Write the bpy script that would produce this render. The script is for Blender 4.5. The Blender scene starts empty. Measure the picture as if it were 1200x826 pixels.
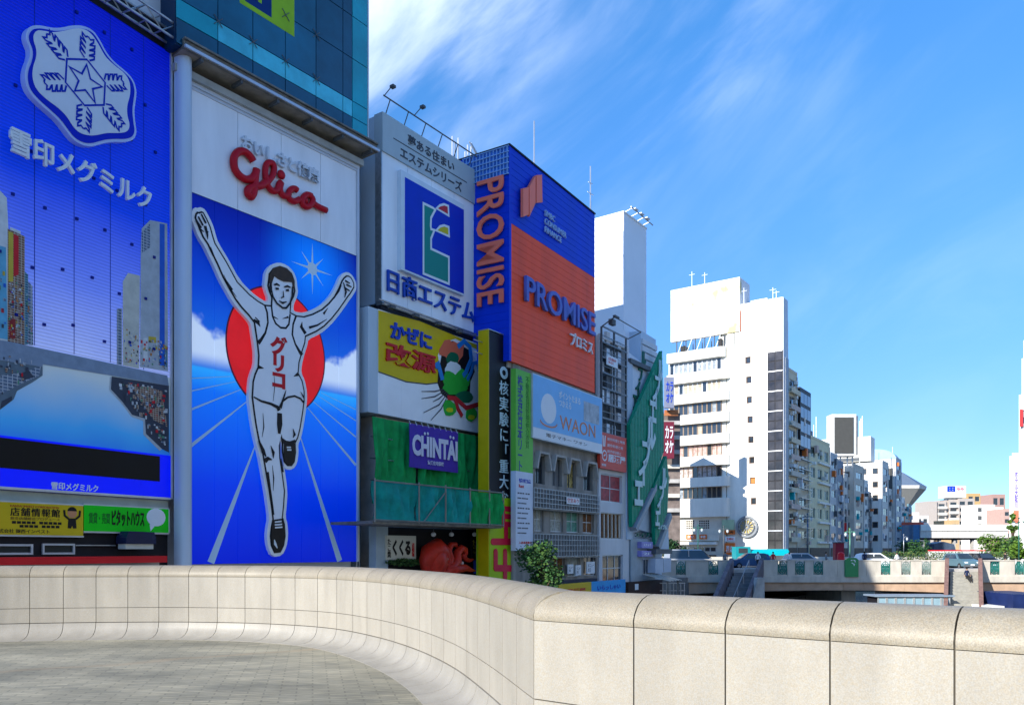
import bpy, bmesh, math, random
from mathutils import Vector, Matrix
from mathutils.geometry import tessellate_polygon
R_ = math.radians
random.seed(7)
SC = bpy.context.scene
COL = SC.collection

# ------------------------------------------------------------------ camera, sky, sun, exposure
CAMZ = 1.46; FPX = 937.0; HX = 600.0; HY = 643.0
cam = bpy.data.cameras.new('camera'); cam.sensor_width = 36; cam.lens = 36 * FPX / 1200
cam.shift_y = (HY - 413) / 1200; cam.clip_start = 0.1; cam.clip_end = 9000
cob = bpy.data.objects.new('camera', cam); COL.objects.link(cob)
cob.location = (0, 0, CAMZ); cob.rotation_euler = (R_(90), 0, 0); SC.camera = cob

SUN_DIR = Vector((-.73, -.68, 0)).normalized(); SUN_EL = R_(27)
SUN_AZ = math.atan2(SUN_DIR.x, SUN_DIR.y)
w = bpy.data.worlds.new("World"); SC.world = w; w.use_nodes = True
nt = w.node_tree; N = nt.nodes; L = nt.links
bg = N['Background']; bg.inputs[1].default_value = 0.125
sky = N.new('ShaderNodeTexSky'); sky.sky_type = 'NISHITA'; sky.sun_disc = False
sky.sun_elevation = SUN_EL; sky.sun_rotation = SUN_AZ % (2 * math.pi)
sky.air_density = 1.0; sky.dust_density = 0.0; sky.ozone_density = 5.0
tc = N.new('ShaderNodeTexCoord')
# thin cirrus: stretched noise on the sky sphere, mixed over the sky colour
mp = N.new('ShaderNodeMapping'); mp.vector_type = 'TEXTURE'; mp.inputs['Rotation'].default_value = (0, R_(-38), 0); mp.inputs['Scale'].default_value = (1.7, .55, .30)
n1 = N.new('ShaderNodeTexNoise'); n1.inputs['Scale'].default_value = 2.2; n1.inputs['Detail'].default_value = 9; n1.inputs['Roughness'].default_value = .57; n1.inputs['Distortion'].default_value = .5
n2 = N.new('ShaderNodeTexNoise'); n2.inputs['Scale'].default_value = 2.3; n2.inputs['Detail'].default_value = 3
r1 = N.new('ShaderNodeMapRange'); r1.interpolation_type = 'SMOOTHSTEP'; r1.inputs[1].default_value = .40; r1.inputs[2].default_value = .68
r2 = N.new('ShaderNodeMapRange'); r2.interpolation_type = 'SMOOTHSTEP'; r2.inputs[1].default_value = .36; r2.inputs[2].default_value = .66
# a bank of cirrus in one part of the sky (direction), thinning out from it
dt = N.new('ShaderNodeVectorMath'); dt.operation = 'DOT_PRODUCT'
dt.inputs[1].default_value = Vector((-.35, .42, .82)).normalized()
r3 = N.new('ShaderNodeMapRange'); r3.interpolation_type = 'SMOOTHSTEP'; r3.inputs[1].default_value = .55; r3.inputs[2].default_value = .97
ad = N.new('ShaderNodeMath'); ad.operation = 'MULTIPLY_ADD'; ad.inputs[1].default_value = 1.0; ad.inputs[2].default_value = .10
m1 = N.new('ShaderNodeMath'); m1.operation = 'MULTIPLY'; m2 = N.new('ShaderNodeMath'); m2.operation = 'MULTIPLY'; m3 = N.new('ShaderNodeMath'); m3.operation = 'MULTIPLY'; m3.inputs[1].default_value = .62; m3.use_clamp = True
mx = N.new('ShaderNodeMixRGB'); mx.inputs[2].default_value = (3.7, 3.95, 4.5, 1)
L.new(tc.outputs['Generated'], mp.inputs[0]); L.new(mp.outputs[0], n1.inputs[0]); L.new(tc.outputs['Generated'], n2.inputs[0])
L.new(n1.outputs[0], r1.inputs[0]); L.new(n2.outputs[0], r2.inputs[0]); L.new(tc.outputs['Generated'], dt.inputs[0]); L.new(dt.outputs['Value'], r3.inputs[0])
L.new(r3.outputs[0], ad.inputs[0]); L.new(r1.outputs[0], m1.inputs[0]); L.new(r2.outputs[0], m1.inputs[1]); L.new(m1.outputs[0], m2.inputs[0]); L.new(ad.outputs[0], m2.inputs[1]); L.new(m2.outputs[0], m3.inputs[0])
hs = N.new('ShaderNodeHueSaturation'); hs.inputs['Hue'].default_value = .5; hs.inputs['Saturation'].default_value = 1.0
tn = N.new('ShaderNodeMixRGB'); tn.blend_type = 'MULTIPLY'; tn.inputs[0].default_value = 1; 
sxyz = N.new('ShaderNodeSeparateXYZ'); L.new(tc.outputs['Generated'], sxyz.inputs[0]); trp = N.new('ShaderNodeValToRGB'); L.new(sxyz.outputs[2], trp.inputs[0]); L.new(trp.outputs[0], tn.inputs[2])
_e = trp.color_ramp.elements; _e[0].position = 0; _e[0].color = (.175, .228, .29, 1); _e[1].position = .62; _e[1].color = (.24, .49, .60, 1)
for _p, _c in ((.12, (.205, .25, .34)), (.3, (.235, .345, .45))): _k = _e.new(_p); _k.color = (*_c, 1)
L.new(sky.outputs[0], tn.inputs[1]); L.new(tn.outputs[0], hs.inputs['Color'])
L.new(m3.outputs[0], mx.inputs[0]); L.new(hs.outputs[0], mx.inputs[1]); L.new(mx.outputs[0], bg.inputs[0])
sl = bpy.data.lights.new('sun', 'SUN'); sl.energy = 2.0; sl.angle = R_(.5); sl.color = (1, .95, .86)
so = bpy.data.objects.new('sun', sl); COL.objects.link(so)
sv = Vector((SUN_DIR.x * math.cos(SUN_EL), SUN_DIR.y * math.cos(SUN_EL), math.sin(SUN_EL)))
so.rotation_euler = sv.to_track_quat('Z', 'Y').to_euler(); so.location = sv * 60
SC.view_settings.view_transform = 'Standard'; SC.view_settings.look = 'None'; SC.view_settings.gamma = 1
SC.view_settings.use_curve_mapping = False; SC.view_settings.exposure = 2.1

# ------------------------------------------------------------------ materials
_M = {}
def mk(name, col, rough=.65, metal=0., var=.10, scale=1.2, bump=0., emit=None, streak=0., spec=.18, coat=0.):
    if name in _M: return _M[name]
    m = bpy.data.materials.new(name); m.use_nodes = True; t = m.node_tree; n = t.nodes; l = t.links
    b = n['Principled BSDF']; b.inputs['Roughness'].default_value = rough; b.inputs['Metallic'].default_value = metal
    b.inputs['Specular IOR Level'].default_value = spec; b.inputs['Coat Weight'].default_value = coat
    tcn = n.new('ShaderNodeTexCoord'); c = (*col, 1)
    if var > 0 or bump > 0:
        g = n.new('ShaderNodeNewGeometry')
        ns = n.new('ShaderNodeTexNoise'); ns.inputs['Scale'].default_value = scale; ns.inputs['Detail'].default_value = 6; ns.inputs['Roughness'].default_value = .6
        mpn = n.new('ShaderNodeMapping'); l.new(g.outputs['Position'], mpn.inputs[0]); l.new(mpn.outputs[0], ns.inputs[0])
        if streak: mpn.inputs['Scale'].default_value = (1, 1, streak)
        mr = n.new('ShaderNodeMapRange'); mr.inputs[1].default_value = .3; mr.inputs[2].default_value = .7
        mr.inputs[3].default_value = 1 - var * 1.4; mr.inputs[4].default_value = 1 + var * .7
        l.new(ns.outputs[0], mr.inputs[0])
        mu = n.new('ShaderNodeVectorMath'); mu.operation = 'SCALE'; mu.inputs[0].default_value = col; l.new(mr.outputs[0], mu.inputs['Scale'])
        l.new(mu.outputs[0], b.inputs['Base Color'])
        if bump:
            bp = n.new('ShaderNodeBump'); bp.inputs['Strength'].default_value = bump; bp.inputs['Distance'].default_value = .02
            l.new(ns.outputs[0], bp.inputs['Height']); l.new(bp.outputs[0], b.inputs['Normal'])
        rr = n.new('ShaderNodeMapRange'); rr.inputs[3].default_value = max(.02, rough - .08); rr.inputs[4].default_value = min(1, rough + .1)
        l.new(ns.outputs[0], rr.inputs[0]); l.new(rr.outputs[0], b.inputs['Roughness'])
    else: b.inputs['Base Color'].default_value = c
    if emit: b.inputs['Emission Color'].default_value = (*emit[:3], 1); b.inputs['Emission Strength'].default_value = emit[3]
    _M[name] = m; return m

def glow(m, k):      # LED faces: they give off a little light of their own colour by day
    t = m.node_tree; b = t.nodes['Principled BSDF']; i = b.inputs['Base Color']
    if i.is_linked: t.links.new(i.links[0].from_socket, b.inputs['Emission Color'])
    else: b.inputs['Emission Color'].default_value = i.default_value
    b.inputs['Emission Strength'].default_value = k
def nodes_of(m): return m.node_tree.nodes, m.node_tree.links, m.node_tree.nodes['Principled BSDF']

# ------------------------------------------------------------------ frames: a vertical plane placed in the world
class Fr:
    def __init__(s, x, y, vp=None, d=None):
        if d is None: d = ((vp - HX), FPX)
        k = math.hypot(*d); s.ux, s.uy = d[0] / k, d[1] / k; s.x, s.y = x, y
        s.M = Matrix(((s.ux, -s.uy, 0, x), (s.uy, s.ux, 0, y), (0, 0, 1, 0), (0, 0, 0, 1)))
        s.wx, s.wy = s.uy, -s.ux
    def xy(s, u, w=0): return (s.x + s.ux * u + s.wx * w, s.y + s.uy * u + s.wy * w)
    def U(s, px, w=0):
        a = (px - HX) / FPX; x0 = s.x + s.wx * w; y0 = s.y + s.wy * w
        return (a * y0 - x0) / (s.ux - a * s.uy)
    def Z(s, px, py, w=0):
        u = s.U(px, w); y = s.xy(u, w)[1]; return CAMZ + (HY - py) * y / FPX
    def uz(s, px, py, w=0): return (s.U(px, w), s.Z(px, py, w))
    def rect(s, R, w=0):
        xl, xr, yt, yb = R
        return s.U(xl, w), s.U(xr, w), s.Z(xl, yb, w), s.Z(xl, yt, w)
    def side(s, u, w=0):            # frame of the face that looks along -u (towards the viewer), running outwards
        x, y = s.xy(u, w); return Fr(x, y, d=(s.wx, s.wy))
    def sub(s, u, w=0):
        x, y = s.xy(u, w); return Fr(x, y, d=(s.ux, s.uy))
WF = Fr(0, 0, d=(1, 0))             # world frame: local = world

ORG = {}; FRM = {}
def thing(name, label, cat, fr=WF, u=0, w=0, z=0, group=None):
    o = bpy.data.objects.new(name, None); COL.objects.link(o); o.empty_display_size = .3
    o.matrix_world = fr.M @ Matrix.Translation((u, -w, z))
    ORG[o.name] = Vector((u, -w, z)); FRM[o.name] = fr
    o['label'] = label; o['category'] = cat
    if group: o['group'] = group
    return o
def tag(o, label, cat, group=None):
    o['label'] = label; o['category'] = cat
    if group: o['group'] = group
    return o
def kids(o): return [c for c in o.children]
def copy_tree(o, parent=None):
    c = o.copy(); COL.objects.link(c)
    if parent is not None: c.parent = parent; c.matrix_parent_inverse = o.matrix_parent_inverse.copy()
    for ch in o.children: copy_tree(ch, c)
    return c

class MB:
    """collects faces in frame coordinates (u, -w, z); build() makes one mesh object"""
    def __init__(s): s.v = []; s.f = []; s.mi = []; s.m = 0; s.sm = []; s.smooth = False
    def face(s, pts):
        b = len(s.v); s.v += [tuple(p) for p in pts]; s.f.append(tuple(range(b, b + len(pts)))); s.mi.append(s.m); s.sm.append(s.smooth)
    def faces(s, vs, fs):
        b = len(s.v); s.v += [tuple(p) for p in vs]
        for f in fs: s.f.append(tuple(i + b for i in f)); s.mi.append(s.m); s.sm.append(s.smooth)
    def box(s, u0, u1, w0, w1, z0, z1):      # w0 back .. w1 front (outwards)
        y0, y1 = -w1, -w0
        v = [(u0, y0, z0), (u1, y0, z0), (u1, y1, z0), (u0, y1, z0), (u0, y0, z1), (u1, y0, z1), (u1, y1, z1), (u0, y1, z1)]
        s.faces(v, [(0, 1, 5, 4), (1, 2, 6, 5), (2, 3, 7, 6), (3, 0, 4, 7), (4, 5, 6, 7), (3, 2, 1, 0)])
        return s
    def prism(s, pts, w0, w1, caps=True):          # pts (u,z)
        n = len(pts); A = sum(pts[i][0] * pts[(i + 1) % n][1] - pts[(i + 1) % n][0] * pts[i][1] for i in range(n))
        if A < 0: pts = pts[::-1]
        tri = tessellate_polygon([[Vector((p[0], p[1], 0)) for p in pts]])
        vs = [(p[0], -w1, p[1]) for p in pts] + [(p[0], -w0, p[1]) for p in pts]
        fs = []
        for t in tri:
            a, b, c = t
            ar = (pts[b][0] - pts[a][0]) * (pts[c][1] - pts[a][1]) - (pts[c][0] - pts[a][0]) * (pts[b][1] - pts[a][1])
            if abs(ar) < 1e-12: continue
            if ar < 0: a, c = c, a
            fs.append((a, b, c)); fs.append((c + n, b + n, a + n))
        for i in range(n):
            j = (i + 1) % n; fs.append((i, i + n, j + n, j))
        s.faces(vs, fs); return s
    def tube(s, p, q, r, n=6, r2=None, cap=True):
        p = Vector(p); q = Vector(q); d = q - p
        if d.length < 1e-6: return s
        r2 = r if r2 is None else r2
        z = d.normalized(); x = z.orthogonal().normalized(); y = z.cross(x)
        vs = []
        for c, rr in ((p, r), (q, r2)):
            for i in range(n):
                a = 2 * math.pi * i / n; vs.append(c + x * math.cos(a) * rr + y * math.sin(a) * rr)
        fs = [(i, (i + 1) % n, (i + 1) % n + n, i + n) for i in range(n)]
        if cap: fs += [tuple(range(n))[::-1], tuple(range(n, 2 * n))]
        s.faces(vs, fs); return s
    def bar(s, a, b, r, n=4): # a,b in (u,w,z)
        return s.tube((a[0], -a[1], a[2]), (b[0], -b[1], b[2]), r, n)
    def path(s, pts, rad, n=8):    # swept tube through points; rad number or list
        P = [Vector(p) for p in pts]; m = len(P)
        rad = rad if isinstance(rad, (list, tuple)) else [rad] * m
        prev = None; vs = []
        for i in range(m):
            t = (P[min(i + 1, m - 1)] - P[max(i - 1, 0)]).normalized()
            x = t.orthogonal().normalized() if prev is None else (prev - t * prev.dot(t)).normalized()
            prev = x; y = t.cross(x)
            for k in range(n):
                a = 2 * math.pi * k / n; vs.append(P[i] + (x * math.cos(a) + y * math.sin(a)) * rad[i])
        fs = [(i * n + k, i * n + (k + 1) % n, (i + 1) * n + (k + 1) % n, (i + 1) * n + k) for i in range(m - 1) for k in range(n)]
        fs += [tuple(range(n))[::-1], tuple(range((m - 1) * n, m * n))]
        s.faces(vs, fs); return s
    def ball(s, c, rx, ry=None, rz=None, n=10, m=6):
        ry = rx if ry is None else ry; rz = rx if rz is None else rz; c = Vector(c)
        vs = [c + Vector((0, 0, -rz))]
        for j in range(1, m):
            t = -math.pi / 2 + math.pi * j / m
            for i in range(n):
                a = 2 * math.pi * i / n; vs.append(c + Vector((rx * math.cos(t) * math.cos(a), ry * math.cos(t) * math.sin(a), rz * math.sin(t))))
        vs.append(c + Vector((0, 0, rz)))
        fs = [(0, 1 + (i + 1) % n, 1 + i) for i in range(n)]
        for j in range(m - 2):
            for i in range(n):
                a = 1 + j * n; fs.append((a + i, a + (i + 1) % n, a + n + (i + 1) % n, a + n + i))
        T = len(vs) - 1; a = 1 + (m - 2) * n
        fs += [(a + i, a + (i + 1) % n, T) for i in range(n)]
        s.faces(vs, fs); return s
    def ribbon(s, pts, hw, w, closed=False, thick=0):      # flat stroke in the (u,z) plane
        n = len(pts); hw = hw if isinstance(hw, (list, tuple)) else [hw] * n
        Lp, Rp = [], []
        for i in range(n):
            a = pts[(i - 1) % n] if (closed or i > 0) else pts[i]; b = pts[(i + 1) % n] if (closed or i < n - 1) else pts[i]
            c = pts[i]
            d1 = Vector((c[0] - a[0], c[1] - a[1])); d2 = Vector((b[0] - c[0], b[1] - c[1]))
            if d1.length < 1e-9: d1 = d2
            if d2.length < 1e-9: d2 = d1
            d1.normalize(); d2.normalize(); t = (d1 + d2)
            if t.length < .3: t = d1
            t.normalize(); nn = Vector((-t.y, t.x)); k = 1 / max(.5, nn.dot(Vector((-d1.y, d1.x))))
            Lp.append((c[0] + nn.x * hw[i] * k, c[1] + nn.y * hw[i] * k)); Rp.append((c[0] - nn.x * hw[i] * k, c[1] - nn.y * hw[i] * k))
        m = n if closed else n - 1
        for i in range(m):
            j = (i + 1) % n
            q = [Rp[i], Rp[j], Lp[j], Lp[i]]
            if thick: s.prism(q, w - thick, w)
            else: s.face([(p[0], -w, p[1]) for p in q])
        return s
    def build(s, name, mats, root=None, parent=None, kind=None):
        me = bpy.data.meshes.new(name); o0 = Vector((0, 0, 0))
        if root is not None: o0 = ORG[root.name]
        me.from_pydata([(v[0] - o0.x, v[1] - o0.y, v[2] - o0.z) for v in s.v], [], s.f)
        mats = mats if isinstance(mats, (list, tuple)) else [mats]
        for m in mats: me.materials.append(m)
        me.polygons.foreach_set('material_index', s.mi); me.polygons.foreach_set('use_smooth', s.sm); me.update()
        ob = bpy.data.objects.new(name, me); COL.objects.link(ob)
        if parent is not None: ob.parent = parent
        elif root is not None: ob.parent = root
        if kind: ob['kind'] = kind
        return ob
def offset_poly(pts, d):
    n = len(pts); A = sum(pts[i][0] * pts[(i + 1) % n][1] - pts[(i + 1) % n][0] * pts[i][1] for i in range(n)); sg = 1 if A > 0 else -1
    out = []
    for i in range(n):
        a, c, b = Vector(pts[i - 1]), Vector(pts[i]), Vector(pts[(i + 1) % n])
        t1 = (c - a).normalized(); t2 = (b - c).normalized(); t = t1 + t2
        if t.length < .4: t = t1
        t.normalize(); nn = Vector((t.y, -t.x)) * sg; k = 1 / max(.6, abs(nn.dot(Vector((t1.y, -t1.x)))))
        out.append((c.x + nn.x * d * k, c.y + nn.y * d * k))
    return out
def smooth_poly(pts, it=1):
    for _ in range(it):
        o = []
        for i in range(len(pts)):
            a = pts[i]; b = pts[(i + 1) % len(pts)]
            o.append((a[0] * .75 + b[0] * .25, a[1] * .75 + b[1] * .25)); o.append((a[0] * .25 + b[0] * .75, a[1] * .25 + b[1] * .75))
        pts = o
    return pts
def PX(fr, L_, w=0): return [fr.uz(a, b, w) for a, b in L_]

# ------------------------------------------------------------------ lettering: built as real letters with depth
def text(root, body, fr, R, w, mat, depth=.02, bold=0., rot=0, name='lettering', spacing=1., line=1., align='LEFT', box=None, parent=None, res=3, shear=0):
    cu = bpy.data.curves.new('lettering', 'FONT'); cu.body = body; cu.size = 1; cu.offset = bold; cu.resolution_u = res
    cu.space_character = spacing; cu.space_line = line; cu.align_x = align; cu.extrude = .5; cu.fill_mode = 'BOTH'; cu.shear = shear
    ob = bpy.data.objects.new('lettering', cu); COL.objects.link(ob)
    dg = bpy.context.evaluated_depsgraph_get(); dg.update()
    me = bpy.data.meshes.new_from_object(ob.evaluated_get(dg)); bpy.data.objects.remove(ob); bpy.data.curves.remove(cu)
    vs = [v.co.copy() for v in me.vertices]
    if not vs: return None
    if rot == -90: vs = [Vector((v.y, -v.x, v.z)) for v in vs]
    if rot == 90: vs = [Vector((-v.y, v.x, v.z)) for v in vs]
    x0 = min(v.x for v in vs); x1 = max(v.x for v in vs); y0 = min(v.y for v in vs); y1 = max(v.y for v in vs)
    u0, u1, z0, z1 = box if box else fr.rect(R, w)
    o0 = ORG[root.name]
    for i, v in enumerate(vs):
        uu = u0 + (v.x - x0) / max(1e-6, x1 - x0) * (u1 - u0); zz = z0 + (v.y - y0) / max(1e-6, y1 - y0) * (z1 - z0)
        me.vertices[i].co = (uu - o0.x, -(w + (v.z + .5) * depth) - o0.y, zz - o0.z)
    me.materials.clear(); me.materials.append(mat); me.update()
    o = bpy.data.objects.new(name, me); COL.objects.link(o); o.parent = parent or root
    return o
def vtext(root, body, *a, **k): return text(root, '\n'.join(body), *a, line=k.pop('line', .88), align=k.pop('align', 'CENTER'), **k)

# ------------------------------------------------------------------ walls with openings, windows
def wall(root, fr, u0, u1, z0, z1, w1, thick, openings, mat, name='wall', w_back=None, parent=None):
    mb = MB(); zs = sorted({z0, z1, *[round(c, 4) for o in openings for c in (o[2], o[3]) if z0 < c < z1]})
    rows = []
    for a, b in zip(zs, zs[1:]):
        mid = (a + b) / 2; cuts = sorted((o[0], o[1]) for o in openings if o[2] < mid < o[3])
        x = u0; segs = []
        for c0, c1 in cuts:
            if c0 > x + .001: segs.append((x, min(c0, u1)))
            x = max(x, c1)
        if x < u1 - .001: segs.append((x, u1))
        rows.append((a, b, segs))
    for a, b, segs in rows:
        for s0, s1 in segs: mb.box(s0, s1, w1 - thick, w1, a, b)
    return mb.build(name, mat, root, parent=parent)
_WC = {}
def window(root, fr, u0, u1, z0, z1, w, glass, frame, nx=2, nz=1, fw=.05, d=.06, name='window', parent=None, sill=False):
    key = (round(u1 - u0, 2), round(z1 - z0, 2), glass.name, frame.name, nx, nz, fw, d, sill)
    if key not in _WC:
        mb = MB(); W, H = u1 - u0, z1 - z0
        mb.m = 1; mb.box(0, W, -.02, 0, 0, H); mb.m = 0
        mb.box(0, W, 0, d, 0, fw); mb.box(0, W, 0, d, H - fw, H); mb.box(0, fw, 0, d, fw, H - fw); mb.box(W - fw, W, 0, d, fw, H - fw)
        for i in range(1, nx): mb.box(W * i / nx - fw * .35, W * i / nx + fw * .35, 0, d * .8, fw, H - fw)
        for i in range(1, nz): mb.box(fw, W - fw, 0, d * .7, H * i / nz - fw * .35, H * i / nz + fw * .35)
        if sill: mb.box(-.05, W + .05, 0, d + .12, -.06, 0)
        o = mb.build(name, [frame, glass]); _WC[key] = o.data
        first = o
    else:
        first = bpy.data.objects.new(name, _WC[key]); COL.objects.link(first)
    o0 = ORG[root.name]; first.location = (u0 - o0.x, -w - o0.y, z0 - o0.z); first.parent = parent or root
    return first
def piece(root, name, mats, *boxes, parent=None):
    mb = MB()
    for b in boxes:
        if len(b) == 7: mb.m = b[6]
        mb.box(*b[:6])
    return mb.build(name, mats, root, parent=parent)

# ------------------------------------------------------------------ palette
white = mk('white_painted_panel', (.74, .76, .80), .45, var=.05, scale=.5)
white2 = mk('white_wall', (.78, .77, .72), .6, var=.16, scale=.6, streak=.25)
greyw = mk('grey_painted_panel', (.42, .45, .47), .5, var=.08)
pgrey = mk('pale_grey_cladding', (.62, .64, .67), .5, var=.10, scale=.5, streak=.3)
dgrey = mk('dark_grey_metal', (.10, .11, .12), .5, var=.2)
black = mk('black_paint', (.012, .012, .015), .5, var=.2)
steel = mk('galvanised_steel', (.42, .44, .46), .38, .75, var=.2, scale=4)
alum = mk('aluminium_frame', (.55, .57, .60), .4, .5, var=.1)
brownst = mk('weathered_steel', (.20, .185, .16), .6, .1, var=.3, scale=2)
glassd = mk('dark_window_glass', (.03, .04, .05), .06, 0, var=.3, scale=.8, spec=.9)
glassb = mk('blue_curtain_glass', (.004, .105, .19), .05, 0, var=.35, scale=.35, spec=.8)
glassn = mk('navy_curtain_glass', (.003, .065, .125), .05, 0, var=.35, scale=.35, spec=.8)
glasst = mk('teal_sunlight_glass', (.005, .34, .42), .06, 0, var=.2, scale=.4, spec=.8)
glassc = mk('cyan_reflection_glass', (.07, .52, .64), .08, 0, var=.25, scale=.7, spec=.8)
stain = mk('stained_concrete', (.30, .285, .26), .8, var=.28, scale=1.1, bump=.2, streak=.35)
concr = mk('pale_concrete', (.46, .44, .41), .8, var=.18, scale=1.4, bump=.15)
cream = mk('cream_tile', (.62, .58, .50), .6, var=.12, scale=.6)
red = mk('signal_red', (.62, .015, .02), .4, var=.06)
# ------------------------------------------------------------------ granite and paving
def granite(name, base, lo=.78):
    m = mk(name, base, .52, var=0, spec=.4); n, l, b = nodes_of(m)
    g = n.new('ShaderNodeNewGeometry'); a = n.new('ShaderNodeTexNoise'); a.inputs['Scale'].default_value = 150; a.inputs['Detail'].default_value = 3
    c = n.new('ShaderNodeTexNoise'); c.inputs['Scale'].default_value = 2.0; c.inputs['Detail'].default_value = 5
    v = n.new('ShaderNodeTexVoronoi'); v.inputs['Scale'].default_value = 95
    for q in (a, v): l.new(g.outputs['Position'], q.inputs['Vector'])
    mpz = n.new('ShaderNodeMapping'); mpz.inputs['Scale'].default_value = (2.2, 2.2, .55); l.new(g.outputs['Position'], mpz.inputs[0]); l.new(mpz.outputs[0], c.inputs['Vector'])
    oi = n.new('ShaderNodeObjectInfo')
    r1 = n.new('ShaderNodeMapRange'); r1.inputs[1].default_value = .36; r1.inputs[2].default_value = .62; r1.inputs[3].default_value = lo; r1.inputs[4].default_value = 1.08
    r2 = n.new('ShaderNodeMapRange'); r2.inputs[1].default_value = .3; r2.inputs[2].default_value = .7; r2.inputs[3].default_value = .86; r2.inputs[4].default_value = 1.06
    r3 = n.new('ShaderNodeMapRange'); r3.inputs[3].default_value = .95; r3.inputs[4].default_value = 1.03
    l.new(a.outputs[0], r1.inputs[0]); l.new(c.outputs[0], r2.inputs[0]); l.new(oi.outputs['Random'], r3.inputs[0])
    x = n.new('ShaderNodeMath'); x.operation = 'MULTIPLY'; y = n.new('ShaderNodeMath'); y.operation = 'MULTIPLY'
    l.new(r1.outputs[0], x.inputs[0]); l.new(r2.outputs[0], x.inputs[1]); l.new(x.outputs[0], y.inputs[0]); l.new(r3.outputs[0], y.inputs[1])
    mixc = n.new('ShaderNodeMixRGB'); mixc.inputs[1].default_value = (*base, 1); mixc.inputs[2].default_value = (base[0] * .98, base[1] * .9, base[2] * .78, 1)
    l.new(v.outputs['Color'], mixc.inputs[0])
    s = n.new('ShaderNodeVectorMath'); s.operation = 'SCALE'; l.new(mixc.outputs[0], s.inputs[0]); l.new(y.outputs[0], s.inputs['Scale']); l.new(s.outputs[0], b.inputs['Base Color'])
    bp = n.new('ShaderNodeBump'); bp.inputs['Strength'].default_value = .12; bp.inputs['Distance'].default_value = .002; l.new(a.outputs[0], bp.inputs['Height']); l.new(bp.outputs[0], b.inputs['Normal'])
    return m
gran_p = granite('pale_granite_panel', (.31, .295, .262), .90)
gran_c = granite('speckled_granite_coping', (.27, .245, .195), .74)
gran_v = granite('granite_cove', (.275, .265, .24), .90)
mortar = mk('dark_joint_mortar', (.10, .088, .07), .9, var=.2)

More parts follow.
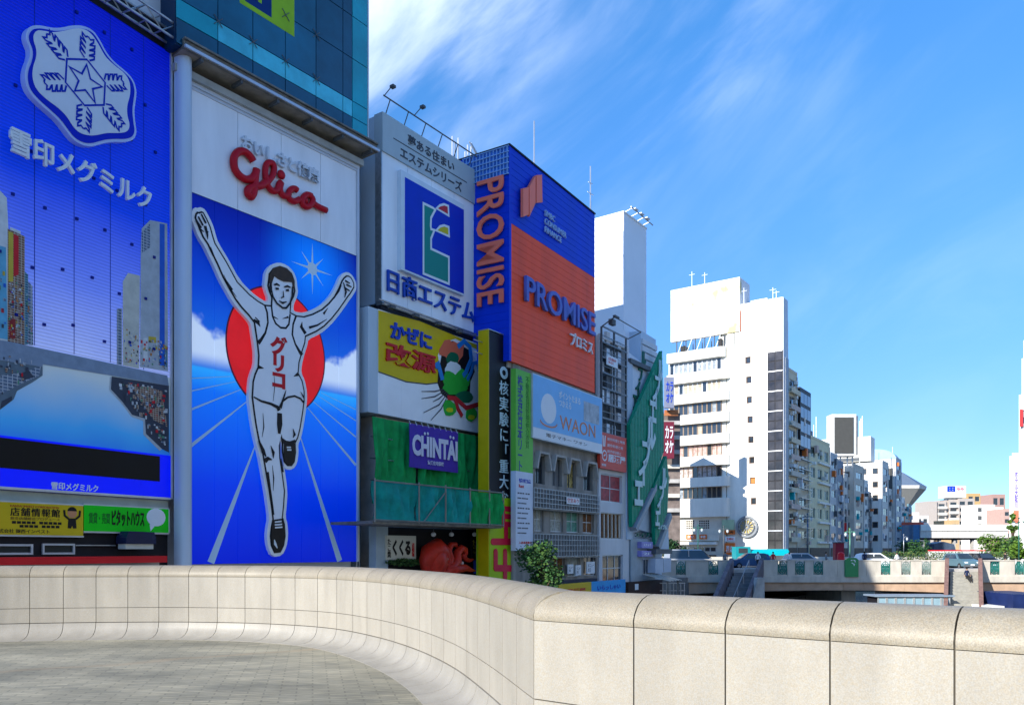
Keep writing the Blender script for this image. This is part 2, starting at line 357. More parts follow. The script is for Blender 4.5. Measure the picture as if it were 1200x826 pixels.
pave = mk('bridge_paving', (.2, .2, .19), .62, var=0)
def _p():
    n, l, b = nodes_of(pave)
    g = n.new('ShaderNodeNewGeometry')
    def ns(sc, det, scale, rot=0):
        mpp = n.new('ShaderNodeMapping'); mpp.inputs['Scale'].default_value = scale; mpp.inputs['Rotation'].default_value = (0, 0, rot)
        a = n.new('ShaderNodeTexNoise'); a.inputs['Scale'].default_value = sc; a.inputs['Detail'].default_value = det; a.inputs['Roughness'].default_value = .65
        l.new(g.outputs['Position'], mpp.inputs[0]); l.new(mpp.outputs[0], a.inputs[0]); return a
    a = ns(7, 8, (.55, 3.2, 1), R_(-14)); c = ns(.42, 4, (1, 1.6, 1), .2); d = ns(60, 3, (.4, 1.8, 1), R_(-14))
    br = n.new('ShaderNodeTexBrick'); br.inputs['Scale'].default_value = 5.0; br.inputs['Mortar Size'].default_value = .045; br.inputs['Color1'].default_value = (1.08, 1.06, 1.0, 1); br.inputs['Color2'].default_value = (.80, .81, .80, 1); br.inputs['Mortar'].default_value = (.62, .62, .60, 1)
    br.inputs['Row Height'].default_value = .5; br.inputs['Brick Width'].default_value = 1.6
    mpb = n.new('ShaderNodeMapping'); mpb.inputs['Rotation'].default_value = (0, 0, R_(-14)); l.new(g.outputs['Position'], mpb.inputs[0]); l.new(mpb.outputs[0], br.inputs[0])
    rp = n.new('ShaderNodeValToRGB'); e = rp.color_ramp.elements; e[0].position = .33; e[0].color = (.165, .158, .125, 1); e[1].position = .68; e[1].color = (.36, .33, .25, 1)
    l.new(c.outputs[0], rp.inputs[0])
    r1 = n.new('ShaderNodeMapRange'); r1.inputs[1].default_value = .28; r1.inputs[2].default_value = .72; r1.inputs[3].default_value = .70; r1.inputs[4].default_value = 1.26; l.new(a.outputs[0], r1.inputs[0])
    r2 = n.new('ShaderNodeMapRange'); r2.inputs[1].default_value = .3; r2.inputs[2].default_value = .7; r2.inputs[3].default_value = .9; r2.inputs[4].default_value = 1.1; l.new(d.outputs[0], r2.inputs[0])
    m1 = n.new('ShaderNodeMath'); m1.operation = 'MULTIPLY'; l.new(r1.outputs[0], m1.inputs[0]); l.new(r2.outputs[0], m1.inputs[1])
    s = n.new('ShaderNodeVectorMath'); s.operation = 'SCALE'; l.new(rp.outputs[0], s.inputs[0]); l.new(m1.outputs[0], s.inputs['Scale'])
    mm = n.new('ShaderNodeMixRGB'); mm.blend_type = 'MULTIPLY'; mm.inputs[0].default_value = .9; l.new(s.outputs[0], mm.inputs[1]); l.new(br.outputs[0], mm.inputs[2])
    # a rust-brown run of old dirt across the floor, from (-7.5, 8.4) to (-2.5, 12)
    sx = n.new('ShaderNodeVectorMath'); sx.operation = 'DOT_PRODUCT'; k = Vector((-3.6, 5.0, 0)).normalized(); sx.inputs[1].default_value = k
    l.new(g.outputs['Position'], sx.inputs[0])
    off = k.dot(Vector((-7.2, 8.6, 0)))
    q = n.new('ShaderNodeMath'); q.operation = 'SUBTRACT'; q.inputs[1].default_value = off; l.new(sx.outputs['Value'], q.inputs[0])
    q2 = n.new('ShaderNodeMath'); q2.operation = 'ADD'; cc = n.new('ShaderNodeMath'); cc.operation = 'MULTIPLY_ADD'; cc.inputs[1].default_value = .9; cc.inputs[2].default_value = -.45; l.new(c.outputs[0], cc.inputs[0]); l.new(q.outputs[0], q2.inputs[0]); l.new(cc.outputs[0], q2.inputs[1])
    ab = n.new('ShaderNodeMath'); ab.operation = 'ABSOLUTE'; l.new(q2.outputs[0], ab.inputs[0])
    rr = n.new('ShaderNodeMapRange'); rr.interpolation_type = 'SMOOTHSTEP'; rr.inputs[1].default_value = .02; rr.inputs[2].default_value = .16; rr.inputs[3].default_value = .42; rr.inputs[4].default_value = 0; l.new(ab.outputs[0], rr.inputs[0])
    mr = n.new('ShaderNodeMixRGB'); mr.inputs[2].default_value = (.27, .20, .125, 1); l.new(rr.outputs[0], mr.inputs[0]); l.new(mm.outputs[0], mr.inputs[1]); l.new(mr.outputs[0], b.inputs['Base Color'])
    bp = n.new('ShaderNodeBump'); bp.inputs['Strength'].default_value = .35; bp.inputs['Distance'].default_value = .01; l.new(br.outputs['Fac'], bp.inputs['Height']); bp.invert = True; l.new(bp.outputs[0], b.inputs['Normal'])
_p()

# ------------------------------------------------------------------ frames along the south bank (left of the picture)
FG = Fr(-13.55, 33.6, 1303)             # running-man sign plane, u = 0 at its left edge
x, y = FG.xy(FG.U(199.5)); FS = Fr(x, y, 1100)     # snow sign plane, u = 0 at its RIGHT edge
x, y = FG.xy(FG.U(447)); FE = Fr(x, y, 1255)       # estate sign
x, y = FE.xy(FE.U(555) + .15); _n = (FE.wx, FE.wy)
_a = (597 - HX) / FPX; _t = (_a * y - x) / (_n[0] - _a * _n[1]); FP = Fr(x + _n[0] * _t, y + _n[1] * _t, 1180); PROT = _t
x, y = FP.xy(FP.U(700) + .3); FF = Fr(x, y, 1225)   # frame building
x, y = FF.xy(FF.U(737)); FA = Fr(x, y, 1225)        # green sign building

# ------------------------------------------------------------------ the setting
def struct(o): o['kind'] = 'structure'; return o
GZ = -1.3; WZ = -5.2; PZ = -3.7
bd = Vector((.56, .828))                 # river direction
bn = Vector((.828, -.56))
def bankpt(u, wv): p = Vector((-13.55, 33.6)) + bd * u + bn * wv; return (p.x, p.y)
asph = mk('road_asphalt', (.055, .055, .058), .85, var=.2, scale=2, bump=.2)
gmat = mk('city_ground', (.20, .195, .185), .85, var=.2, scale=.3)
mb = MB()
def slab(pts, z0, z1, mat, name):
    m = MB(); n = len(pts); A = sum(pts[i][0] * pts[(i + 1) % n][1] - pts[(i + 1) % n][0] * pts[i][1] for i in range(n))
    if A < 0: pts = pts[::-1]
    m.face([(p[0], p[1], z1) for p in pts])
    for i in range(n):
        a, b = pts[i], pts[(i + 1) % n]; m.face([(a[0], a[1], z0), (b[0], b[1], z0), (b[0], b[1], z1), (a[0], a[1], z1)])
    return struct(m.build(name, mat))
embank = mk('river_embankment_stone', (.16, .15, .13), .85, var=.25, scale=.8, bump=.2)
slab([bankpt(-60, .6), bankpt(4000, .6), bankpt(4000, -2500), bankpt(-60, -2500)], WZ - 2, GZ, gmat, 'ground_south_bank')
slab([bankpt(-60, 38), bankpt(4000, 38), bankpt(4000, 4000), bankpt(-60, 4000)], WZ - 2, GZ, gmat, 'ground_north_bank')
slab([bankpt(-60, .62), bankpt(80, .62), bankpt(80, 7), bankpt(-60, 7)], WZ - 2, PZ, concr, 'riverside_promenade')
wat = mk('river_water', (.012, .035, .03), .08, var=.3, scale=.5, bump=.35, spec=.6)
m = MB(); a, b, c, d = bankpt(-70, -2), bankpt(4000, -2), bankpt(4000, 42), bankpt(-70, 42)
m.face([(a[0], a[1], WZ), (d[0], d[1], WZ), (c[0], c[1], WZ), (b[0], b[1], WZ)]); struct(m.build('river_water', wat))

# ------------------------------------------------------------------ foreground parapet of the bridge
ctrl = [(-11.6, 10.6), (-10.4, 11.75), (-9.3, 12.5), (-8.3, 12.92), (-7.3, 13.15), (-6.3, 13.27), (-5.3, 13.27), (-4.05, 13.0), (-2.85, 12.3), (-1.95, 11.15), (-1.2, 9.75), (-.62, 8.25), (-.2, 6.7), (.14, 5.18)]
def catmull(P, n=24):
    out = []
    P = [Vector(p) for p in P]; P = [P[0] * 2 - P[1]] + P + [P[-1] * 2 - P[-2]]
    for i in range(1, len(P) - 2):
        for k in range(n):
            t = k / n; a, b, c, d = P[i - 1:i + 3]
            out.append(.5 * ((2 * b) + (c - a) * t + (2 * a - 5 * b + 4 * c - d) * t * t + (3 * b - a - 3 * c + d) * t ** 3))
    out.append(P[-2]); return out
def arclen(pts):
    s = [0]
    for a, b in zip(pts, pts[1:]): s.append(s[-1] + (b - a).length)
    return s
CV = catmull(ctrl); CS = arclen(CV)
def curve_at(s, CV=CV, CS=CS):
    s = max(0, min(CS[-1], s)); import bisect
    i = min(len(CS) - 2, max(0, bisect.bisect(CS, s) - 1)); t = (s - CS[i]) / (CS[i + 1] - CS[i]); p = CV[i].lerp(CV[i + 1], t)
    j0, j1 = max(0, i - 3), min(len(CV) - 1, i + 4); tn = (CV[j1] - CV[j0]).normalized(); return p, tn
# profile: (inward offset towards the viewer's side, z)
cop = [(0, 1.0), (.004, 1.03), (-.012, 1.075), (-.045, 1.12), (-.095, 1.155), (-.16, 1.178), (-.23, 1.185), (-.32, 1.178), (-.40, 1.15), (-.455, 1.10), (-.48, 1.03), (-.48, 1.0)]
cove = [(0.006, .243), (.02, .17), (.06, .10), (.13, .05), (.24, .018), (.42, .004), (.42, -.06), (-.1, -.06), (-.1, .243)]
def sweep_stone(prof, s0, s1, fn, steps=3, g=.0045):
    m = MB(); m.smooth = True; rows = []
    for k in range(steps + 1):
        s = s0 + g + (s1 - s0 - 2 * g) * k / steps; p, t = fn(s); nn = Vector((t.y, -t.x))      # towards the deck
        rows.append([(p.x + nn.x * o, p.y + nn.y * o, z) for o, z in prof])
    n = len(prof)
    for a, b in zip(rows, rows[1:]):
        for i in range(n):
            j = (i + 1) % n; m.smooth = (i < n - 2); m.face([a[i], b[i], b[j], a[j]])
    m.smooth = False
    m.face([rows[0][i] for i in range(n)]); m.face([rows[-1][i] for i in range(n)][::-1])
    return m
def sharp(ob, flat=False):
    me = ob.data; bm = bmesh.new(); bm.from_mesh(me); bmesh.ops.remove_doubles(bm, verts=bm.verts, dist=.0005)
    bmesh.ops.recalc_face_normals(bm, faces=bm.faces)
    for e in bm.edges:
        if len(e.link_faces) == 2 and e.calc_face_angle(0) > R_(35): e.smooth = False
    if flat:
        for f in bm.faces: f.smooth = False
    bm.to_mesh(me); bm.free(); return ob
par = thing('parapet_wall', 'curved pale granite bridge parapet in the foreground with rounded stone coping', 'wall', WF, .14, -5.18, 0)
PR0 = Vector((.14, 5.18)); PRD = (Vector((2.245, 3.50)) - PR0).normalized()
def right_at(s): return PR0 + PRD * s, PRD
def _column(s0, s1, fn, steps, straight):
    for nm, prof, mt in (('coping_stone', cop, gran_c), ('cove_stone', cove, gran_v)):
        if straight and nm == 'cove_stone': continue
        sharp(sweep_stone(prof, s0, s1, fn, steps).build(nm, mt, par))
    e = .004
    zz = [(.25, .49), (.49, 1.0)] if not straight else [(-.05, .49), (.49, 1.0)]
    for z0, z1 in zz:
        sharp(sweep_stone([(0, z0 + e), (0, z1 - e), (-.06, z1 - e), (-.06, z0 + e)], s0, s1, fn, steps).build('panel_stone', gran_p, par), True)
tot = CS[-1]; ncol = round(tot / .505); 
for i in range(ncol): _column(tot * i / ncol, tot * (i + 1) / ncol, curve_at, 4, False)
ss = [0, .74, 1.31, 1.865, 2.42, 2.975, 3.53, 4.09, 4.64, 5.2, 5.76]
for a, b in zip(ss, ss[1:]): _column(a, b, right_at, 1, True)
core = MB()
for fn, T, K in ((curve_at, tot, 60), (right_at, 5.76, 6)):
    rows = []
    for k in range(K + 1):
        p, t = fn(T * k / K); nn = Vector((t.y, -t.x)); rows.append([(p.x + nn.x * o, p.y + nn.y * o, z) for o, z in [(-.012, -.05), (-.012, 1.06), (-.10, 1.13), (-.2, 1.165), (-.34, 1.15), (-.46, 1.06), (-.46, -.6), (-.012, -.6)]])
    for a, b in zip(rows, rows[1:]):
        for i in range(8): core.face([a[i], b[i], b[(i + 1) % 8], a[(i + 1) % 8]])
core.build('mortar_core', mortar, par)
# deck: bounded by the parapet line
poly = [(p.x, p.y) for p in CV[::6]] + [(p.x, p.y) for p in [PR0 + PRD * 5.7]] + [(4.6, -9), (-14, -9), (-14, 8)]
slab([(x_ + 0, y_) for x_, y_ in poly], -.7, 0, pave, 'bridge_deck_paving')

# ------------------------------------------------------------------ snow-crest LED sign and its building
blue_led = mk('blue_sign_print', (0, .01, .62), .35, var=0)
def _b(m, stops, horizontal_lines=True, z0=0, z1=1, lines=.12):
    n, l, b = nodes_of(m); g = n.new('ShaderNodeNewGeometry'); sp = n.new('ShaderNodeSeparateXYZ'); l.new(g.outputs['Position'], sp.inputs[0])
    r = n.new('ShaderNodeMapRange'); r.inputs[1].default_value = z0; r.inputs[2].default_value = z1
    ns = n.new('ShaderNodeTexNoise'); ns.inputs['Scale'].default_value = .5; l.new(g.outputs['Position'], ns.inputs[0])
    ma = n.new('ShaderNodeMath'); ma.operation = 'MULTIPLY_ADD'; ma.inputs[1].default_value = .9; l.new(ns.outputs[0], ma.inputs[0]); l.new(sp.outputs[2], ma.inputs[2])
    l.new(ma.outputs[0], r.inputs[0])
    cr = n.new('ShaderNodeValToRGB'); e = cr.color_ramp.elements; e[0].position = stops[0][0]; e[0].color = (*stops[0][1], 1); e[1].position = stops[-1][0]; e[1].color = (*stops[-1][1], 1)
    for p, c in stops[1:-1]: k = e.new(p); k.color = (*c, 1)
    l.new(r.outputs[0], cr.inputs[0])
    out = cr.outputs[0]
    if horizontal_lines:
        wv = n.new('ShaderNodeMath'); wv.operation = 'MULTIPLY'; wv.inputs[1].default_value = 2 * math.pi / lines; l.new(sp.outputs[2], wv.inputs[0])
        si = n.new('ShaderNodeMath'); si.operation = 'SINE'; l.new(wv.outputs[0], si.inputs[0])
        mr = n.new('ShaderNodeMapRange'); mr.inputs[1].default_value = -1; mr.inputs[2].default_value = 1; mr.inputs[3].default_value = .80; mr.inputs[4].default_value = 1.05; l.new(si.outputs[0], mr.inputs[0])
        s = n.new('ShaderNodeVectorMath'); s.operation = 'SCALE'; l.new(out, s.inputs[0]); l.new(mr.outputs[0], s.inputs['Scale']); out = s.outputs[0]
        bp = n.new('ShaderNodeBump'); bp.inputs['Distance'].default_value = .03; bp.inputs['Strength'].default_value = .4; l.new(si.outputs[0], bp.inputs['Height']); l.new(bp.outputs[0], b.inputs['Normal'])
    l.new(out, b.inputs['Base Color'])
ZB, ZT = FS.Z(199, 583), FS.Z(199, 62)
_b(blue_led, [(0, (.30, .38, .68)), (.22, (.10, .17, .64)), (.48, (.002, .035, .55)), (1, (0, .006, .42))], True, FS.Z(199, 438), ZT, .125)
sky_led = mk('pale_blue_sign_print', (.3, .5, .7), .4, var=0)
_b(sky_led, [(0, (.0, .10, .62)), (.45, (.04, .30, .70)), (1, (.36, .47, .55))], False, FS.Z(199, 545), FS.Z(199, 448))
led_blue = mk('blue_sign_band', (0, .006, .60), .3, var=.04)
bl = thing('office_building', 'building under the blue snowflake sign, pale wall with a cream band above a dark shopfront', 'building', FS, 0, -.3, GZ)
uL = FS.U(-70)
piece(bl, 'wall', pgrey, (uL, .05, -11, -.35, GZ, ZT + 9))
piece(bl, 'wall_panel', mk('cream_wall_band', (.42, .45, .38), .6, var=.15), (uL, -.02, -.35, -.1, FS.Z(199, 626), ZB - .12))
dk = mk('dark_shopfront_and_shade', (.018, .017, .022), .5, var=.3)  # shopfront colour, also used to paint shade in gaps and recesses
piece(bl, 'shopfront', dk, (uL, -.02, -.35, -.14, GZ, FS.Z(199, 626.5)))
for xl, xr, yt, yb in ((-28, 38, 637, 650), (49, 87, 636.5, 649.5)):
    u0, u1, z0, z1 = FS.rect((xl, xr, yt, yb), -.1); window(bl, FS, u0, u1, z0, z1, -.13, mk('shop_transom_glass', (.02, .03, .03), .15), alum, nx=1, fw=.07, d=.08)
# red awning with arched white fascia
aw = thing('shop_awning', 'red and grey shop awning with rounded tiles just above the parapet at left', 'awning', FS, -.3, .3, FS.Z(190, 662))
u0, u1, z0, z1 = FS.rect((-40, 195, 651, 660), .5); z1 = FS.Z(195, 651, .5)
piece(aw, 'fascia', red, (uL, u1, -.13, .55, z1 - .26, z1))
tile = mk('grey_awning_tile', (.30, .36, .37), .4, var=.3, scale=6)
for k in range(14):
    m = MB(); uc = u1 - .85 - k * .46; m.prism([(uc + .2 * math.cos(a), z1 - .62 + .2 * math.sin(a)) for a in [math.pi * i / 7 for i in range(8)]], .2, .52); m.build('awning_tile', red if k == 8 else tile, aw)
piece(aw, 'back_board', mk('pale_awning_board', (.5, .53, .5), .5), (uL, u1 - .1, -.1, .2, z1 - 1.6, z1 - .262))
# floodlight box on the shopfront
fl = thing('floodlight', 'dark blue boxy floodlight on a white bracket over the dark shopfront', 'lamp', FS, FS.U(165), .2, FS.Z(165, 645))
u0, u1, z0, z1 = FS.rect((148, 183, 622, 640), .6)
m = MB(); m.prism([(u0 + .12, z1), (u1 - .08, z1 - .02), (u1, z1 - .25), (u1, z0 + .1), (u0, z0 + .1), (u0, z1 - .25)], 0, .6); m.build('housing', mk('navy_lamp_housing', (.015, .02, .06), .25), fl)
piece(fl, 'lens', mk('lamp_lens', (.55, .55, .5), .3), (u0 + .05, u1 - .05, .05, .5, z0 - .1, z0 + .098)); piece(fl, 'bracket', steel, (u0 - 1.6, u0, -.1, -.02, z0 + .02, z0 + .06))

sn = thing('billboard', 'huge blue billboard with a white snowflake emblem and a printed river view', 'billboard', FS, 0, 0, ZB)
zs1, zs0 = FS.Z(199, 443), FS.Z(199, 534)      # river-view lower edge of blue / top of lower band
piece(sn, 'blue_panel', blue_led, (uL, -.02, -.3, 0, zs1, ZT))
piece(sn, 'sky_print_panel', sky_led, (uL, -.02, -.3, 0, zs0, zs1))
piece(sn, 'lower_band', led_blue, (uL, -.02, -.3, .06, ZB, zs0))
zz1, zz0 = FS.Z(186, 534.5, .06), FS.Z(186, 564, .06)
piece(sn, 'ticker_screen', mk('black_led_screen', (.004, .004, .005), .35, var=.2), (uL, FS.U(187, .06), .062, .08, zz0, zz1))
piece(sn, 'edge_trim', alum, (-.03, .05, -.32, .09, ZB - .05, ZT + .05)); piece(sn, 'bottom_trim', alum, (uL, -.03, -.3, .085, ZB - .09, ZB - .002))
wsign = mk('white_sign_letter', (.72, .76, .80), .4, var=.03)
text(sn, '雪印メグミルク', FS, (60, 115, 564, 573), .06, wsign, .02, .025)
# studs over the blue louvres
rng = random.Random(3); _sd = None; _nv = mk('navy_stud', (0, .01, .22), .4)
for i in range(44):
    r_, c_ = divmod(i, 6); uu = -.75 - c_ * 1.12 - (r_ % 2) * .5 + rng.uniform(-.1, .1); z_ = zs1 + 1.0 + r_ * 1.95 + rng.uniform(-.2, .2)
    if z_ > ZT - .6: continue
    if _sd is None: m = MB(); m.box(-.05, .05, 0, .07, -.05, .05); _sd = m.build('stud', _nv); o = _sd
    else: o = bpy.data.objects.new('stud', _sd.data); COL.objects.link(o)
    o.parent = sn; o.location = (uu - ORG[sn.name].x, -ORG[sn.name].y, z_ - ORG[sn.name].z)
m = MB()
for k in range(5): uu = -1.25 - k * 1.45; m.box(uu - .012, uu + .012, .0, .006, zs1 + .1, ZT)
m.build('panel_joint', mk('blue_joint', (0, .02, .25), .5), sn)
# emblem
outer = [(110, 120), (128, 104), (165, 103), (205, 113), (245, 114), (290, 103), (335, 104), (375, 122), (402, 160), (430, 215), (462, 252), (510, 290), (540, 325), (552, 370), (546, 415), (541, 450), (546, 500), (552, 535), (540, 565), (505, 574), (460, 572), (420, 577), (375, 592), (335, 588), (295, 565), (265, 525), (235, 485), (190, 445), (145, 405), (112, 365), (99, 320), (102, 275), (119, 235), (122, 200), (106, 165), (103, 140)]
SC1 = 757 / 220
op = smooth_poly([(a / SC1, b / SC1) for a, b in outer], 2)
WE = .28
m = MB(); P0 = PX(FS, op, WE); m.prism(P0, .02, WE); m.build('emblem_rim', mk('pale_emblem_rim', (.45, .55, .85), .35, var=.03), sn)
m = MB(); m.prism(offset_poly(P0, -.10), WE + .001, WE + .02); m.build('emblem_blue', mk('emblem_blue', (0, .01, .5), .35, var=0), sn)
inner = [(150, 122), (180, 126), (210, 132), (250, 128), (300, 115), (340, 117), (372, 140), (400, 185), (425, 232), (465, 268), (505, 298), (525, 335), (525, 385), (512, 425), (512, 465), (524, 505), (515, 532), (480, 538), (430, 536), (395, 545), (360, 548), (322, 538), (295, 512), (270, 470), (235, 435), (185, 400), (145, 360), (130, 315), (133, 270), (146, 235), (148, 200), (135, 165), (135, 140)]
m = MB(); P1 = PX(FS, smooth_poly([(a / SC1, b / SC1) for a, b in inner], 2), WE + .03); m.prism(P1, WE + .021, WE + .035); m.build('emblem_face', mk('emblem_face', (.62, .68, .78), .4, var=.04), sn)
cu_, cz_ = FS.uz(343 / SC1, 335 / SC1, WE)
RR = abs(FS.uz(343 / SC1, 240 / SC1, WE)[1] - cz_)
m = MB(); ww = WE + .045; hexp = [(cu_ + RR * math.sin(R_(60 * k + 3)), cz_ + RR * math.cos(R_(60 * k + 3))) for k in range(6)]
m.ribbon(hexp, .034, ww, True)
for k in range(6):
    a = R_(60 * k + 3)
    def Q(r, t): return (cu_ + r * math.sin(a) + t * math.cos(a), cz_ + r * math.cos(a) - t * math.sin(a))
    r1_ = RR * 1.02; L1 = RR * 1.95; s_ = RR * .32
    pts = []
    for sg in (1, -1):
        side = []
        for j in range(4):
            rj = r1_ + (L1 - r1_) * (j / 4); rn = r1_ + (L1 - r1_) * ((j + .5) / 4)
            ww_ = s_ * (1.0 if j < 3 else .8)
            side += [Q(rj, sg * s_ * .35), Q(rj + s_ * .55, sg * ww_), Q(rj + s_ * .95, sg * ww_), Q(rn + s_ * .3, sg * s_ * .35)]
        side.append(Q(L1 + s_ * .2, 0)); pts.append(side)
    m.ribbon(pts[0], .032, ww + .001); m.ribbon(pts[1], .032, ww + .002)
st = []
for k in range(10):
    a = R_(36 * k + 3); r = RR * (.78 if k % 2 == 0 else .33); st.append((cu_ + r * math.sin(a), cz_ + r * math.cos(a)))
m.ribbon(st, .036, ww + .003, True)
m.build('emblem_lines', mk('emblem_line_blue', (0, .02, .42), .4, var=0), sn)
text(sn, '雪印メグミルク', FS, (10, 176, 147, 178), .22, wsign, .12, .022)
# printed river view: pieces of the picture, raised a few mm
def flat(root, fr, pts, w, mat, name, t=.004):
    m = MB(); m.prism(PX(fr, pts, w), w - t, w); return m.build(name, mat, root)
def winprint(name, c1, c2, sc):
    m = mk(name, c1, .5, var=0); n, l, b = nodes_of(m); g = n.new('ShaderNodeTexCoord'); mp_ = n.new('ShaderNodeMapping'); mp_.inputs['Rotation'].default_value = (R_(90), 0, 0)
    br = n.new('ShaderNodeTexBrick'); br.inputs['Scale'].default_value = sc; br.inputs['Color1'].default_value = (*c2, 1); br.inputs['Color2'].default_value = (*[q * .6 for q in c2], 1); br.inputs['Mortar'].default_value = (*c1, 1); br.inputs['Mortar Size'].default_value = .03; br.offset = 0; br.inputs['Brick Width'].default_value = .35
    l.new(g.outputs['Object'], mp_.inputs[0]); l.new(mp_.outputs[0], br.inputs[0]); l.new(br.outputs[0], b.inputs['Base Color']); return m
wp1 = winprint('printed_windows_grey', (.42, .46, .52), (.14, .2, .3), 2.2); wp2 = winprint('printed_windows_brown', (.45, .42, .36), (.25, .12, .08), 3); wp3 = winprint('printed_windows_teal', (.25, .45, .5), (.05, .15, .25), 3)
def pc(n, c, r=.5): return mk(n, c, r, var=.12, scale=3)
pw = pc('print_white', (.62, .66, .68)); py_ = pc('print_yellow', (.55, .42, .05)); pr = pc('print_red', (.60, .02, .03)); pb = pc('print_blue', (.02, .12, .6)); pdk = pc('print_dark', (.05, .06, .09)); pg = pc('print_bridge_grey', (.22, .29, .40)); plg = pc('print_light_grey', (.42, .47, .52)); pgn = pc('print_green', (.10, .28, .18)); por = pc('print_orange', (.5, .2, .05))
for pts, mt in [
    ([(-60, 215), (-5, 218), (8, 232), (11, 290), (11, 402), (-60, 388)], pw), ([(-60, 285), (0, 288), (7, 290), (9, 398), (-60, 386)], pc('print_sky_blue', (.12, .40, .60))), ([(0, 300), (3, 301), (4, 396), (0, 396)], pw),
    ([(9, 268), (29, 277), (29, 404), (9, 401)], wp2), ([(12, 266), (24, 271), (24, 300), (12, 300)], pw), ([(10, 271), (15.5, 273), (15.5, 330), (10, 330)], py_), ([(16, 274), (21.8, 277), (21.8, 322), (16, 324)], pr), ([(15.8, 330), (19, 331), (19, 395), (15.8, 395)], pb), ([(11, 372), (18, 374), (18, 397), (11, 396)], pc('print_dark_red', (.28, .03, .03))), ([(23, 300), (28, 302), (28, 392), (23, 390)], wp1),
    ([(29, 318), (33, 322), (33, 404), (29, 404)], wp3), ([(33.2, 330), (38, 335), (39, 405), (33.2, 404)], wp1), ([(30, 350), (35, 352), (35, 368), (30, 367)], pgn),
    ([(166, 268), (176, 258), (196, 262), (197, 435), (164, 430), (165, 300)], plg), ([(177, 260), (184, 261), (183, 425), (177, 424)], pc('print_mid_blue', (.03, .16, .62))), ([(187, 262), (193, 263), (193, 428), (187, 428)], pb), ([(166, 272), (176, 262), (176, 290), (166, 297)], wp1),
    ([(144, 330), (150, 320), (164, 323), (163, 432), (144, 428)], pc('print_cream', (.56, .56, .50))), ([(137, 362), (143, 361), (143, 428), (137, 427)], wp1), ([(152, 358), (159, 358), (159, 380), (152, 381)], pc('print_pink', (.55, .15, .14))), ([(153, 382), (160, 383), (160, 428), (153, 427)], wp2), ([(160, 385), (163, 385), (163, 400), (160, 400)], por), ([(174, 394), (183, 395), (183, 402), (174, 401)], py_), ([(176, 410), (182, 411), (182, 421), (176, 420)], pw), ([(168, 396), (173, 396), (173, 424), (168, 424)], pw), ([(186, 405), (196, 407), (196, 430), (186, 428)], wp3),
    ([(-60, 388), (15, 401), (38, 406), (90, 417), (196, 440), (198, 452), (130, 440), (50, 427), (50, 430), (-60, 412)], pg),
    ([(-60, 410), (0, 412), (50, 424), (50, 440), (38, 448), (20, 458), (16, 468), (0, 480), (-60, 500)], pc('print_boardwalk', (.12, .17, .22))), ([(-60, 425), (0, 440), (30, 436), (48, 428), (46, 440), (20, 452), (0, 462), (-60, 480)], wp1), ([(22, 438), (34, 434), (40, 442), (26, 446)], pdk), ([(2, 470), (14, 464), (14, 469), (0, 480)], pdk),
    ([(131, 441), (198, 452), (198, 530), (190, 526), (171, 508), (170, 490), (155, 486), (143, 470), (130, 456)], pdk), ([(129, 442), (133, 442), (132, 455), (146, 470), (158, 486), (171, 491), (171, 507), (190, 526), (187, 528), (168, 509), (168, 493), (154, 488), (142, 472), (128, 457)], plg), ([(150, 448), (190, 458), (196, 500), (180, 492), (165, 470)], wp2), ([(158, 452), (172, 456), (170, 470), (160, 466)], wp1), ([(180, 470), (190, 474), (192, 490), (184, 484)], pgn)]:
    flat(sn, FS, pts, .012 + .004 * rng.randint(0, 3) + .0005 * rng.random(), mt, 'print_piece')
# fine printed detail: patches of the city picture
dm_ = [pw, pdk, wp1, pb, por, pr, pgn, plg, py_, wp2]
def _inside(px_, py_2, poly):
    r_ = False
    for i in range(len(poly)):
        (x1, y1), (x2, y2) = poly[i], poly[i - 1]
        if (y1 > py_2) != (y2 > py_2) and px_ < (x2 - x1) * (py_2 - y1) / (y2 - y1) + x1: r_ = not r_
    return r_
for poly_, nn_, sw in (([(-60, 300), (8, 300), (8, 392), (-60, 380)], 60, 3.5), ([(10, 330), (28, 330), (28, 398), (10, 396)], 90, 2.2), ([(30, 345), (38, 345), (38, 400), (30, 400)], 40, 1.8), ([(145, 385), (163, 385), (163, 428), (145, 424)], 60, 2.2), ([(165, 398), (196, 400), (196, 432), (165, 427)], 80, 2.4), ([(-60, 412), (0, 414), (46, 426), (44, 436), (16, 452), (0, 470), (-60, 480)], 110, 3.6), ([(134, 446), (196, 456), (196, 524), (173, 506), (171, 490), (157, 484), (146, 468)], 150, 3.4)):
    m = MB(); xs_ = [p[0] for p in poly_]; ys_ = [p[1] for p in poly_]; q = 0; tr3 = 0
    pal = [0, 1, 1, 2, 3, 4, 5, 6, 7, 7, 8] if poly_[0][1] < 405 else [1, 1, 1, 7, 7, 2, 0, 6, 9, 9, 5]
    while q < nn_ and tr3 < 3000:
        tr3 += 1; xx = rng.uniform(min(xs_), max(xs_)); yy = rng.uniform(min(ys_), max(ys_))
        if not (_inside(xx, yy, poly_) and _inside(xx + sw * .6, yy, poly_)): continue
        q += 1; w1 = rng.uniform(.3, 1) * sw; h1 = rng.uniform(.3, 1.3) * sw; m.m = rng.choice(pal); ww_ = .032 + q * .00015
        a_, b_ = FS.uz(xx, yy + h1 * .5, ww_), FS.uz(min(xx + w1, 196.5), yy - h1 * .5, ww_)
        m.face([(a_[0], -ww_, a_[1]), (b_[0], -ww_, a_[1]), (b_[0], -ww_, b_[1]), (a_[0], -ww_, b_[1])])
    m.build('print_detail', dm_, sn, kind='stuff')
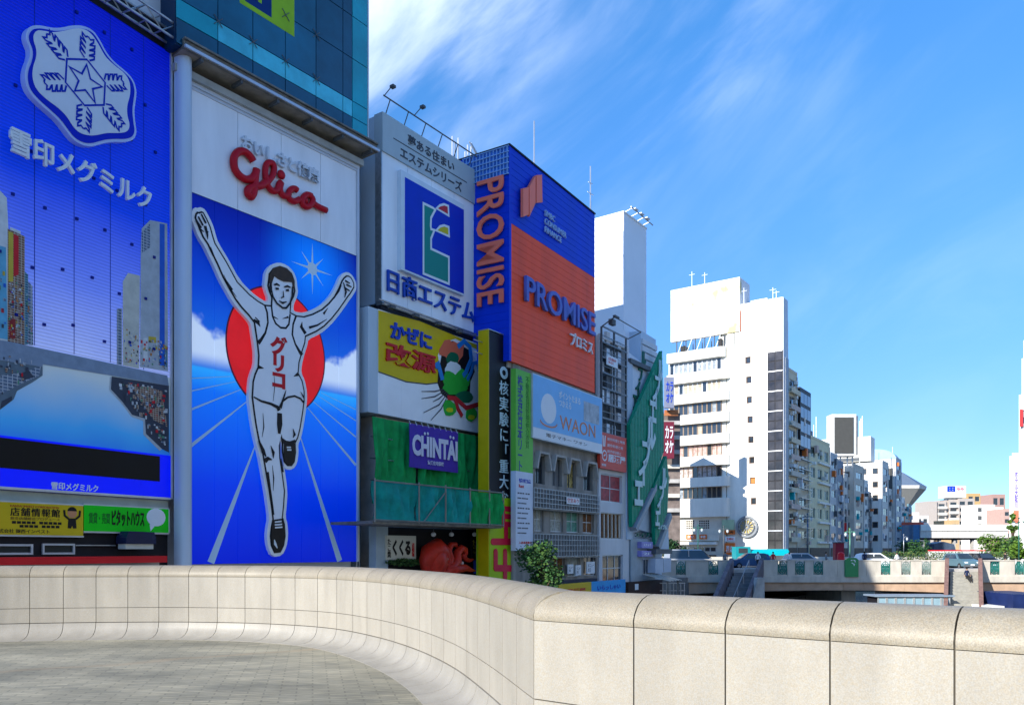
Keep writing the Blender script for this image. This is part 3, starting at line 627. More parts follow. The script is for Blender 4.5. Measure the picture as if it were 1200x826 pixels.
# truss over the sign
tr = thing('steel_truss', 'grey tubular truss walkway running along the top edge of the blue snowflake sign', 'truss', FS, -2, .2, ZT + .2)
m = MB()
piece(bl, 'gap_shade_strip', dk, (uL, -.03, -.34, -.05, ZT + .06, ZT + .9))  # dark strip painted in for the shaded gap behind the truss
for wv, zv in ((.1, .25), (.6, .25), (.1, .85), (.6, .85)): m.bar((uL, wv, ZT + zv), (-.05, wv, ZT + zv), .055, 6)
k = uL; i = 0
mbr = MB()
while k < -.4:
    for wv in (.1, .6): mbr.bar((k, wv, ZT + (.25 if i % 2 else .85)), (k + .7, wv, ZT + (.85 if i % 2 else .25)), .028, 5)
    mbr.bar((k, .1, ZT + .25), (k, .6, ZT + .25), .025, 5); mbr.bar((k, .1, ZT + .85), (k, .6, ZT + .85), .025, 5); k += .7; i += 1
m.build('chord', steel, tr); mbr.build('brace', steel, tr)
# two small shop signs under the blue billboard
yl = thing('shop_sign', 'yellow shop sign with black Japanese characters beside the green sign', 'sign', FS, FS.U(50), .2, FS.Z(97, 627))
u0, u1, z0, z1 = FS.rect((-40, 97.5, 588, 625), .12); z1 = FS.Z(97, 592.5, .12); z0 = FS.Z(97, 627.5, .12)
ymat = mk('sign_yellow', (.62, .44, .01), .4, var=.06); piece(yl, 'panel', ymat, (u0, u1, -.1, .12, z0, z1)); piece(yl, 'frame', alum, (u0, u1 + .04, -.12, .10, z0 - .06, z0 - .001), (u0, u1 + .04, -.12, .10, z1 + .001, z1 + .05))
tb = mk('black_letter', (.015, .012, .01), .5, var=.0); tr_ = mk('red_letter', (.45, .03, .02), .5, var=.0)
text(yl, '店舗情報館', FS, (12, 70, 594, 604), .121, tb, .015, .01, spacing=1.15); text(yl, 'KANSAI INVEST CORPORATION', FS, (12, 69, 591, 593.5), .121, tr_, .008, .0)
text(yl, '飲食店舗総合プロデュース', FS, (12, 70, 605, 608.5), .121, mk('brown_letter', (.2, .12, .02), .5, var=0), .008, .01)
text(yl, '■■■■■  ■■■■■\n     ■■■■  ■■■■', FS, (14, 72, 610, 617.5), .121, tb, .006, 0.); text(yl, '株式会社 関西インベスト', FS, (-8, 58, 619, 624), .121, tb, .008, .005)
# generic little cheering figure printed on the yellow sign
fg = MB(); uc, zc = FS.uz(84.5, 601, .125); s_ = .19
fg.m = 0; fg.prism([(uc + s_ * .95 * math.cos(R_(a)), zc + s_ * .95 * math.sin(R_(a))) for a in range(0, 360, 30)], .121, .13)
fg.m = 1; fg.prism([(uc + s_ * .98 * math.cos(R_(a)), zc + .04 + s_ * .98 * math.sin(R_(a))) for a in range(10, 171, 20)], .1301, .134)
fg.prism([(uc - .14, zc - .19), (uc + .14, zc - .19), (uc + .17, zc - .55), (uc + .04, zc - .56), (uc, zc - .45), (uc - .04, zc - .56), (uc - .17, zc - .55)], .121, .13)
fg.ribbon([(uc - .13, zc - .22), (uc - .28, zc - .1), (uc - .3, zc + .1)], .04, .1305); fg.ribbon([(uc + .13, zc - .22), (uc + .28, zc - .1), (uc + .3, zc + .1)], .04, .1307)
fg.build('printed_figure', [mk('figure_skin', (.55, .25, .12), .5, var=0), tb], yl)
gn = thing('shop_sign', 'bright green shop sign with black katakana and a white speech bubble', 'sign', FS, FS.U(150), .2, FS.Z(198, 627))
u0 = FS.U(98.5, .12); u1 = FS.U(197.5, .12); z1 = FS.Z(197.5, 596.5, .12); z0 = FS.Z(197.5, 624, .12)
piece(gn, 'panel', mk('sign_green', (.005, .62, .01), .4, var=.05), (u0, u1, -.1, .12, z0, z1)); piece(gn, 'frame', alum, (u0, u1 + .04, -.12, .10, z0 - .06, z0 - .001), (u0, u1 + .04, -.12, .10, z1 + .001, z1 + .05), (u1 + .001, u1 + .05, -.1, .125, z0, z1))
text(gn, 'ピタットハウス', FS, (131, 169, 597, 616), .121, tb, .015, .03); text(gn, '賃貸・売買', FS, (104, 129, 600, 613), .121, mk('dark_green_letter', (.01, .16, .02), .5, var=0), .01, .01)
m = MB(); uc, zc = FS.uz(183, 606, .13); m.prism([(uc + .44 * math.cos(R_(a)), zc + .36 * math.sin(R_(a))) for a in range(0, 360, 20)], .121, .135); m.prism([(uc - .3, zc - .28), (uc - .05, zc - .33), (uc - .26, zc - .56)], .121, .1352); m.build('bubble', wsign, gn)

# ------------------------------------------------------------------ running-athlete sign building
gb = thing('office_building', 'building behind the running athlete sign, grey side column and blue glass storeys above', 'building', FG, -1, -.3, GZ)
UW = FG.U(417.5); zGt = FG.Z(222, 103); zGb = FG.Z(222, 661); u205 = FG.U(203)
gcol = mk('pale_grey_column', (.52, .60, .70), .4, .1, var=.08, scale=.6, streak=.2)
m = MB(); m.smooth = True; P_ = []; uc = (u205 - .12) / 2; rr = abs(u205 + .12) / 2 + .03
for zv in (GZ, zGt + 1.3):
    for k in range(13): a = math.pi * k / 12; P_.append((uc - rr * math.cos(a), -.1 - .55 * math.sin(a), zv))
m.faces(P_, [(k, k + 1, k + 14, k + 13) for k in range(12)]); m.build('column', gcol, gb)
zGl = FG.Z(212, 45, .9)
piece(gb, 'wall', pgrey, (u205, UW + .3, -12, -.7, GZ, 31.5), (UW + .3, UW + 1.4, -12, -1.6, GZ, 31.5))
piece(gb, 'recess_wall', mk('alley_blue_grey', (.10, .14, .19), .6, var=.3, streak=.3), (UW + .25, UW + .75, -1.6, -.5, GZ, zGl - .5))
# pipes down the alley
m = MB()
for du, wv, r in ((.42, -.45, .05), (.62, -.48, .035), (.95, -1.5, .06)): m.bar((UW + du, wv, GZ), (UW + du, wv, zGl - 2), r, 6)
m.build('drain_pipe', steel, gb)
sg = thing('billboard', 'tall white and blue billboard of a running athlete with arms raised above a track', 'billboard', FG, UW / 2, 0, zGb)
m = MB(); m.box(0, UW, -.5, -.05, zGb, zGt); m.build('cabinet', dgrey, sg)
zbt = FG.Z(222, 225); zh = FG.Z(222, 428)
ncol = 8
whp = mk('white_sign_face', (.86, .88, .92), .35, var=.09, scale=.7, streak=.2)
for k in range(4): piece(sg, 'white_panel', whp, (UW * k / 4 + .012, UW * (k + 1) / 4 - .012, -.05, 0, zbt + .03, zGt - .02))
piece(sg, 'divider', mk('dark_blue_trim', (.01, .03, .15), .4), (0, UW, -.05, .015, zbt, zbt + .03))
bp_ = mk('track_print', (0, .02, .6), .35, var=0)
def _tp():
    n, l, b = nodes_of(bp_); g = n.new('ShaderNodeTexCoord'); sp = n.new('ShaderNodeSeparateXYZ'); l.new(g.outputs['Object'], sp.inputs[0])
    H = zbt - zGb; r = n.new('ShaderNodeMapRange'); r.inputs[1].default_value = 0; r.inputs[2].default_value = H; l.new(sp.outputs[2], r.inputs[0])
    cr = n.new('ShaderNodeValToRGB'); e = cr.color_ramp.elements; hz = (zh - zGb) / H
    e[0].position = 0; e[0].color = (0, .012, .48, 1); e[1].position = 1; e[1].color = (0, .006, .22, 1)
    for p, c in ((.22, (0, .035, .62)), (hz - .06, (.002, .14, .72)), (hz, (.02, .33, .80)), (hz + .003, (.01, .16, .62)), (hz + .22, (0, .05, .50)), (hz + .38, (0, .014, .32))): k = e.new(p); k.color = (*c, 1)
    l.new(r.outputs[0], cr.inputs[0])
    # printed glow round the star
    cxs, czs = FG.uz(366, 315); vm = n.new('ShaderNodeVectorMath'); vm.operation = 'DISTANCE'; vm.inputs[1].default_value = (cxs - UW / 2, -.0, czs - zGb); l.new(g.outputs['Object'], vm.inputs[0])
    rg = n.new('ShaderNodeMapRange'); rg.interpolation_type = 'SMOOTHSTEP'; rg.inputs[1].default_value = 0; rg.inputs[2].default_value = 3.4; rg.inputs[3].default_value = .95; rg.inputs[4].default_value = 0; l.new(vm.outputs['Value'], rg.inputs[0])
    up = n.new('ShaderNodeMath'); up.operation = 'GREATER_THAN'; up.inputs[1].default_value = zh - zGb; l.new(sp.outputs[2], up.inputs[0]); mg = n.new('ShaderNodeMath'); mg.operation = 'MULTIPLY'; l.new(rg.outputs[0], mg.inputs[0]); l.new(up.outputs[0], mg.inputs[1])
    mx1 = n.new('ShaderNodeMixRGB'); mx1.inputs[2].default_value = (.0, .17, .78, 1); l.new(mg.outputs[0], mx1.inputs[0]); l.new(cr.outputs[0], mx1.inputs[1])
    # printed clouds: high at both edges of the panel
    ax = n.new('ShaderNodeMath'); ax.operation = 'ABSOLUTE'; l.new(sp.outputs[0], ax.inputs[0]); pw_ = n.new('ShaderNodeMath'); pw_.operation = 'MULTIPLY'; pw_.inputs[1].default_value = 2.9 / (UW / 2); l.new(ax.outputs[0], pw_.inputs[0])
    ns = n.new('ShaderNodeTexNoise'); ns.inputs['Scale'].default_value = .9; ns.inputs['Detail'].default_value = 3; l.new(g.outputs['Object'], ns.inputs[0])
    na = n.new('ShaderNodeMath'); na.operation = 'MULTIPLY_ADD'; na.inputs[1].default_value = 2.6; na.inputs[2].default_value = -1.3 - .25; l.new(ns.outputs[0], na.inputs[0])
    s1 = n.new('ShaderNodeMath'); s1.operation = 'ADD'; l.new(pw_.outputs[0], s1.inputs[0]); l.new(na.outputs[0], s1.inputs[1])
    s2 = n.new('ShaderNodeMath'); s2.operation = 'SUBTRACT'; l.new(s1.outputs[0], s2.inputs[0]); s3 = n.new('ShaderNodeMath'); s3.operation = 'SUBTRACT'; s3.inputs[1].default_value = zh - zGb; l.new(sp.outputs[2], s3.inputs[0]); l.new(s3.outputs[0], s2.inputs[1])
    rc = n.new('ShaderNodeMapRange'); rc.interpolation_type = 'SMOOTHSTEP'; rc.inputs[1].default_value = -.05; rc.inputs[2].default_value = .55; l.new(s2.outputs[0], rc.inputs[0])
    rh = n.new('ShaderNodeMapRange'); rh.interpolation_type = 'SMOOTHSTEP'; rh.inputs[1].default_value = -.05; rh.inputs[2].default_value = .75; l.new(s3.outputs[0], rh.inputs[0])
    mc = n.new('ShaderNodeMath'); mc.operation = 'MULTIPLY'; l.new(rc.outputs[0], mc.inputs[0]); l.new(rh.outputs[0], mc.inputs[1])
    mx2 = n.new('ShaderNodeMixRGB'); mx2.inputs[2].default_value = (.50, .60, .74, 1); l.new(mc.outputs[0], mx2.inputs[0]); l.new(mx1.outputs[0], mx2.inputs[1]); l.new(mx2.outputs[0], b.inputs['Base Color'])
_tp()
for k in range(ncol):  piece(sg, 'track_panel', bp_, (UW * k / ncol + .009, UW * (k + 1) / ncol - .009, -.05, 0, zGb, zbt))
piece(sg, 'frame', mk('pale_sign_frame', (.55, .60, .68), .35, var=.05), (-.1, 0, -.5, .1, zGb, zGt + .1), (UW, UW + .12, -.5, .1, zGb, zGt + .1), (-.1, UW + .12, -.5, .12, zGt + .1, zGt + .26), (0, UW, -.5, .05, zGt - .02, zGt + .1))
# disc
ul, ur = FG.U(264.3, .02), FG.U(381, .02); zc = (FG.Z(322, 335.5, .02) + FG.Z(322, 486, .02)) / 2; rd = (ur - ul) / 2; rz = (FG.Z(322, 335.5, .02) - FG.Z(322, 486, .02)) / 2
rim = mk('dark_red_rim', (.12, .015, .05), .4, var=0)
m = MB(); m.prism([((ul + ur) / 2 + rd * math.cos(R_(a)), zc + rz * math.sin(R_(a))) for a in range(0, 360, 5)], 0, .018); m.build('disc_rim', rim, sg)
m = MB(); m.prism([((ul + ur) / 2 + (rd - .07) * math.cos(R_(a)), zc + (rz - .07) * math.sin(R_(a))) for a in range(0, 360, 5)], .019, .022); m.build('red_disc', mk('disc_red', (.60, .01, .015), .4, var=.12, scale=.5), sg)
# track lines
tl = mk('track_line_white', (.5, .68, .85), .4, var=0)
m = MB()
for i, (a, b, h0, h1) in enumerate([((247, 659), (299, 522), .17, .03), ((398, 657), (352, 512), .17, .03), ((220, 523), (291, 469), .075, .02), ((220, 480), (283, 456), .045, .015), ((220, 458), (276, 447), .028, .01), ((220, 443), (270, 441), .02, .01), ((417, 545), (359, 476), .075, .02), ((417, 512), (364, 468), .045, .015), ((417, 493), (370, 462), .03, .012), ((417, 480), (376, 460), .022, .01)]):
    A_, B_ = FG.uz(*a), FG.uz(*b); A_ = (min(max(A_[0], .01), UW - .01), max(A_[1], zGb + .02)); m.ribbon([A_, B_], [h0, h1], .003 + i * .0005)
m.build('track_line', tl, sg)
cxs, czs = FG.uz(366, 315); st = []
for k in range(16):
    a = R_(22.5 * k); r = (1.25 if k % 4 == 0 else .95) if k % 2 == 0 else .17; st.append((cxs + r * math.sin(a), czs + r * math.cos(a)))
m = MB(); m.prism(st, .002, .006); m.prism([(cxs + .3 * math.cos(R_(a)), czs + .3 * math.sin(R_(a))) for a in range(0, 360, 30)], .0061, .008); m.build('printed_star', mk('star_white', (.65, .80, .90), .4, var=0), sg)
# athlete cut-out, raised from the board
body = [(229, 250.5), (231, 248), (233, 248.5), (234.5, 248), (236.5, 247.6), (238.6, 248.8), (243, 257), (247, 266), (250, 277), (252.5, 285), (265.4, 306), (278.4, 330), (293, 345), (302, 352), (310.4, 357), (317.5, 357.5), (318, 348.5), (315, 341), (313.4, 335), (314.3, 328), (315, 320.6), (320, 314), (328, 311.5), (335.5, 314), (342, 320), (345, 328), (345.5, 336), (346.4, 341), (344.6, 348), (341.5, 354), (340.6, 366), (347.6, 369.5), (356, 370.4), (366, 367.5), (377, 362), (385, 355), (391.7, 347), (397, 337), (400.5, 328.5), (403, 325), (406, 322.6), (409, 323), (411.5, 325), (413.6, 328.5), (415, 332), (415.2, 337), (413, 341), (410.5, 345), (407.7, 348.5), (404, 354), (397, 364), (389, 374), (380, 383), (371, 389), (358.5, 394.7), (357.7, 402), (354.5, 412), (351, 425), (350, 437), (354.5, 446), (357, 458), (357, 470), (355, 485), (352, 503), (349.5, 513), (346.5, 519), (347, 530), (345.5, 541), (342, 546), (337, 546), (332.5, 541), (330.5, 530), (330.4, 520), (328.5, 508), (328, 522), (328.5, 536), (331, 553), (334, 575), (333, 592), (331.5, 606), (334, 614), (334.8, 628), (333, 639), (329, 647), (321.5, 648), (317.5, 639), (316.4, 628), (317.4, 618), (319.4, 608), (317.5, 592), (314.5, 572), (311, 552), (307.5, 532), (302.5, 514), (299.5, 498), (297.3, 483), (295, 465), (296, 447), (298.4, 438), (302, 430), (302.6, 416), (301, 401), (299, 388), (297.5, 378), (291, 369.5), (283, 361), (275.5, 351), (268, 338), (261, 325), (254, 309), (247.5, 296), (243.4, 287), (237.4, 278), (233.5, 269), (230.5, 261), (228, 255)]
WR = .22
PB = PX(FG, body, WR)
m = MB(); m.prism(smooth_poly(offset_poly(PB, .16), 1), .005, WR - .02); m.build('cutout_border', mk('cutout_white', (.82, .83, .85), .4, var=.03), sg)
m = MB(); m.prism(PB, WR - .019, WR); m.build('athlete_outline', mk('cutout_black', (.012, .012, .015), .4, var=0), sg)
m = MB(); m.prism(offset_poly(PB, -.075), WR + .0005, WR + .012); m.build('athlete_body', mk('athlete_pale', (.84, .86, .90), .4, var=.03), sg)
blk = _M['cutout_black']
lines = MB(); lw = [0]
def ln(pts, hw): lw[0] += .0008; _l = MB(); _l.ribbon(PX(FG, pts, WR + .014), hw, WR + .014 + lw[0]); _l.build('athlete_line', blk, sg)
ln([(310, 357), (313, 366), (314, 378), (311, 390), (306, 398), (302.5, 402)], [.05, .05, .045, .05, .07, .10])     # left armhole
ln([(347, 370), (343.5, 380), (342.5, 392), (346, 403), (351, 412), (354, 416)], [.05, .045, .045, .05, .08, .10])
ln([(318, 358), (319.5, 371), (323, 379), (329, 384), (335, 384.5), (338.5, 380), (340, 368)], .045)               # collar
ln([(320, 371), (326, 374)], [.04, .01]); ln([(331, 373.5), (338, 371.5)], [.01, .05])
ln([(297, 375), (302.5, 378), (305, 383)], [.06, .09, .01]); ln([(358, 391), (353, 383), (354, 377)], [.09, .08, .01])
ln([(299, 372), (304.5, 377)], [.03, .02]); ln([(265, 328), (272, 340)], [.01, .06]); ln([(379, 368), (384, 361)], [.06, .01])
ln([(303, 430), (309, 431.5)], [.09, .01]); ln([(350, 438), (344, 441)], [.10, .01])
ln([(320, 470), (322, 452), (321, 440)], [.01, .02, .01]); ln([(308, 484), (309, 500), (307, 512)], [.01, .03, .01]); ln([(319, 545), (320.5, 560), (320, 575)], [.01, .035, .01]); ln([(262, 322), (268, 336), (277, 348)], [.01, .03, .01]); ln([(246, 290), (251, 300)], [.05, .01]); ln([(391, 350), (397, 341), (400, 334)], [.02, .04, .02]); ln([(362, 384), (372, 381), (383, 374)], [.06, .04, .01])
ln([(297, 465), (306, 470), (317, 473), (325, 477), (327, 481)], [.03, .05, .06, .08, .10])                          # shorts hem
ln([(327.5, 484), (327.5, 497), (327, 508)], [.13, .15, .07]); ln([(328, 478), (331, 470), (337, 465.5), (345, 464), (352, 467), (356, 472)], [.09, .05, .045, .045, .045, .05])
ln([(330, 472), (333.5, 462), (335, 457)], [.05, .04, .01]); ln([(356, 466), (352, 459)], [.05, .01])
ln([(343, 502), (345, 509), (343, 513)], [.01, .07, .01]); ln([(303, 516), (308, 528), (311.5, 535)], [.04, .10, .03]); ln([(317, 522), (320, 530), (320, 537)], [.01, .08, .01])
ln([(310, 540), (314, 537), (318.5, 538.5)], [.12, .08, .02]); ln([(329, 537), (331, 553)], [.02, .07])
ln([(330, 514), (334, 519), (340, 520), (346, 516)], [.05, .12, .12, .05]); ln([(313, 553), (316, 572), (319, 592), (320.5, 603)], [.08, .05, .04, .03])
for a, b in (((232, 254), (237.5, 264.5)), ((235.5, 251), (241, 262)), ((229.6, 258), (235.5, 267.5)), ((240, 269), (243.5, 273))): ln([a, b], [.04, .05])
ln([(240, 265), (242.5, 275), (243, 281)], [.07, .05, .01]); ln([(233.5, 268), (238.5, 272)], [.04, .02])
for a, b in (((404, 329), (409.5, 332)), ((405.5, 333.5), (411.5, 336.5)), ((404.5, 338), (409.5, 341))): ln([a, b], [.05, .03])
ln([(402, 331), (405, 342), (403.5, 349)], [.03, .06, .02])
# head: plain generic face
ln([(317, 331), (317.5, 340), (319.5, 348), (324, 355.5), (331, 361), (335, 361), (339.5, 355.5), (342, 347), (342.5, 336)], .045)
ln([(315.8, 333), (315.5, 338), (317.5, 343)], [.02, .04, .03]); ln([(344.3, 338), (344.5, 342), (343, 346)], [.03, .03, .03])
ln([(320.5, 334), (324, 333), (327.5, 335)], [.03, .05, .03]); ln([(332.5, 336.5), (336.5, 335.5), (340, 337)], [.03, .05, .03])
ln([(322.5, 338.5), (326.3, 338.5)], [.055, .04]); ln([(334.5, 340.5), (338.2, 340.2)], [.04, .055])
ln([(331.3, 341), (331.8, 348), (328.8, 349.3)], [.02, .035, .02])
ln([(326.5, 352.5), (330.5, 355.2), (335.5, 353.8)], [.02, .05, .02])
m = MB(); m.prism(PX(FG, [(315.2, 332), (315.4, 322), (320, 314.6), (327.5, 312), (335.5, 314.6), (341.6, 320.5), (344.6, 329), (344.9, 338), (342.8, 338.5), (342, 331), (338, 330.6), (332, 330.2), (326, 327.5), (321, 323.8), (319, 329), (317.4, 334.5)], WR), WR + .012, WR + .045); m.build('athlete_hair', mk('brown_hair_print', (.07, .045, .03), .5, var=.2, scale=6), sg)
m = MB(); m.prism(PX(FG, [(332.3, 521), (346, 519), (345.8, 531), (344.6, 540), (341.5, 544.6), (337, 544.6), (333.3, 540), (332, 530)], WR), WR + .012, WR + .03); m.build('athlete_shoe', mk('shoe_black', (.02, .018, .018), .3, var=.2), sg); m = MB()
m.prism(PX(FG, [(319.2, 609), (331.8, 607), (333.4, 616), (334, 628), (332, 638.5), (328.6, 645.8), (322, 646.4), (318.6, 638), (317.6, 628), (318.2, 617)], WR), WR + .012, WR + .03)
m.build('athlete_shoe', mk('shoe_black', (.02, .018, .018), .3, var=.2), sg)
m = MB()
for i, (a, b) in enumerate([((336, 524), (341, 524)), ((336.5, 527), (341.5, 527)), ((322, 611.5), (330, 610.5)), ((322, 614.8), (330.6, 614)), ((322.3, 618), (331, 617.3))]): m = MB(); m.ribbon(PX(FG, [a, b], WR + .03), .035, WR + .032); m.build('shoe_lace', wsign, sg)
m = MB()
m.ribbon(PX(FG, [(321.5, 632), (322.5, 637), (325, 642)], WR + .03), [.02, .07, .02], WR + .0325)
m.build('shoe_shine', wsign, sg)
vtext(sg, 'グリコ', FG, (316.5, 336.5, 391, 453), WR + .014, mk('letter_red', (.58, .012, .02), .4, var=0), .02, .05)
# script word, swept strokes in relief
sred = mk('relief_letter_red', (.50, .008, .02), .35, var=.05)
def S(x_, y_): u_, z_ = FG.uz(270 + x_ / 6.885, 140 + y_ / 6.885, .15); return (u_, -.15, z_)
m = MB(); m.smooth = True
for pts, rad in [
    ([(185, 340), (160, 300), (120, 265), (80, 258), (40, 285), (25, 340), (40, 410), (80, 460), (130, 485), (175, 475), (205, 430), (210, 405), (200, 470), (195, 540), (185, 600), (165, 625), (140, 600), (145, 565), (185, 545), (250, 535), (290, 500)], .17),
    ([(250, 535), (300, 505), (345, 440), (350, 375), (325, 350), (290, 365), (280, 430), (290, 500), (310, 550), (345, 580), (375, 570), (395, 520), (408, 510)], .145),
    ([(410, 510), (400, 560), (412, 600), (440, 620), (475, 600)], .145),
    ([(540, 575), (515, 558), (480, 575), (465, 615), (485, 650), (520, 662), (560, 645)], .145),
    ([(655, 620), (620, 608), (585, 635), (580, 680), (610, 705), (650, 690), (665, 645), (640, 615)], .15), ([(655, 665), (700, 700), (775, 735)], [.13, .15, .16])]:
    q_ = [tuple(v) for v in catmull(pts, 4)]; m.path([S(*p) for p in q_], .15 if isinstance(rad, list) else rad, 8)
for p in ((410, 447), (605, 655), (165, 585)): c = S(*p); m.ball((c[0], c[1], c[2]), .22 if p[0] == 410 else .16, .14)
m.build('script_lettering', sred, sg)
m = MB()
text(sg, 'おいしさと健康', FG, (282, 372, 157, 176), .02, mk('pale_relief_letter', (.62, .66, .72), .35, var=0), .14, .03)
# canopy above the billboard
cp = thing('steel_canopy', 'brown and grey steel canopy with cross beams between the athlete sign and the blue glass', 'canopy', FG, UW / 2, .3, zGt + .6)
zc0 = FG.Z(212, 52, .9)
uA, uB = u205 - .1, UW + .55; sof = mk('brown_soffit', (.30, .26, .21), .6, var=.25, scale=2)
piece(cp, 'back_beam', mk('pale_steel_beam', (.40, .40, .37), .5, .1, var=.15), (uA, uB - .3, -.5, .3, zGt + .262, zGt + .56))
piece(cp, 'soffit_panel', sof, (uA, uB, -.4, 1.0, zGt + .98, zGt + 1.02))
piece(cp, 'front_beam', mk('pale_blue_beam', (.50, .56, .66), .4, .2), (uA, uB + .05, 1.0, 1.1, zGt + .90, zGt + 1.02))
piece(cp, 'upper_ledge', brownst, (uA, uB, -.4, .95, zGt + 1.021, zGt + 1.25)); piece(cp, 'ledge_lip', brownst, (uA, uB, -.4, 1.06, zGt + 1.251, zGt + 1.33)); piece(cp, 'upper_ledge', sof, (uA, uB, -.4, .90, zGt + 1.331, zc0 - .16)); piece(cp, 'ledge_lip', brownst, (uA, uB, -.4, 1.02, zc0 - .159, zc0 - .05))
for k in range(6): uu = uA + .8 + (uB - uA - 1.2) * k / 5; piece(cp, 'cross_beam', dgrey, (uu - .06, uu + .06, .3, .98, zGt + .72, zGt + .979))
# glass storeys
xs = [FG.U(p, .9) for p in (207, 256, 297, 335, 371, 402.5, 413.5, 431.5)]
z371 = [FG.Z(371, v, .9) for v in (134, 113, 93, 41)]; dz = z371[3] - z371[2]
zr = [zc0 + .0, z371[1], z371[2]] + [z371[2] + dz * k for k in range(1, 5)]
for i in range(7):
    for j in range(len(zr) - 1):
        mt = glasst if i == 6 else (glassc if (j == 1) else (glassn if (j == 0 or i > 3) else glassb))  # pane tones carry painted reflections and sunlight: cyan band, teal column, navy strip
        if j == 1 and i == 0: mt = glasst
        piece(gb, 'glass_pane', mt, (xs[i] + .02, xs[i + 1] - .02, .82, .86, zr[j] + .02, zr[j + 1] - .02))
piece(gb, 'curtain_backing', mk('curtain_wall_joint', (.004, .03, .08), .4), (xs[0], xs[-1], -.7, .8, zc0 - .03, zr[-1]), )
piece(gb, 'corner_trim', mk('pale_corner_trim', (.5, .58, .65), .4), (xs[-1], xs[-1] + .07, -.7, .87, zc0 - .03, zr[-1]))
for i in (1, 2, 3, 4):
    for j in (2, 3, 4):
        m = MB(); 
        for a in (45, 135, 225, 315): m.bar((xs[i], .9, zr[j]), (xs[i] + .28 * math.cos(R_(a)), .9, zr[j] + .28 * math.sin(R_(a))), .018, 4)
        m.build('glass_clamp', dgrey, gb)
yg = thing('poster', 'yellow green poster with dark blue letters behind the upper glass storeys', 'poster', FG, FG.U(320, .88), .88, FG.Z(345, 43, .88))
u0, u1 = FG.U(281, .87), FG.U(345, .87); z0 = FG.Z(345, 43.5, .87)
piece(yg, 'sheet', mk('poster_yellow_green', (.30, .52, .02), .5, var=.1), (u0, u1, .861, .868, z0, z0 + 5))
piece(yg, 'print_field', mk('poster_navy', (.004, .03, .16), .4), (u0 + .25, u1 - 1.25, .8681, .871, z0 + .22, z0 + 5))
text(yg, 'up', FG, None, .871, mk('poster_yellow_green', (0, 0, 0)), .004, .06, box=(u0 + .5, u1 - 1.5, z0 + .55, z0 + 2.6))


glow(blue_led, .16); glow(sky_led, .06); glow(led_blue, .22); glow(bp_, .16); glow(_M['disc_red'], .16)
# ------------------------------------------------------------------ estate-company building (third along the bank)
eb = thing('office_building', 'grey building carrying the big white estate sign with the letter F emblem', 'building', FE, 0, -.3, GZ)
uE1 = FE.U(556); zE0 = FE.Z(447, 354); zE1 = FE.Z(447, 133)
sdE = mk('blue_grey_side_wall', (.50, .60, .68), .45, var=.08, scale=.5, streak=.3)
piece(eb, 'wall', sdE, (-.1, uE1 + .1, -12, -2.2, GZ, zE1 - .8))
es = thing('billboard', 'white estate company billboard with blue framed letter F emblem and grey top band', 'billboard', FE, uE1 / 2, -.5, zE0)
piece(es, 'cabinet', sdE, (0, uE1, -2.2, -.02, zE0, zE1))
zb = FE.Z(447, 177.5)
wp = mk('estate_white_face', (.84, .89, .93), .35, var=.09, scale=.6, streak=.2)
for k in range(4): piece(es, 'white_panel', wp, (uE1 * k / 4 + .014, uE1 * (k + 1) / 4 - .014, -.02, .02, zE0, zb - .003))
piece(es, 'top_band', mk('grey_sign_band', (.42, .50, .53), .45, var=.05), (-.04, uE1 + .04, -.5, .12, zb, zE1 + .05))
piece(es, 'edge_trim', steel, (-.06, 0, -.4, .05, zE0, zb - .01), (0, uE1, -.4, .06, zE0 - .12, zE0 - .002))
dl = mk('dark_grey_letter', (.06, .07, .09), .5, var=0)
def band(px0, px1, a, b): return (px0, px1, a, b)
text(es, '夢ある住まい', FE, (478, 532, 157, 169), .121, dl, .03, .015)
text(es, 'エステムシリーズ', FE, (469, 541, 171, 184), .121, dl, .03, .015)
m = MB(); a, b = FE.uz(461, 161, .12), FE.uz(547, 212, .12); m.box(a[0], b[0], .12, .135, zb + (zE1 - zb) * .48, zb + (zE1 - zb) * .48 + .05); m.build('rule_line', dl, es)
u0, u1, z0, z1 = FE.rect((470, 544, 199, 327), .3)
z1 = FE.Z(470.5, 199, .3); z0 = FE.Z(470.5, 316, .3)
piece(es, 'emblem_box', mk('emblem_box_side', (.62, .72, .80), .4, var=.04), (u0, u1, .02, .30, z0, z1))
piece(es, 'emblem_panel', mk('emblem_panel_blue', (0, .03, .50), .35, var=.05), (u0 + .3, u1 - .05, .302, .315, z0 + .1, z1 - .3))
def E_(x_, y_): return FE.uz(420 + x_ / 4.13, 110 + y_ / 4.13, .33)
ew = mk('emblem_white', (.70, .76, .80), .35, var=0)
stem = [E_(315, 530), E_(362, 553), E_(372, 562), E_(352, 600), E_(350, 640), E_(352, 655), E_(368, 660), E_(352, 700), E_(352, 750), E_(438, 790), E_(438, 920), E_(315, 870)]
m = MB(); m.prism(stem, .316, .325); m.build('emblem_stem', mk('emblem_green', (.01, .24, .20), .4, var=0), es)
f1 = [E_(378, 555), E_(395, 540), E_(415, 535), E_(435, 543), E_(437, 590)]; f2 = [E_(376, 662), E_(395, 642), E_(415, 637), E_(437, 645), E_(439, 690)]
m = MB(); m.prism(f1, .316, .326); m.build('emblem_red', mk('emblem_red_flag', (.50, .03, .05), .4, var=0), es)
m = MB(); m.prism(f2, .316, .3262); m.build('emblem_yellow', mk('emblem_yellow_flag', (.55, .48, .02), .4, var=0), es)
m = MB(); m.ribbon(stem, .07, .33, True); m.ribbon(f1, .065, .332, True); m.ribbon(f2, .065, .334, True); m.build('emblem_outline', ew, es)
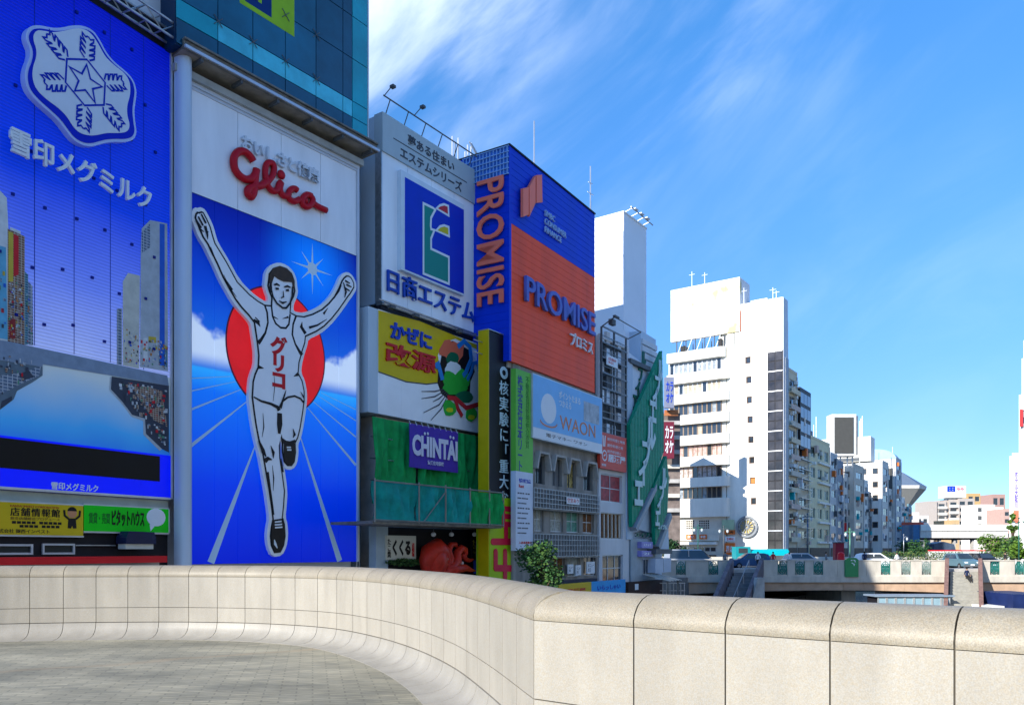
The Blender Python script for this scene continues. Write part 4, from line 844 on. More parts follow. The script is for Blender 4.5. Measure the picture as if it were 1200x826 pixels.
text(es, '日商エステム', FE, (453, 555, 314, 341), .06, mk('estate_letter_blue', (.01, .06, .42), .35, var=0), .12, .012)
# rail with lamps over the sign
rl = thing('roof_rail', 'thin grey lamp rail along the top of the white estate billboard', 'rail', FE, uE1 / 2, 0, zE1 + .05)
m = MB(); m.bar((-.2, .35, zE1 + .75), (uE1 - .2, .35, zE1 + .75), .04, 6)
m.build('rail_bar', dgrey, rl)
for k in range(6):
    uu = .3 + k * (uE1 - .9) / 5; m = MB(); m.bar((uu, .0, zE1 + .05), (uu, .35, zE1 + .75), .03, 5); m.build('rail_post', dgrey, rl)
for k, uu in enumerate((-.15, 2.2)):
    m = MB(); m.bar((uu, .35, zE1 + .75), (uu - .05, .9, zE1 + 1.0), .025, 5); m.box(uu - .12, uu + .1, .85, 1.1, zE1 + .95, zE1 + 1.08); m.build('rail_lamp', dgrey, rl)
an = thing('roof_antenna', 'white lattice aerials and pipes on the roof behind the white estate billboard', 'antenna', FE, uE1 - 1, -3, zE1 - .8)
m = MB()
for px, top in ((530, 160), (533, 166), (537, 162), (545, 178), (552, 172), (548, 170)):
    uu = FE.U(px, -3); m.bar((uu, -3, zE1 - .8), (uu, -3, FE.Z(px, top, -3)), .05, 5)
a = FE.uz(552, 168, -3); b = FE.uz(560, 182, -3); m.bar((a[0], -3, a[1]), (b[0], -3, b[1]), .06); a = FE.uz(550, 166, -3); m.bar((a[0], -3, a[1]), (b[0] - .2, -3, b[1]), .04)
m.build('mast', mk('white_aerial', (.6, .62, .65), .4, .3, var=.1), an); m = MB(); rng = random.Random(5)
for k in range(14): uu = FE.U(rng.uniform(536, 553), -3); m.box(uu, uu + .18, -3.1, -2.9, zE1 - .3 + rng.random() * 1.6, zE1 - .1 + rng.random() * 1.7)
m.build('fitting', mk('aerial_fitting', (.40, .28, .25), .5, var=.5, scale=5), an)

# cold-remedy billboard
zk1 = FE.Z(443, 362, .25); zk0 = FE.Z(449, 485.5, .25); uk0 = FE.U(443.5, .25); uk1 = FE.U(562, .25)
kz = thing('billboard', 'yellow over white billboard with red and blue Japanese letters below the estate sign', 'billboard', FE, (uk0 + uk1) / 2, 0, zk0)
piece(kz, 'cabinet', sdE, (uk0 - .7, uk1, -2.2, .2, zk0, zk1)); kw = mk('kaze_white', (.86, .88, .90), .4, var=.06, scale=.6); 
for k in range(5): piece(kz, 'white_panel', kw, (uk0 + (uk1 - uk0) * k / 5 + .003, uk0 + (uk1 - uk0) * (k + 1) / 5 - .003, .2, .25, zk0, zk1))
def K_(x_, y_, w_=.27): return FE.uz(420 + x_ / 4.13, 300 + y_ / 4.13, w_)
yel = [K_(97, 262), K_(300, 316), K_(575, 430), K_(575, 452), K_(470, 400), K_(410, 420), K_(385, 480), K_(400, 560), K_(390, 610), K_(330, 620), K_(230, 608), K_(160, 582), K_(97, 560)]
m = MB(); m.prism(yel, .251, .262); m.build('yellow_field', mk('kaze_yellow', (.66, .48, .0), .4, var=.05), kz)
text(kz, 'かぜに', FE, (457, 505, 376, 396), .262, mk('kaze_blue', (.01, .05, .45), .4, var=0), .1, .03)
text(kz, '改源', FE, (451, 510, 399, 424), .262, mk('kaze_red', (.55, .015, .02), .4, var=0), .10, .022)
# plain stand-in for the printed picture: blue, orange and green swirls with a red ribbon
cols = dict(b=mk('swirl_blue', (.02, .22, .60), .4, var=0), o=mk('swirl_orange', (.72, .15, .08), .4, var=0), g=mk('swirl_green', (.03, .42, .05), .4, var=0), w=ew, r=mk('swirl_red', (.55, .03, .04), .4, var=0), k=tb, y=mk('swirl_yellow', (.6, .6, .02), .4, var=0), d=mk('swirl_dark_green', (.01, .14, .07), .4, var=0))
def blob(cx, cy, rx, ry, c, w_, n=14, j=.12, seed=1):
    rg = random.Random(seed); m = MB(); m.prism([K_(cx + rx * (1 + rg.uniform(-j, j)) * math.cos(2 * math.pi * k / n), cy + ry * (1 + rg.uniform(-j, j)) * math.sin(2 * math.pi * k / n)) for k in range(n)], .255, w_); m.build('printed_swirl', cols[c], kz)
for a in [(515, 620, 75, 175, 'w', .262, 16, .08, 1), (470, 560, 85, 150, 'k', .268, 18, .1, 2), (440, 455, 42, 45, 'o', .275, 12, .3, 3), (478, 462, 34, 50, 'o', .277, 12, .3, 4), (456, 495, 30, 32, 'd', .28, 10, .1, 5), (455, 545, 36, 34, 'w', .283, 14, .25, 6), (440, 600, 34, 45, 'g', .286, 12, .15, 7), (500, 600, 44, 50, 'g', .289, 12, .15, 8), (470, 640, 60, 34, 'g', .292, 12, .15, 9), (512, 682, 42, 30, 'd', .295, 12, .1, 10), (440, 735, 32, 38, 'g', .298, 12, .15, 11), (545, 765, 28, 34, 'g', .301, 12, .15, 12), (440, 745, 18, 12, 'y', .304, 8, .1, 13), (545, 780, 18, 12, 'y', .3045, 8, .1, 14)]: blob(*a)
for i, (pts, hw, c) in enumerate([([(480, 440), (510, 412), (538, 440), (545, 500), (520, 560), (505, 580)], .14, 'b'), ([(405, 600), (395, 560), (385, 525), (370, 535)], .16, 'b'), ([(525, 600), (545, 560), (555, 520), (575, 515), (582, 560)], .11, 'b'), ([(430, 685), (470, 690), (520, 735), (585, 715)], .13, 'r'), ([(465, 690), (480, 740), (500, 775)], .13, 'r')]):
    m = MB(); m.ribbon([K_(*p) for p in pts], hw, .31 + .004 * i, thick=.03); m.build('printed_swirl', cols[c], kz)
m = MB()
for i, pts in enumerate([[(430, 640), (370, 655), (305, 655)], [(430, 645), (370, 680), (305, 690)], [(432, 652), (390, 690), (360, 705)], [(434, 660), (390, 720), (315, 758)], [(436, 668), (400, 740), (350, 795)]]): m.ribbon([K_(*p) for p in pts], [.02, .04, .02], .27 + i * .001)
m.build('printed_line', dl, kz)
m = MB(); m.ribbon([K_(*p) for p in [(97, 560), (160, 582), (230, 608), (330, 620), (395, 612)]], .035, .264); m.build('printed_line', dl, kz)
# lamp rails between the signs
rr_ = thing('lamp_rail', 'steel lamp rail with short arms between the estate and yellow billboards', 'rail', FE, uE1 / 2, .5, zk1 + .2)
m = MB(); m.bar((-.4, .55, zk1 + .28), (uE1 + .4, .55, zk1 + .28), .05, 6)
m.bar((-.4, .2, zk1 + .55), (uE1 + .3, .2, zk1 + .55), .05, 6); m.build('rail_bar', steel, rr_)
for k in range(5): uu = .1 + k * 1.9; m = MB(); m.bar((uu, .1, zk1 + .55), (uu, .6, zk1 + .28), .035, 5); m.box(uu - .15, uu + .2, .5, .75, zk1 + .1, zk1 + .26); m.build('lamp_arm', dgrey, rr_)
piece(eb, 'recess_shade_block', dk, (0, uE1, -2.15, -.05, zk1, zE0 - .14))  # solid dark block paints the shade between the two billboards

# green netting over the lower storeys, banner
gnm = mk('green_netting', (.008, .34, .085), .7, var=.22, scale=2, bump=.5); tnm = mk('teal_netting', (.008, .30, .27), .7, var=.22, scale=2, bump=.5)
u0, u1 = FE.U(436, .5), FE.U(570, .5); z1n = FE.Z(436, 485, .5); z0n = FE.Z(447, 588, .5)
nt_ = thing('construction_netting', 'dark green construction netting hung over the storeys under the yellow billboard', 'netting', FE, (u0 + u1) / 2, .5, z0n)
def cloth(ua, ub, za, zb_, w0, nx, nz, amp, seed, ztop_b=None, th=.03):
    rg = random.Random(seed); ph = [rg.uniform(0, 6.28) for _ in range(6)]; m = MB(); m.smooth = True; vs = []
    for j in range(nz + 1):
        for i in range(nx + 1):
            s, t = i / nx, j / nz; zt = zb_ + ((ztop_b - zb_) * s if ztop_b is not None else 0)
            w_ = w0 + amp * (math.sin(s * 9 + ph[0] + 2 * math.sin(t * 2 + ph[1])) * .5 + math.sin(s * 23 + ph[2] + t * 3) * .3 + math.sin(s * 41 + ph[3] - t * 5) * .2) * (.25 + (1 - abs(2 * t - 1)))
            vs.append((ua + (ub - ua) * s, -w_, za + (zt - za) * t))
    n = nx + 1
    fs = [(j * n + i, j * n + i + 1, (j + 1) * n + i + 1, (j + 1) * n + i) for j in range(nz) for i in range(nx)]
    m.faces(vs, fs); k = len(vs); m.faces([(v[0], v[1] + th, v[2]) for v in vs], [f[::-1] for f in fs]); return m
nst = [u0, u0 + (u1 - u0) * .36, u0 + (u1 - u0) * .66, u1]
for k in range(3): cloth(nst[k], nst[k + 1] + .03, z0n - .1, z1n - .12, .48 + .03 * k, 34, 16, .34, 11 + k).build('net_sheet', gnm, nt_)
m = MB(); 
for t in (.25, .5, .75): m.bar((u0, .34, z0n + (z1n - z0n) * t), (u1, .34, z0n + (z1n - z0n) * t), .03, 5)
m.build('scaffold_pipe', steel, nt_)
piece(eb, 'lower_wall', concr, (-.2, uE1 + .3, -2.15, -.2, GZ, zk0 - .05))
bn_ = thing('banner', 'purple banner with white letters hung on the dark green netting', 'banner', FE, FE.U(510, .7), .7, FE.Z(482, 548, .7))
ub0, ub1 = FE.U(479.5, .95), FE.U(537, .95); zb1, zb0 = FE.Z(480, 495.5, .95), FE.Z(480, 547, .95)
cloth(ub0, ub1, zb0, zb1, .95, 16, 10, .05, 33).build('sheet', mk('banner_purple', (.07, .03, .36), .55, var=.08, scale=3), bn_)
bw = mk('banner_white', (.62, .62, .74), .5, var=0)
text(bn_, 'CHINTAI', FE, (483, 536, 508, 533), .99, bw, .02, .045); text(bn_, '賃貸住宅情報', FE, (501, 520, 539, 544), .99, bw, .01, .02)
m = MB()
for px, py in ((498, 508), (501.5, 508), (528, 512), (531.5, 513)): c_ = FE.uz(px, py, 1.); m = MB(); m.ball((c_[0], -.995, c_[1]), .09, .02, .09, 8, 4); m.build('letter_dot', bw, bn_)
m = MB()
for k in range(9): uu = ub0 + .1 + (ub1 - ub0 - .2) * k / 8; m.bar((uu, .97, zb1 - .06), (uu, .85, zb1 + .16), .018, 4)
m.build('cord', wsign, bn_)
# scaffold platform projecting over the walk
us0, us1 = FE.U(437, 3.0), FE.U(588, 3.0); zs1_ = FE.Z(437, 578, 3.0); zs0_ = FE.Z(437, 609, 3.0); zsp = FE.Z(588, 575, 3.0)
sc = thing('scaffold', 'projecting scaffold platform wrapped in teal and green netting above the octopus shop', 'scaffold', FE, (us0 + us1) / 2, 2.9, zs0_)
L_ = us1 - us0; cuts = [0, .27, .46, .73, .755, 1.0]
zt = FE.Z(500, 569, 3.0)
for k, (a, b, mt_) in enumerate([(0, .30, tnm), (.30, .50, tnm), (.50, .70, tnm), (.70, .87, gnm), (.87, 1.0, gnm)]): cloth(us0 + L_ * a, us0 + L_ * b + .03, zs0_ + .05, zt - .02 * k, 2.95 + .02 * k, 20, 8, .28, 40 + k).build('net_sheet', mt_, sc)
m = MB()
for t in (.0, .30, .50, .70, .87, 1.0): m.bar((us0 + L_ * t, 3.12, zs0_ - .1), (us0 + L_ * t, 3.12, zt + .12), .045, 6)
m.bar((us0, 3.14, zt), (us1, 3.14, zt), .04, 6); m.bar((us0, 3.14, zs0_), (us1, 3.14, zs0_), .04, 6); m.bar((us0 + L_ * .33, 3.15, zs0_), (us0 + L_ * .49, 3.15, zt - .3), .035, 6)
m.build('scaffold_pipe', mk('dull_scaffold_pipe', (.28, .27, .24), .5, .6, var=.2), sc)
piece(sc, 'deck_board', brownst, (us0, us1, .1, 3.0, zs0_ - .18, zs0_ - .04)); 
sdf = FE.side(us1, .1); o_ = cloth(0, 2.9, zs0_, zt, 0, 8, 5, .06, 9); ob2 = o_.build('net_side', gnm); ob2.parent = sc; ob2.matrix_world = Fr(*FE.xy(us1, .1), d=(FE.wx, FE.wy)).M
# octopus shop under the scaffold
sh = thing('octopus_restaurant', 'dark shopfront with a white brush-lettered board below the netting scaffold', 'restaurant', FE, 4, 0, GZ)
ush0, ush1 = FE.U(446, .3), FE.U(568, .3); zc_ = zs0_ - .19
piece(sh, 'back_wall', dk, (ush0 + .8, ush1, -.2, -.1, GZ, zc_)); piece(sh, 'side_column', mk('pale_blue_pillar', (.40, .50, .58), .5), (ush0 - .45, ush0 + .45, -.1, .4, GZ, zc_))
u0, u1, z0, z1 = FE.rect((452.5, 487.5, 627, 656), .5); piece(sh, 'name_board', mk('cream_board', (.60, .60, .52), .5, var=.06), (u0, u1, .38, .5, z0, z1)); piece(sh, 'board_frame', dk, (u0 - .06, u1 + .06, .3, .378, z0 - .06, z1 + .06))
text(sh, 'くくる', FE, (460, 481, 632, 651), .5, tb, .02, .05); vtext(sh, 'たこ焼', FE, (454, 458, 631, 653), .5, tb, .02, .01); vtext(sh, '道頓堀', FE, (482.5, 485.5, 636, 652), .5, _M['kaze_red'], .02, .01)
leaf = mk('leaf_green', (.035, .10, .03), .6, var=.4, scale=3); leaf2 = mk('leaf_light_green', (.075, .15, .035), .6, var=.4, scale=3)
def leafcloud(c, r, n, size, seed, fr=None):
    rg = random.Random(seed); m = MB()
    for _ in range(n):
        while True:
            p = Vector((rg.uniform(-1, 1), rg.uniform(-1, 1), rg.uniform(-1, 1)))
            if .25 < p.length < 1: break
        p = Vector((c[0] + p.x * r[0], c[1] + p.y * r[1], c[2] + p.z * r[2])); a = Vector((rg.uniform(-1, 1), rg.uniform(-1, 1), rg.uniform(-.6, .6))).normalized(); b = a.orthogonal().normalized(); q = a.cross(b); s = size * rg.uniform(.6, 1.3); b = (b * rg.uniform(.3, 1) + q * rg.uniform(-1, 1)).normalized()
        m.m = rg.randint(0, 1); m.face([p - a * s, p + b * s * .45, p + a * s, p - b * s * .45])
    return m
hedge = thing('potted_shrubs', 'strip of low green leaves under the white octopus shop board', 'plant', FE, (u0 + u1) / 2, .5, z0 - .4)
leafcloud(((u0 + u1) / 2 + .2, -.62, z0 - .12), (1.6, .2, .22), 500, .09, 4).build('foliage', [leaf, leaf2], hedge)
vs_ = thing('vertical_sign', 'narrow blue vertical sign with white kana beside the yellow post', 'sign', FE, FE.U(562, .7), .7, FE.Z(560, 672, .7))
u0, u1, z0, z1 = FE.rect((558, 567, 633, 672), .7); piece(vs_, 'panel', mk('sign_cobalt', (.02, .07, .45), .4, var=.05), (u0, u1, .5, .7, z0, z1)); vtext(vs_, 'くれおーる', FE, (559.5, 565.5, 635, 669), .7, wsign, .02, .0)
vs2 = thing('vertical_sign', 'thin black hanging sign with yellow kana above the octopus arm', 'sign', FE, FE.U(555.5, .75), .7, FE.Z(555, 660, .7))
u0, u1, z0, z1 = FE.rect((553, 557.5, 630, 656), .7); piece(vs2, 'panel', black, (u0, u1, .6, .7, z0, z1)); vtext(vs2, 'たこ', FE, (553.8, 556.8, 632, 648), .7, py_, .02, .0)
for i, px in enumerate((508, 529, 556)):
    c_ = FE.uz(px, 626, .9); lp = thing('spot_lamp', ['round white spot lamp above the octopus head', 'white spot lamp above the octopus arms', 'white spot lamp next to the blue kana sign'][i], 'lamp', FE, c_[0], .9, c_[1], 'spot lamps over the octopus')
    m = MB(); m.ball((c_[0], -.9, c_[1]), .15, .15, .13); m.build('lamp_head', wsign, lp); m = MB(); m.bar((c_[0], .9, c_[1] + .1), (c_[0], .9, zc_), .02); m.build('lamp_stem', dgrey, lp)
oc = thing('octopus_figure', 'giant shiny red octopus figure mounted on the shopfront', 'octopus figure', FE, FE.U(520, 1), 1, FE.Z(500, 668, 1))
ored = mk('octopus_red', (.55, .035, .02), .35, var=.18, scale=3, bump=.2)
def O_(x_, y_, w_=1.0): u_, z_ = FE.uz(425 + x_ / 6.316, 560 + y_ / 6.316, w_); return (u_, -w_, z_)
m = MB(); m.smooth = True
c_ = O_(530, 590); m.path([O_(470, 700), O_(475, 620), O_(500, 560), O_(550, 530), O_(595, 560), O_(610, 620), O_(600, 690)], [.25, .45, .6, .65, .5, .35, .2], 12); m.ball(O_(535, 615), .78, .7, .95, 18, 12); m.build('head', ored, oc)
for i, (pts, rad) in enumerate([([(600, 650), (640, 640), (650, 590), (635, 540), (650, 495), (690, 490), (700, 515)], [.34, .28, .24, .2, .17, .13, .06]), ([(600, 690), (660, 660), (700, 610), (700, 550), (730, 520), (760, 530), (765, 560), (745, 575)], [.36, .32, .28, .25, .22, .18, .12, .05]), ([(610, 700), (700, 670), (760, 665), (800, 680), (830, 685)], [.35, .28, .22, .13, .05]), ([(740, 560), (760, 600), (790, 610), (820, 600)], [.2, .16, .12, .04]), ([(580, 700), (640, 720), (720, 715)], [.34, .25, .1])]):
    m = MB(); m.smooth = True; m.path([O_(a, b, 1.1 + .1 * (i % 3)) for a, b in pts], rad, 10); m.build('arm', ored, oc)
for p in ((620, 600), (735, 630)): m = MB(); m.smooth = True; q = O_(p[0], p[1], 1.35); m.ball(q, .12, .1, .12, 10, 6); m.build('eye', mk('octopus_eye_pale', (.6, .45, .4), .3), oc)

# ------------------------------------------------------------------ black vertical news sign with yellow edge
FBk = Fr(*(lambda y_: ((572.5 - HX) / FPX * y_, y_))(46.6), vp=1250)
ubk = FBk.U(604.5); zt_ = FBk.Z(572, 387)
nb_ = thing('vertical_sign', 'tall black news ticker sign with yellow side and white vertical Japanese text', 'sign', FBk, ubk / 2, -.3, FBk.Z(590, 583))
zm = FBk.Z(590, 583)
piece(nb_, 'black_face', mk('ticker_black', (.008, .008, .012), .4, var=.1), (.0, ubk, -.7, 0, zm, zt_)); piece(nb_, 'yellow_side', mk('ticker_yellow', (.60, .45, .005), .4, var=.08), (-.07, -.002, -.7, .04, GZ, zt_ + .05)); piece(nb_, 'top_cap', steel, (-.07, ubk + .02, -.7, .04, zt_ + .052, zt_ + .1))
vtext(nb_, '◎核実験に「重大な', FBk, (585, 596, 428, 590), .0, mk('ticker_cyan_white', (.55, .72, .78), .4, var=0), .015, .012, line=1.06)
m = MB()
for z_ in (FBk.Z(566, 398), FBk.Z(566, 412)): m.bar((-.07, -.4, z_), (-.9, -.4, z_), .035, 5)
m.build('bracket', steel, nb_)
tg = thing('vertical_sign', 'lime green sign with huge bold red characters below the black ticker sign', 'sign', FBk, ubk / 2, .0, GZ - 2)
piece(tg, 'panel', mk('sign_lime', (.42, .62, .01), .4, var=.05), (.0, ubk + .05, -.9, .06, GZ - 2.3, zm - .01))
def T_(x_, y_): return FBk.uz(425 + x_ / 6.316, 560 + y_ / 6.316, .09)
m = MB(); hw = .20
for i, seg in enumerate([[(1045, 225), (1130, 235)], [(1040, 280), (1130, 290)], [(1045, 340), (1125, 345)], [(1040, 225), (1042, 340)], [(1062, 345), (1062, 470)], [(1112, 385), (1112, 440)], [(965, 470), (1140, 470)], [(985, 545), (985, 665)], [(1055, 545), (1055, 735)], [(1125, 555), (1125, 680)], [(985, 665), (1125, 668)], [(1125, 700), (1130, 735)]]):
    a, b = T_(*seg[0]), T_(*seg[1]); h_ = hw if i not in (0, 1, 2) else .16
    for q in (a, b): m.prism([(q[0] + h_ * math.cos(R_(t)), q[1] + h_ * math.sin(R_(t))) for t in range(0, 360, 45)], .061, .085 + i * .002)
    m.ribbon([a, b], h_, .0855 + i * .002, thick=.024)
m.build('lettering', mk('tall_sign_red', (.68, .01, .05), .4, var=0), tg)

# ------------------------------------------------------------------ blue and orange-red corner building
pbm = mk('deep_blue_louvre', (0, .04, .60), .45, var=.10, scale=.5, streak=.2); pom = mk('orange_red_louvre', (1.0, .10, .03), .5, var=.12, scale=.5, streak=.2)
uP = FP.U(697); zPt = FP.Z(597, 170.5); zPm = FP.Z(600, 262); zPb = FP.Z(604, 425)
pbd = thing('office_building', 'corner building clad in deep blue and orange-red louvres, tallest of the near signs', 'building', FP, uP / 2, -3, GZ)
piece(pbd, 'core', concr, (.3, uP - .1, -6.7, -.3, zPb - .3, zPt - .4))
def louvres(root, fr, u0, u1, z0, z1, w1, mat, step, name):
    n = max(1, round((z1 - z0) / step)); h = (z1 - z0) / n
    for k in range(n):
        m = MB(); za = z0 + k * h; v = [(u0, -w1, za), (u1, -w1, za), (u1, -w1 + .015, za + h - .003), (u0, -w1 + .015, za + h - .003), (u0, -w1 + .25, za), (u1, -w1 + .25, za), (u1, -w1 + .25, za + h - .006), (u0, -w1 + .25, za + h - .006)]
        m.faces(v, [(0, 1, 2, 3), (3, 2, 6, 7), (1, 5, 6, 2), (4, 0, 3, 7), (0, 4, 5, 1)]); o = m.build(name, mat); o.parent = root
        if fr is not FRM[root.name]: o.matrix_world = fr.M
        else:
            o0 = ORG[root.name]; o.location = (-o0.x, -o0.y, -o0.z)
louvres(pbd, FP, .04, uP, zPm, zPt, 0, pbm, .42, 'blue_louvre')
louvres(pbd, FP, .04, uP, zPb, zPm - .005, 0, pom, .42, 'orange_louvre')
FPs = Fr(*FP.xy(0, -7), d=(FP.wx, FP.wy))       # its face towards the viewer; runs out to the corner at u = 7
FPs_corner = 7.0
louvres(pbd, FPs, 0, FPs_corner, zPb, zPt, .03, pbm, .5, 'side_louvre')
piece(pbd, 'coping', black, (-.06, uP + .05, -7.05, .06, zPt + .002, zPt + .1))
# pale lattice at the head of the side face
lat = MB(); za_, zb2 = FPs.Z(597, 204), zPt - .05
for k in range(14): uu = FPs_corner - 3.3 + k * 3.2 / 13; lat.box(uu - .02, uu + .02, .06, .12, za_, zb2)
for k in range(6): z_ = za_ + (zb2 - za_) * k / 5; lat.box(FPs_corner - 3.35, FPs_corner + .02, .08, .14, z_ - .02, z_ + .02)
lo = lat.build('lattice', mk('pale_blue_lattice', (.30, .50, .80), .4, .2, var=.1)); lo.parent = pbd; lo.matrix_world = FPs.M
lp_ = MB(); lp_.box(FPs_corner - 3.3, FPs_corner - .02, .035, .06, za_, zb2); lo = lp_.build('lattice_backing', mk('mid_blue_panel', (.04, .16, .55), .4, var=.3, scale=3)); lo.parent = pbd; lo.matrix_world = FPs.M
ORG['side_tmp'] = Vector((0, 0, 0))
pol = mk('relief_orange', (.95, .20, .12), .4, var=0)
tmp = thing('wall_sign', 'vertical orange PROMISE lettering on the dark blue side of the corner building', 'sign', FPs, 5.5, 0, FPs.Z(570, 357))
text(tmp, 'PROMISE', FPs, (558, 589, 207, 357), .16, pol, .12, .012, rot=-90, box=(FPs.U(558, .3), FPs.U(589.5, .3), FPs.Z(573, 357, .3), FPs.Z(573, 209, .3)))
m = MB()
for k in range(9): z_ = FPs.Z(573, 215 + 16 * k, .1); m.bar((FPs.U(573), 0, z_), (FPs.U(573), .13, z_), .03, 4)
m.build('letter_bracket', dgrey, tmp)
fs_ = thing('wall_sign', 'orange slanted three-bar logo and white words on the blue louvres', 'sign', FP, 2, 0, FP.Z(620, 250))
def L3(x_, y_, w_=.3): return FP.uz(540 + x_ / 4.13, 150 + y_ / 4.13, w_)
for q in ([(302, 292), (329, 287), (329, 420), (302, 430)], [(333, 283), (362, 232), (362, 365), (333, 428)], [(367, 229), (393, 227), (396, 360), (367, 362)]): m = MB(); m.prism([L3(*p) for p in q], .12, .3); m.build('logo_bar', pol, fs_)
text(fs_, 'SMBC\nCONSUMER\nFINANCE', FP, (637, 662, 248, 269), .03, mk('pale_blue_letter', (.35, .50, .75), .4, var=0), .1, .0, box=(FP.U(637), FP.U(662), FP.Z(637, 272), FP.Z(637, 246)))
ps_ = thing('wall_sign', 'big violet blue PROMISE word and white katakana on the orange-red louvres', 'sign', FP, 6, 0, FP.Z(650, 390))
text(ps_, 'PROMISE', FP, (613, 694, 322, 356), .06, mk('relief_violet', (.10, .14, .50), .4, var=0), .2, .012, box=(FP.U(613), FP.U(694.5), FP.Z(613, 353), FP.Z(613, 323)))
text(ps_, 'プロミス', FP, (666, 692, 389, 404), .06, mk('relief_white', (.7, .74, .78), .4, var=0), .12, .01, box=(FP.U(666.5), FP.U(692.5), FP.Z(666.5, 404), FP.Z(666.5, 388.5)))
m = MB(); m.path([(FP.U(626, -4), 4, zPt), (FP.U(626, -4), 4, FP.Z(626, 142, -4))], .05, 5); m.m = 0; m.path([(FP.U(692, -2), 2, zPt), (FP.U(692, -2), 2, FP.Z(692, 195, -2))], .05, 5)
at_ = thing('roof_antenna', 'thin tall aerial masts on the roof of the blue and red corner building', 'antenna', FP, 5, -3, zPt)
m = MB(); m.bar((FP.U(626, -4), -4, zPt), (FP.U(626, -4), -4, FP.Z(626, 142, -4)), .05, 5); m.build('mast', mk('light_aerial_metal', (.42, .45, .5), .4, .5, var=.1), at_); m = MB(); m.bar((FP.U(692, -2), -2, zPt), (FP.U(692, -2), -2, FP.Z(692, 195, -2)), .05, 5)
for z_, l_ in ((.35, .7), (.6, .5), (.75, .35)): zq = zPt + (FP.Z(692, 195, -2) - zPt) * z_; m.bar((FP.U(692, -2) - l_, -2, zq), (FP.U(692, -2) + l_, -2, zq + .1), .03, 4)
uq = FP.U(686, -2.5); m.bar((uq, -2.5, zPt), (uq, -2.5, zPt + 2.5), .035, 4); m.bar((uq - .5, -2.5, zPt + 1.9), (uq + .5, -2.5, zPt + 2), .03, 4)
m.build('mast', mk('light_aerial_metal', (.42, .45, .5), .4, .5, var=.1), at_)

# lower storeys below it
WZs = -.15
lb = thing('shop_building', 'stained concrete building with hooded windows and white balcony grilles below the blue panel', 'building', FP, uP / 2, WZs, GZ - 3)
zW = FP.Z(625, 512); uw0, uw1 = FP.U(604), FP.U(703.5)
def PW(xl, xr, yt, yb, ref=None, w_=WZs):
    r_ = ref or xl; return (FP.U(xl, w_), FP.U(xr, w_), FP.Z(r_, yb, w_), FP.Z(r_, yt, w_))
row1 = [PW(a, b, 533, 566, 627) for a, b in ((627.5, 638.5), (647, 658.5), (664.5, 675), (684, 694.5))]
row2 = [PW(a, b, 594, 622, 627) for a, b in ((626, 637), (645, 660), (664, 679), (683, 696))]
row3 = [PW(a, b, 649, 676, 660) for a, b in ((630, 642), (648, 662), (665, 680), (684, 698))]
wall(lb, FP, uw0, uw1, GZ - 3, zPb - .02, WZs, .35, row1 + row2 + row3, stain)
piece(lb, 'core', dk, (uw0, uw1, -7, -.9, GZ - 3, zPb - .1))
cur = [mk('curtain_brown', (.22, .10, .04), .8, var=.4, scale=6), mk('curtain_pale', (.40, .42, .38), .8, var=.3, scale=6), mk('window_green_film', (.12, .32, .24), .5, var=.3, scale=4), mk('poster_multicolour', (.45, .35, .12), .5, var=.7, scale=5), glassd]
for i, o in enumerate(row1): window(lb, FP, *o, WZs - .25, [glassd, mk('shutter_grey', (.16, .17, .18), .5), cur[3], glassd][i], dgrey, nx=2, nz=1)
for i, o in enumerate(row2): window(lb, FP, *o, WZs - .2, [cur[1], cur[1], cur[2], cur[0]][i], alum, nx=2, nz=2)
for i, o in enumerate(row3): window(lb, FP, *o, WZs - .2, [glassd, cur[0], cur[1], glassd][i], alum, nx=2)
for o in row1:      # gabled hoods
    m = MB(); c = (o[0] + o[1]) / 2; e0 = o[0] - .3; e1 = o[1] + .3; zt2 = o[3] + .12
    m.ribbon([(e0, o[2] + .9), (o[0] + .02, zt2 + .05), (o[1] - .02, zt2 + .05), (e1, o[2] + .9)], .07, WZs + .35, thick=.38); m.build('window_hood', concr, lb)
for (yt, yb) in ((571, 594), (625, 652)):
    u0, u1 = FP.U(626, .35), FP.U(703, .35); z1, z0 = FP.Z(626, yt, .35), FP.Z(626, yb, .35)
    m = MB()
    n = 24
    for k in range(n + 1): uu = u0 + (u1 - u0) * k / n; m.box(uu - .012, uu + .012, .33, .36, z0, z1)
    for k in range(5): z_ = z0 + (z1 - z0) * k / 4; m.box(u0, u1, .361, .385, z_ - .016, z_ + .016)
    m.build('balcony_grille', mk('white_grille', (.45, .48, .50), .4, .3), lb); piece(lb, 'balcony_slab', stain, (u0, u1, WZs, .33, z0 - .12, z0)); piece(lb, 'balcony_backing', mk('mesh_grey', (.16, .165, .17), .7, var=.3), (u0, u1, .18, .2, z0, z1 - .05))
u0, u1, z0, z1 = PW(664, 679, 582, 590, None, .4); piece(lb, 'notice_board', wsign, (u0, u1, .386, .41, z0, z1)); text(lb, '空室あり', FP, (665, 678, 583, 588), .41, _M['kaze_red'], .01, .0)
for i, (a, b, c, d) in enumerate(((666, 672, 661, 672), (675, 681, 662, 674), (688, 697, 658, 672))): u0, u1, z0, z1 = PW(a, b, c, d, None, .1); piece(lb, 'menu_board', wsign, (u0, u1, .0, .1, z0, z1)); text(lb, 'メニュー\n本日', FP, (a + 1, b - 1, c + 2, d - 2), .1, dl, .005, 0)
aws = thing('shop_banner', 'yellow and sky blue striped shop fascia just above the parapet', 'banner', FP, FP.U(690, 1), 1, FP.Z(690, 700, 1))
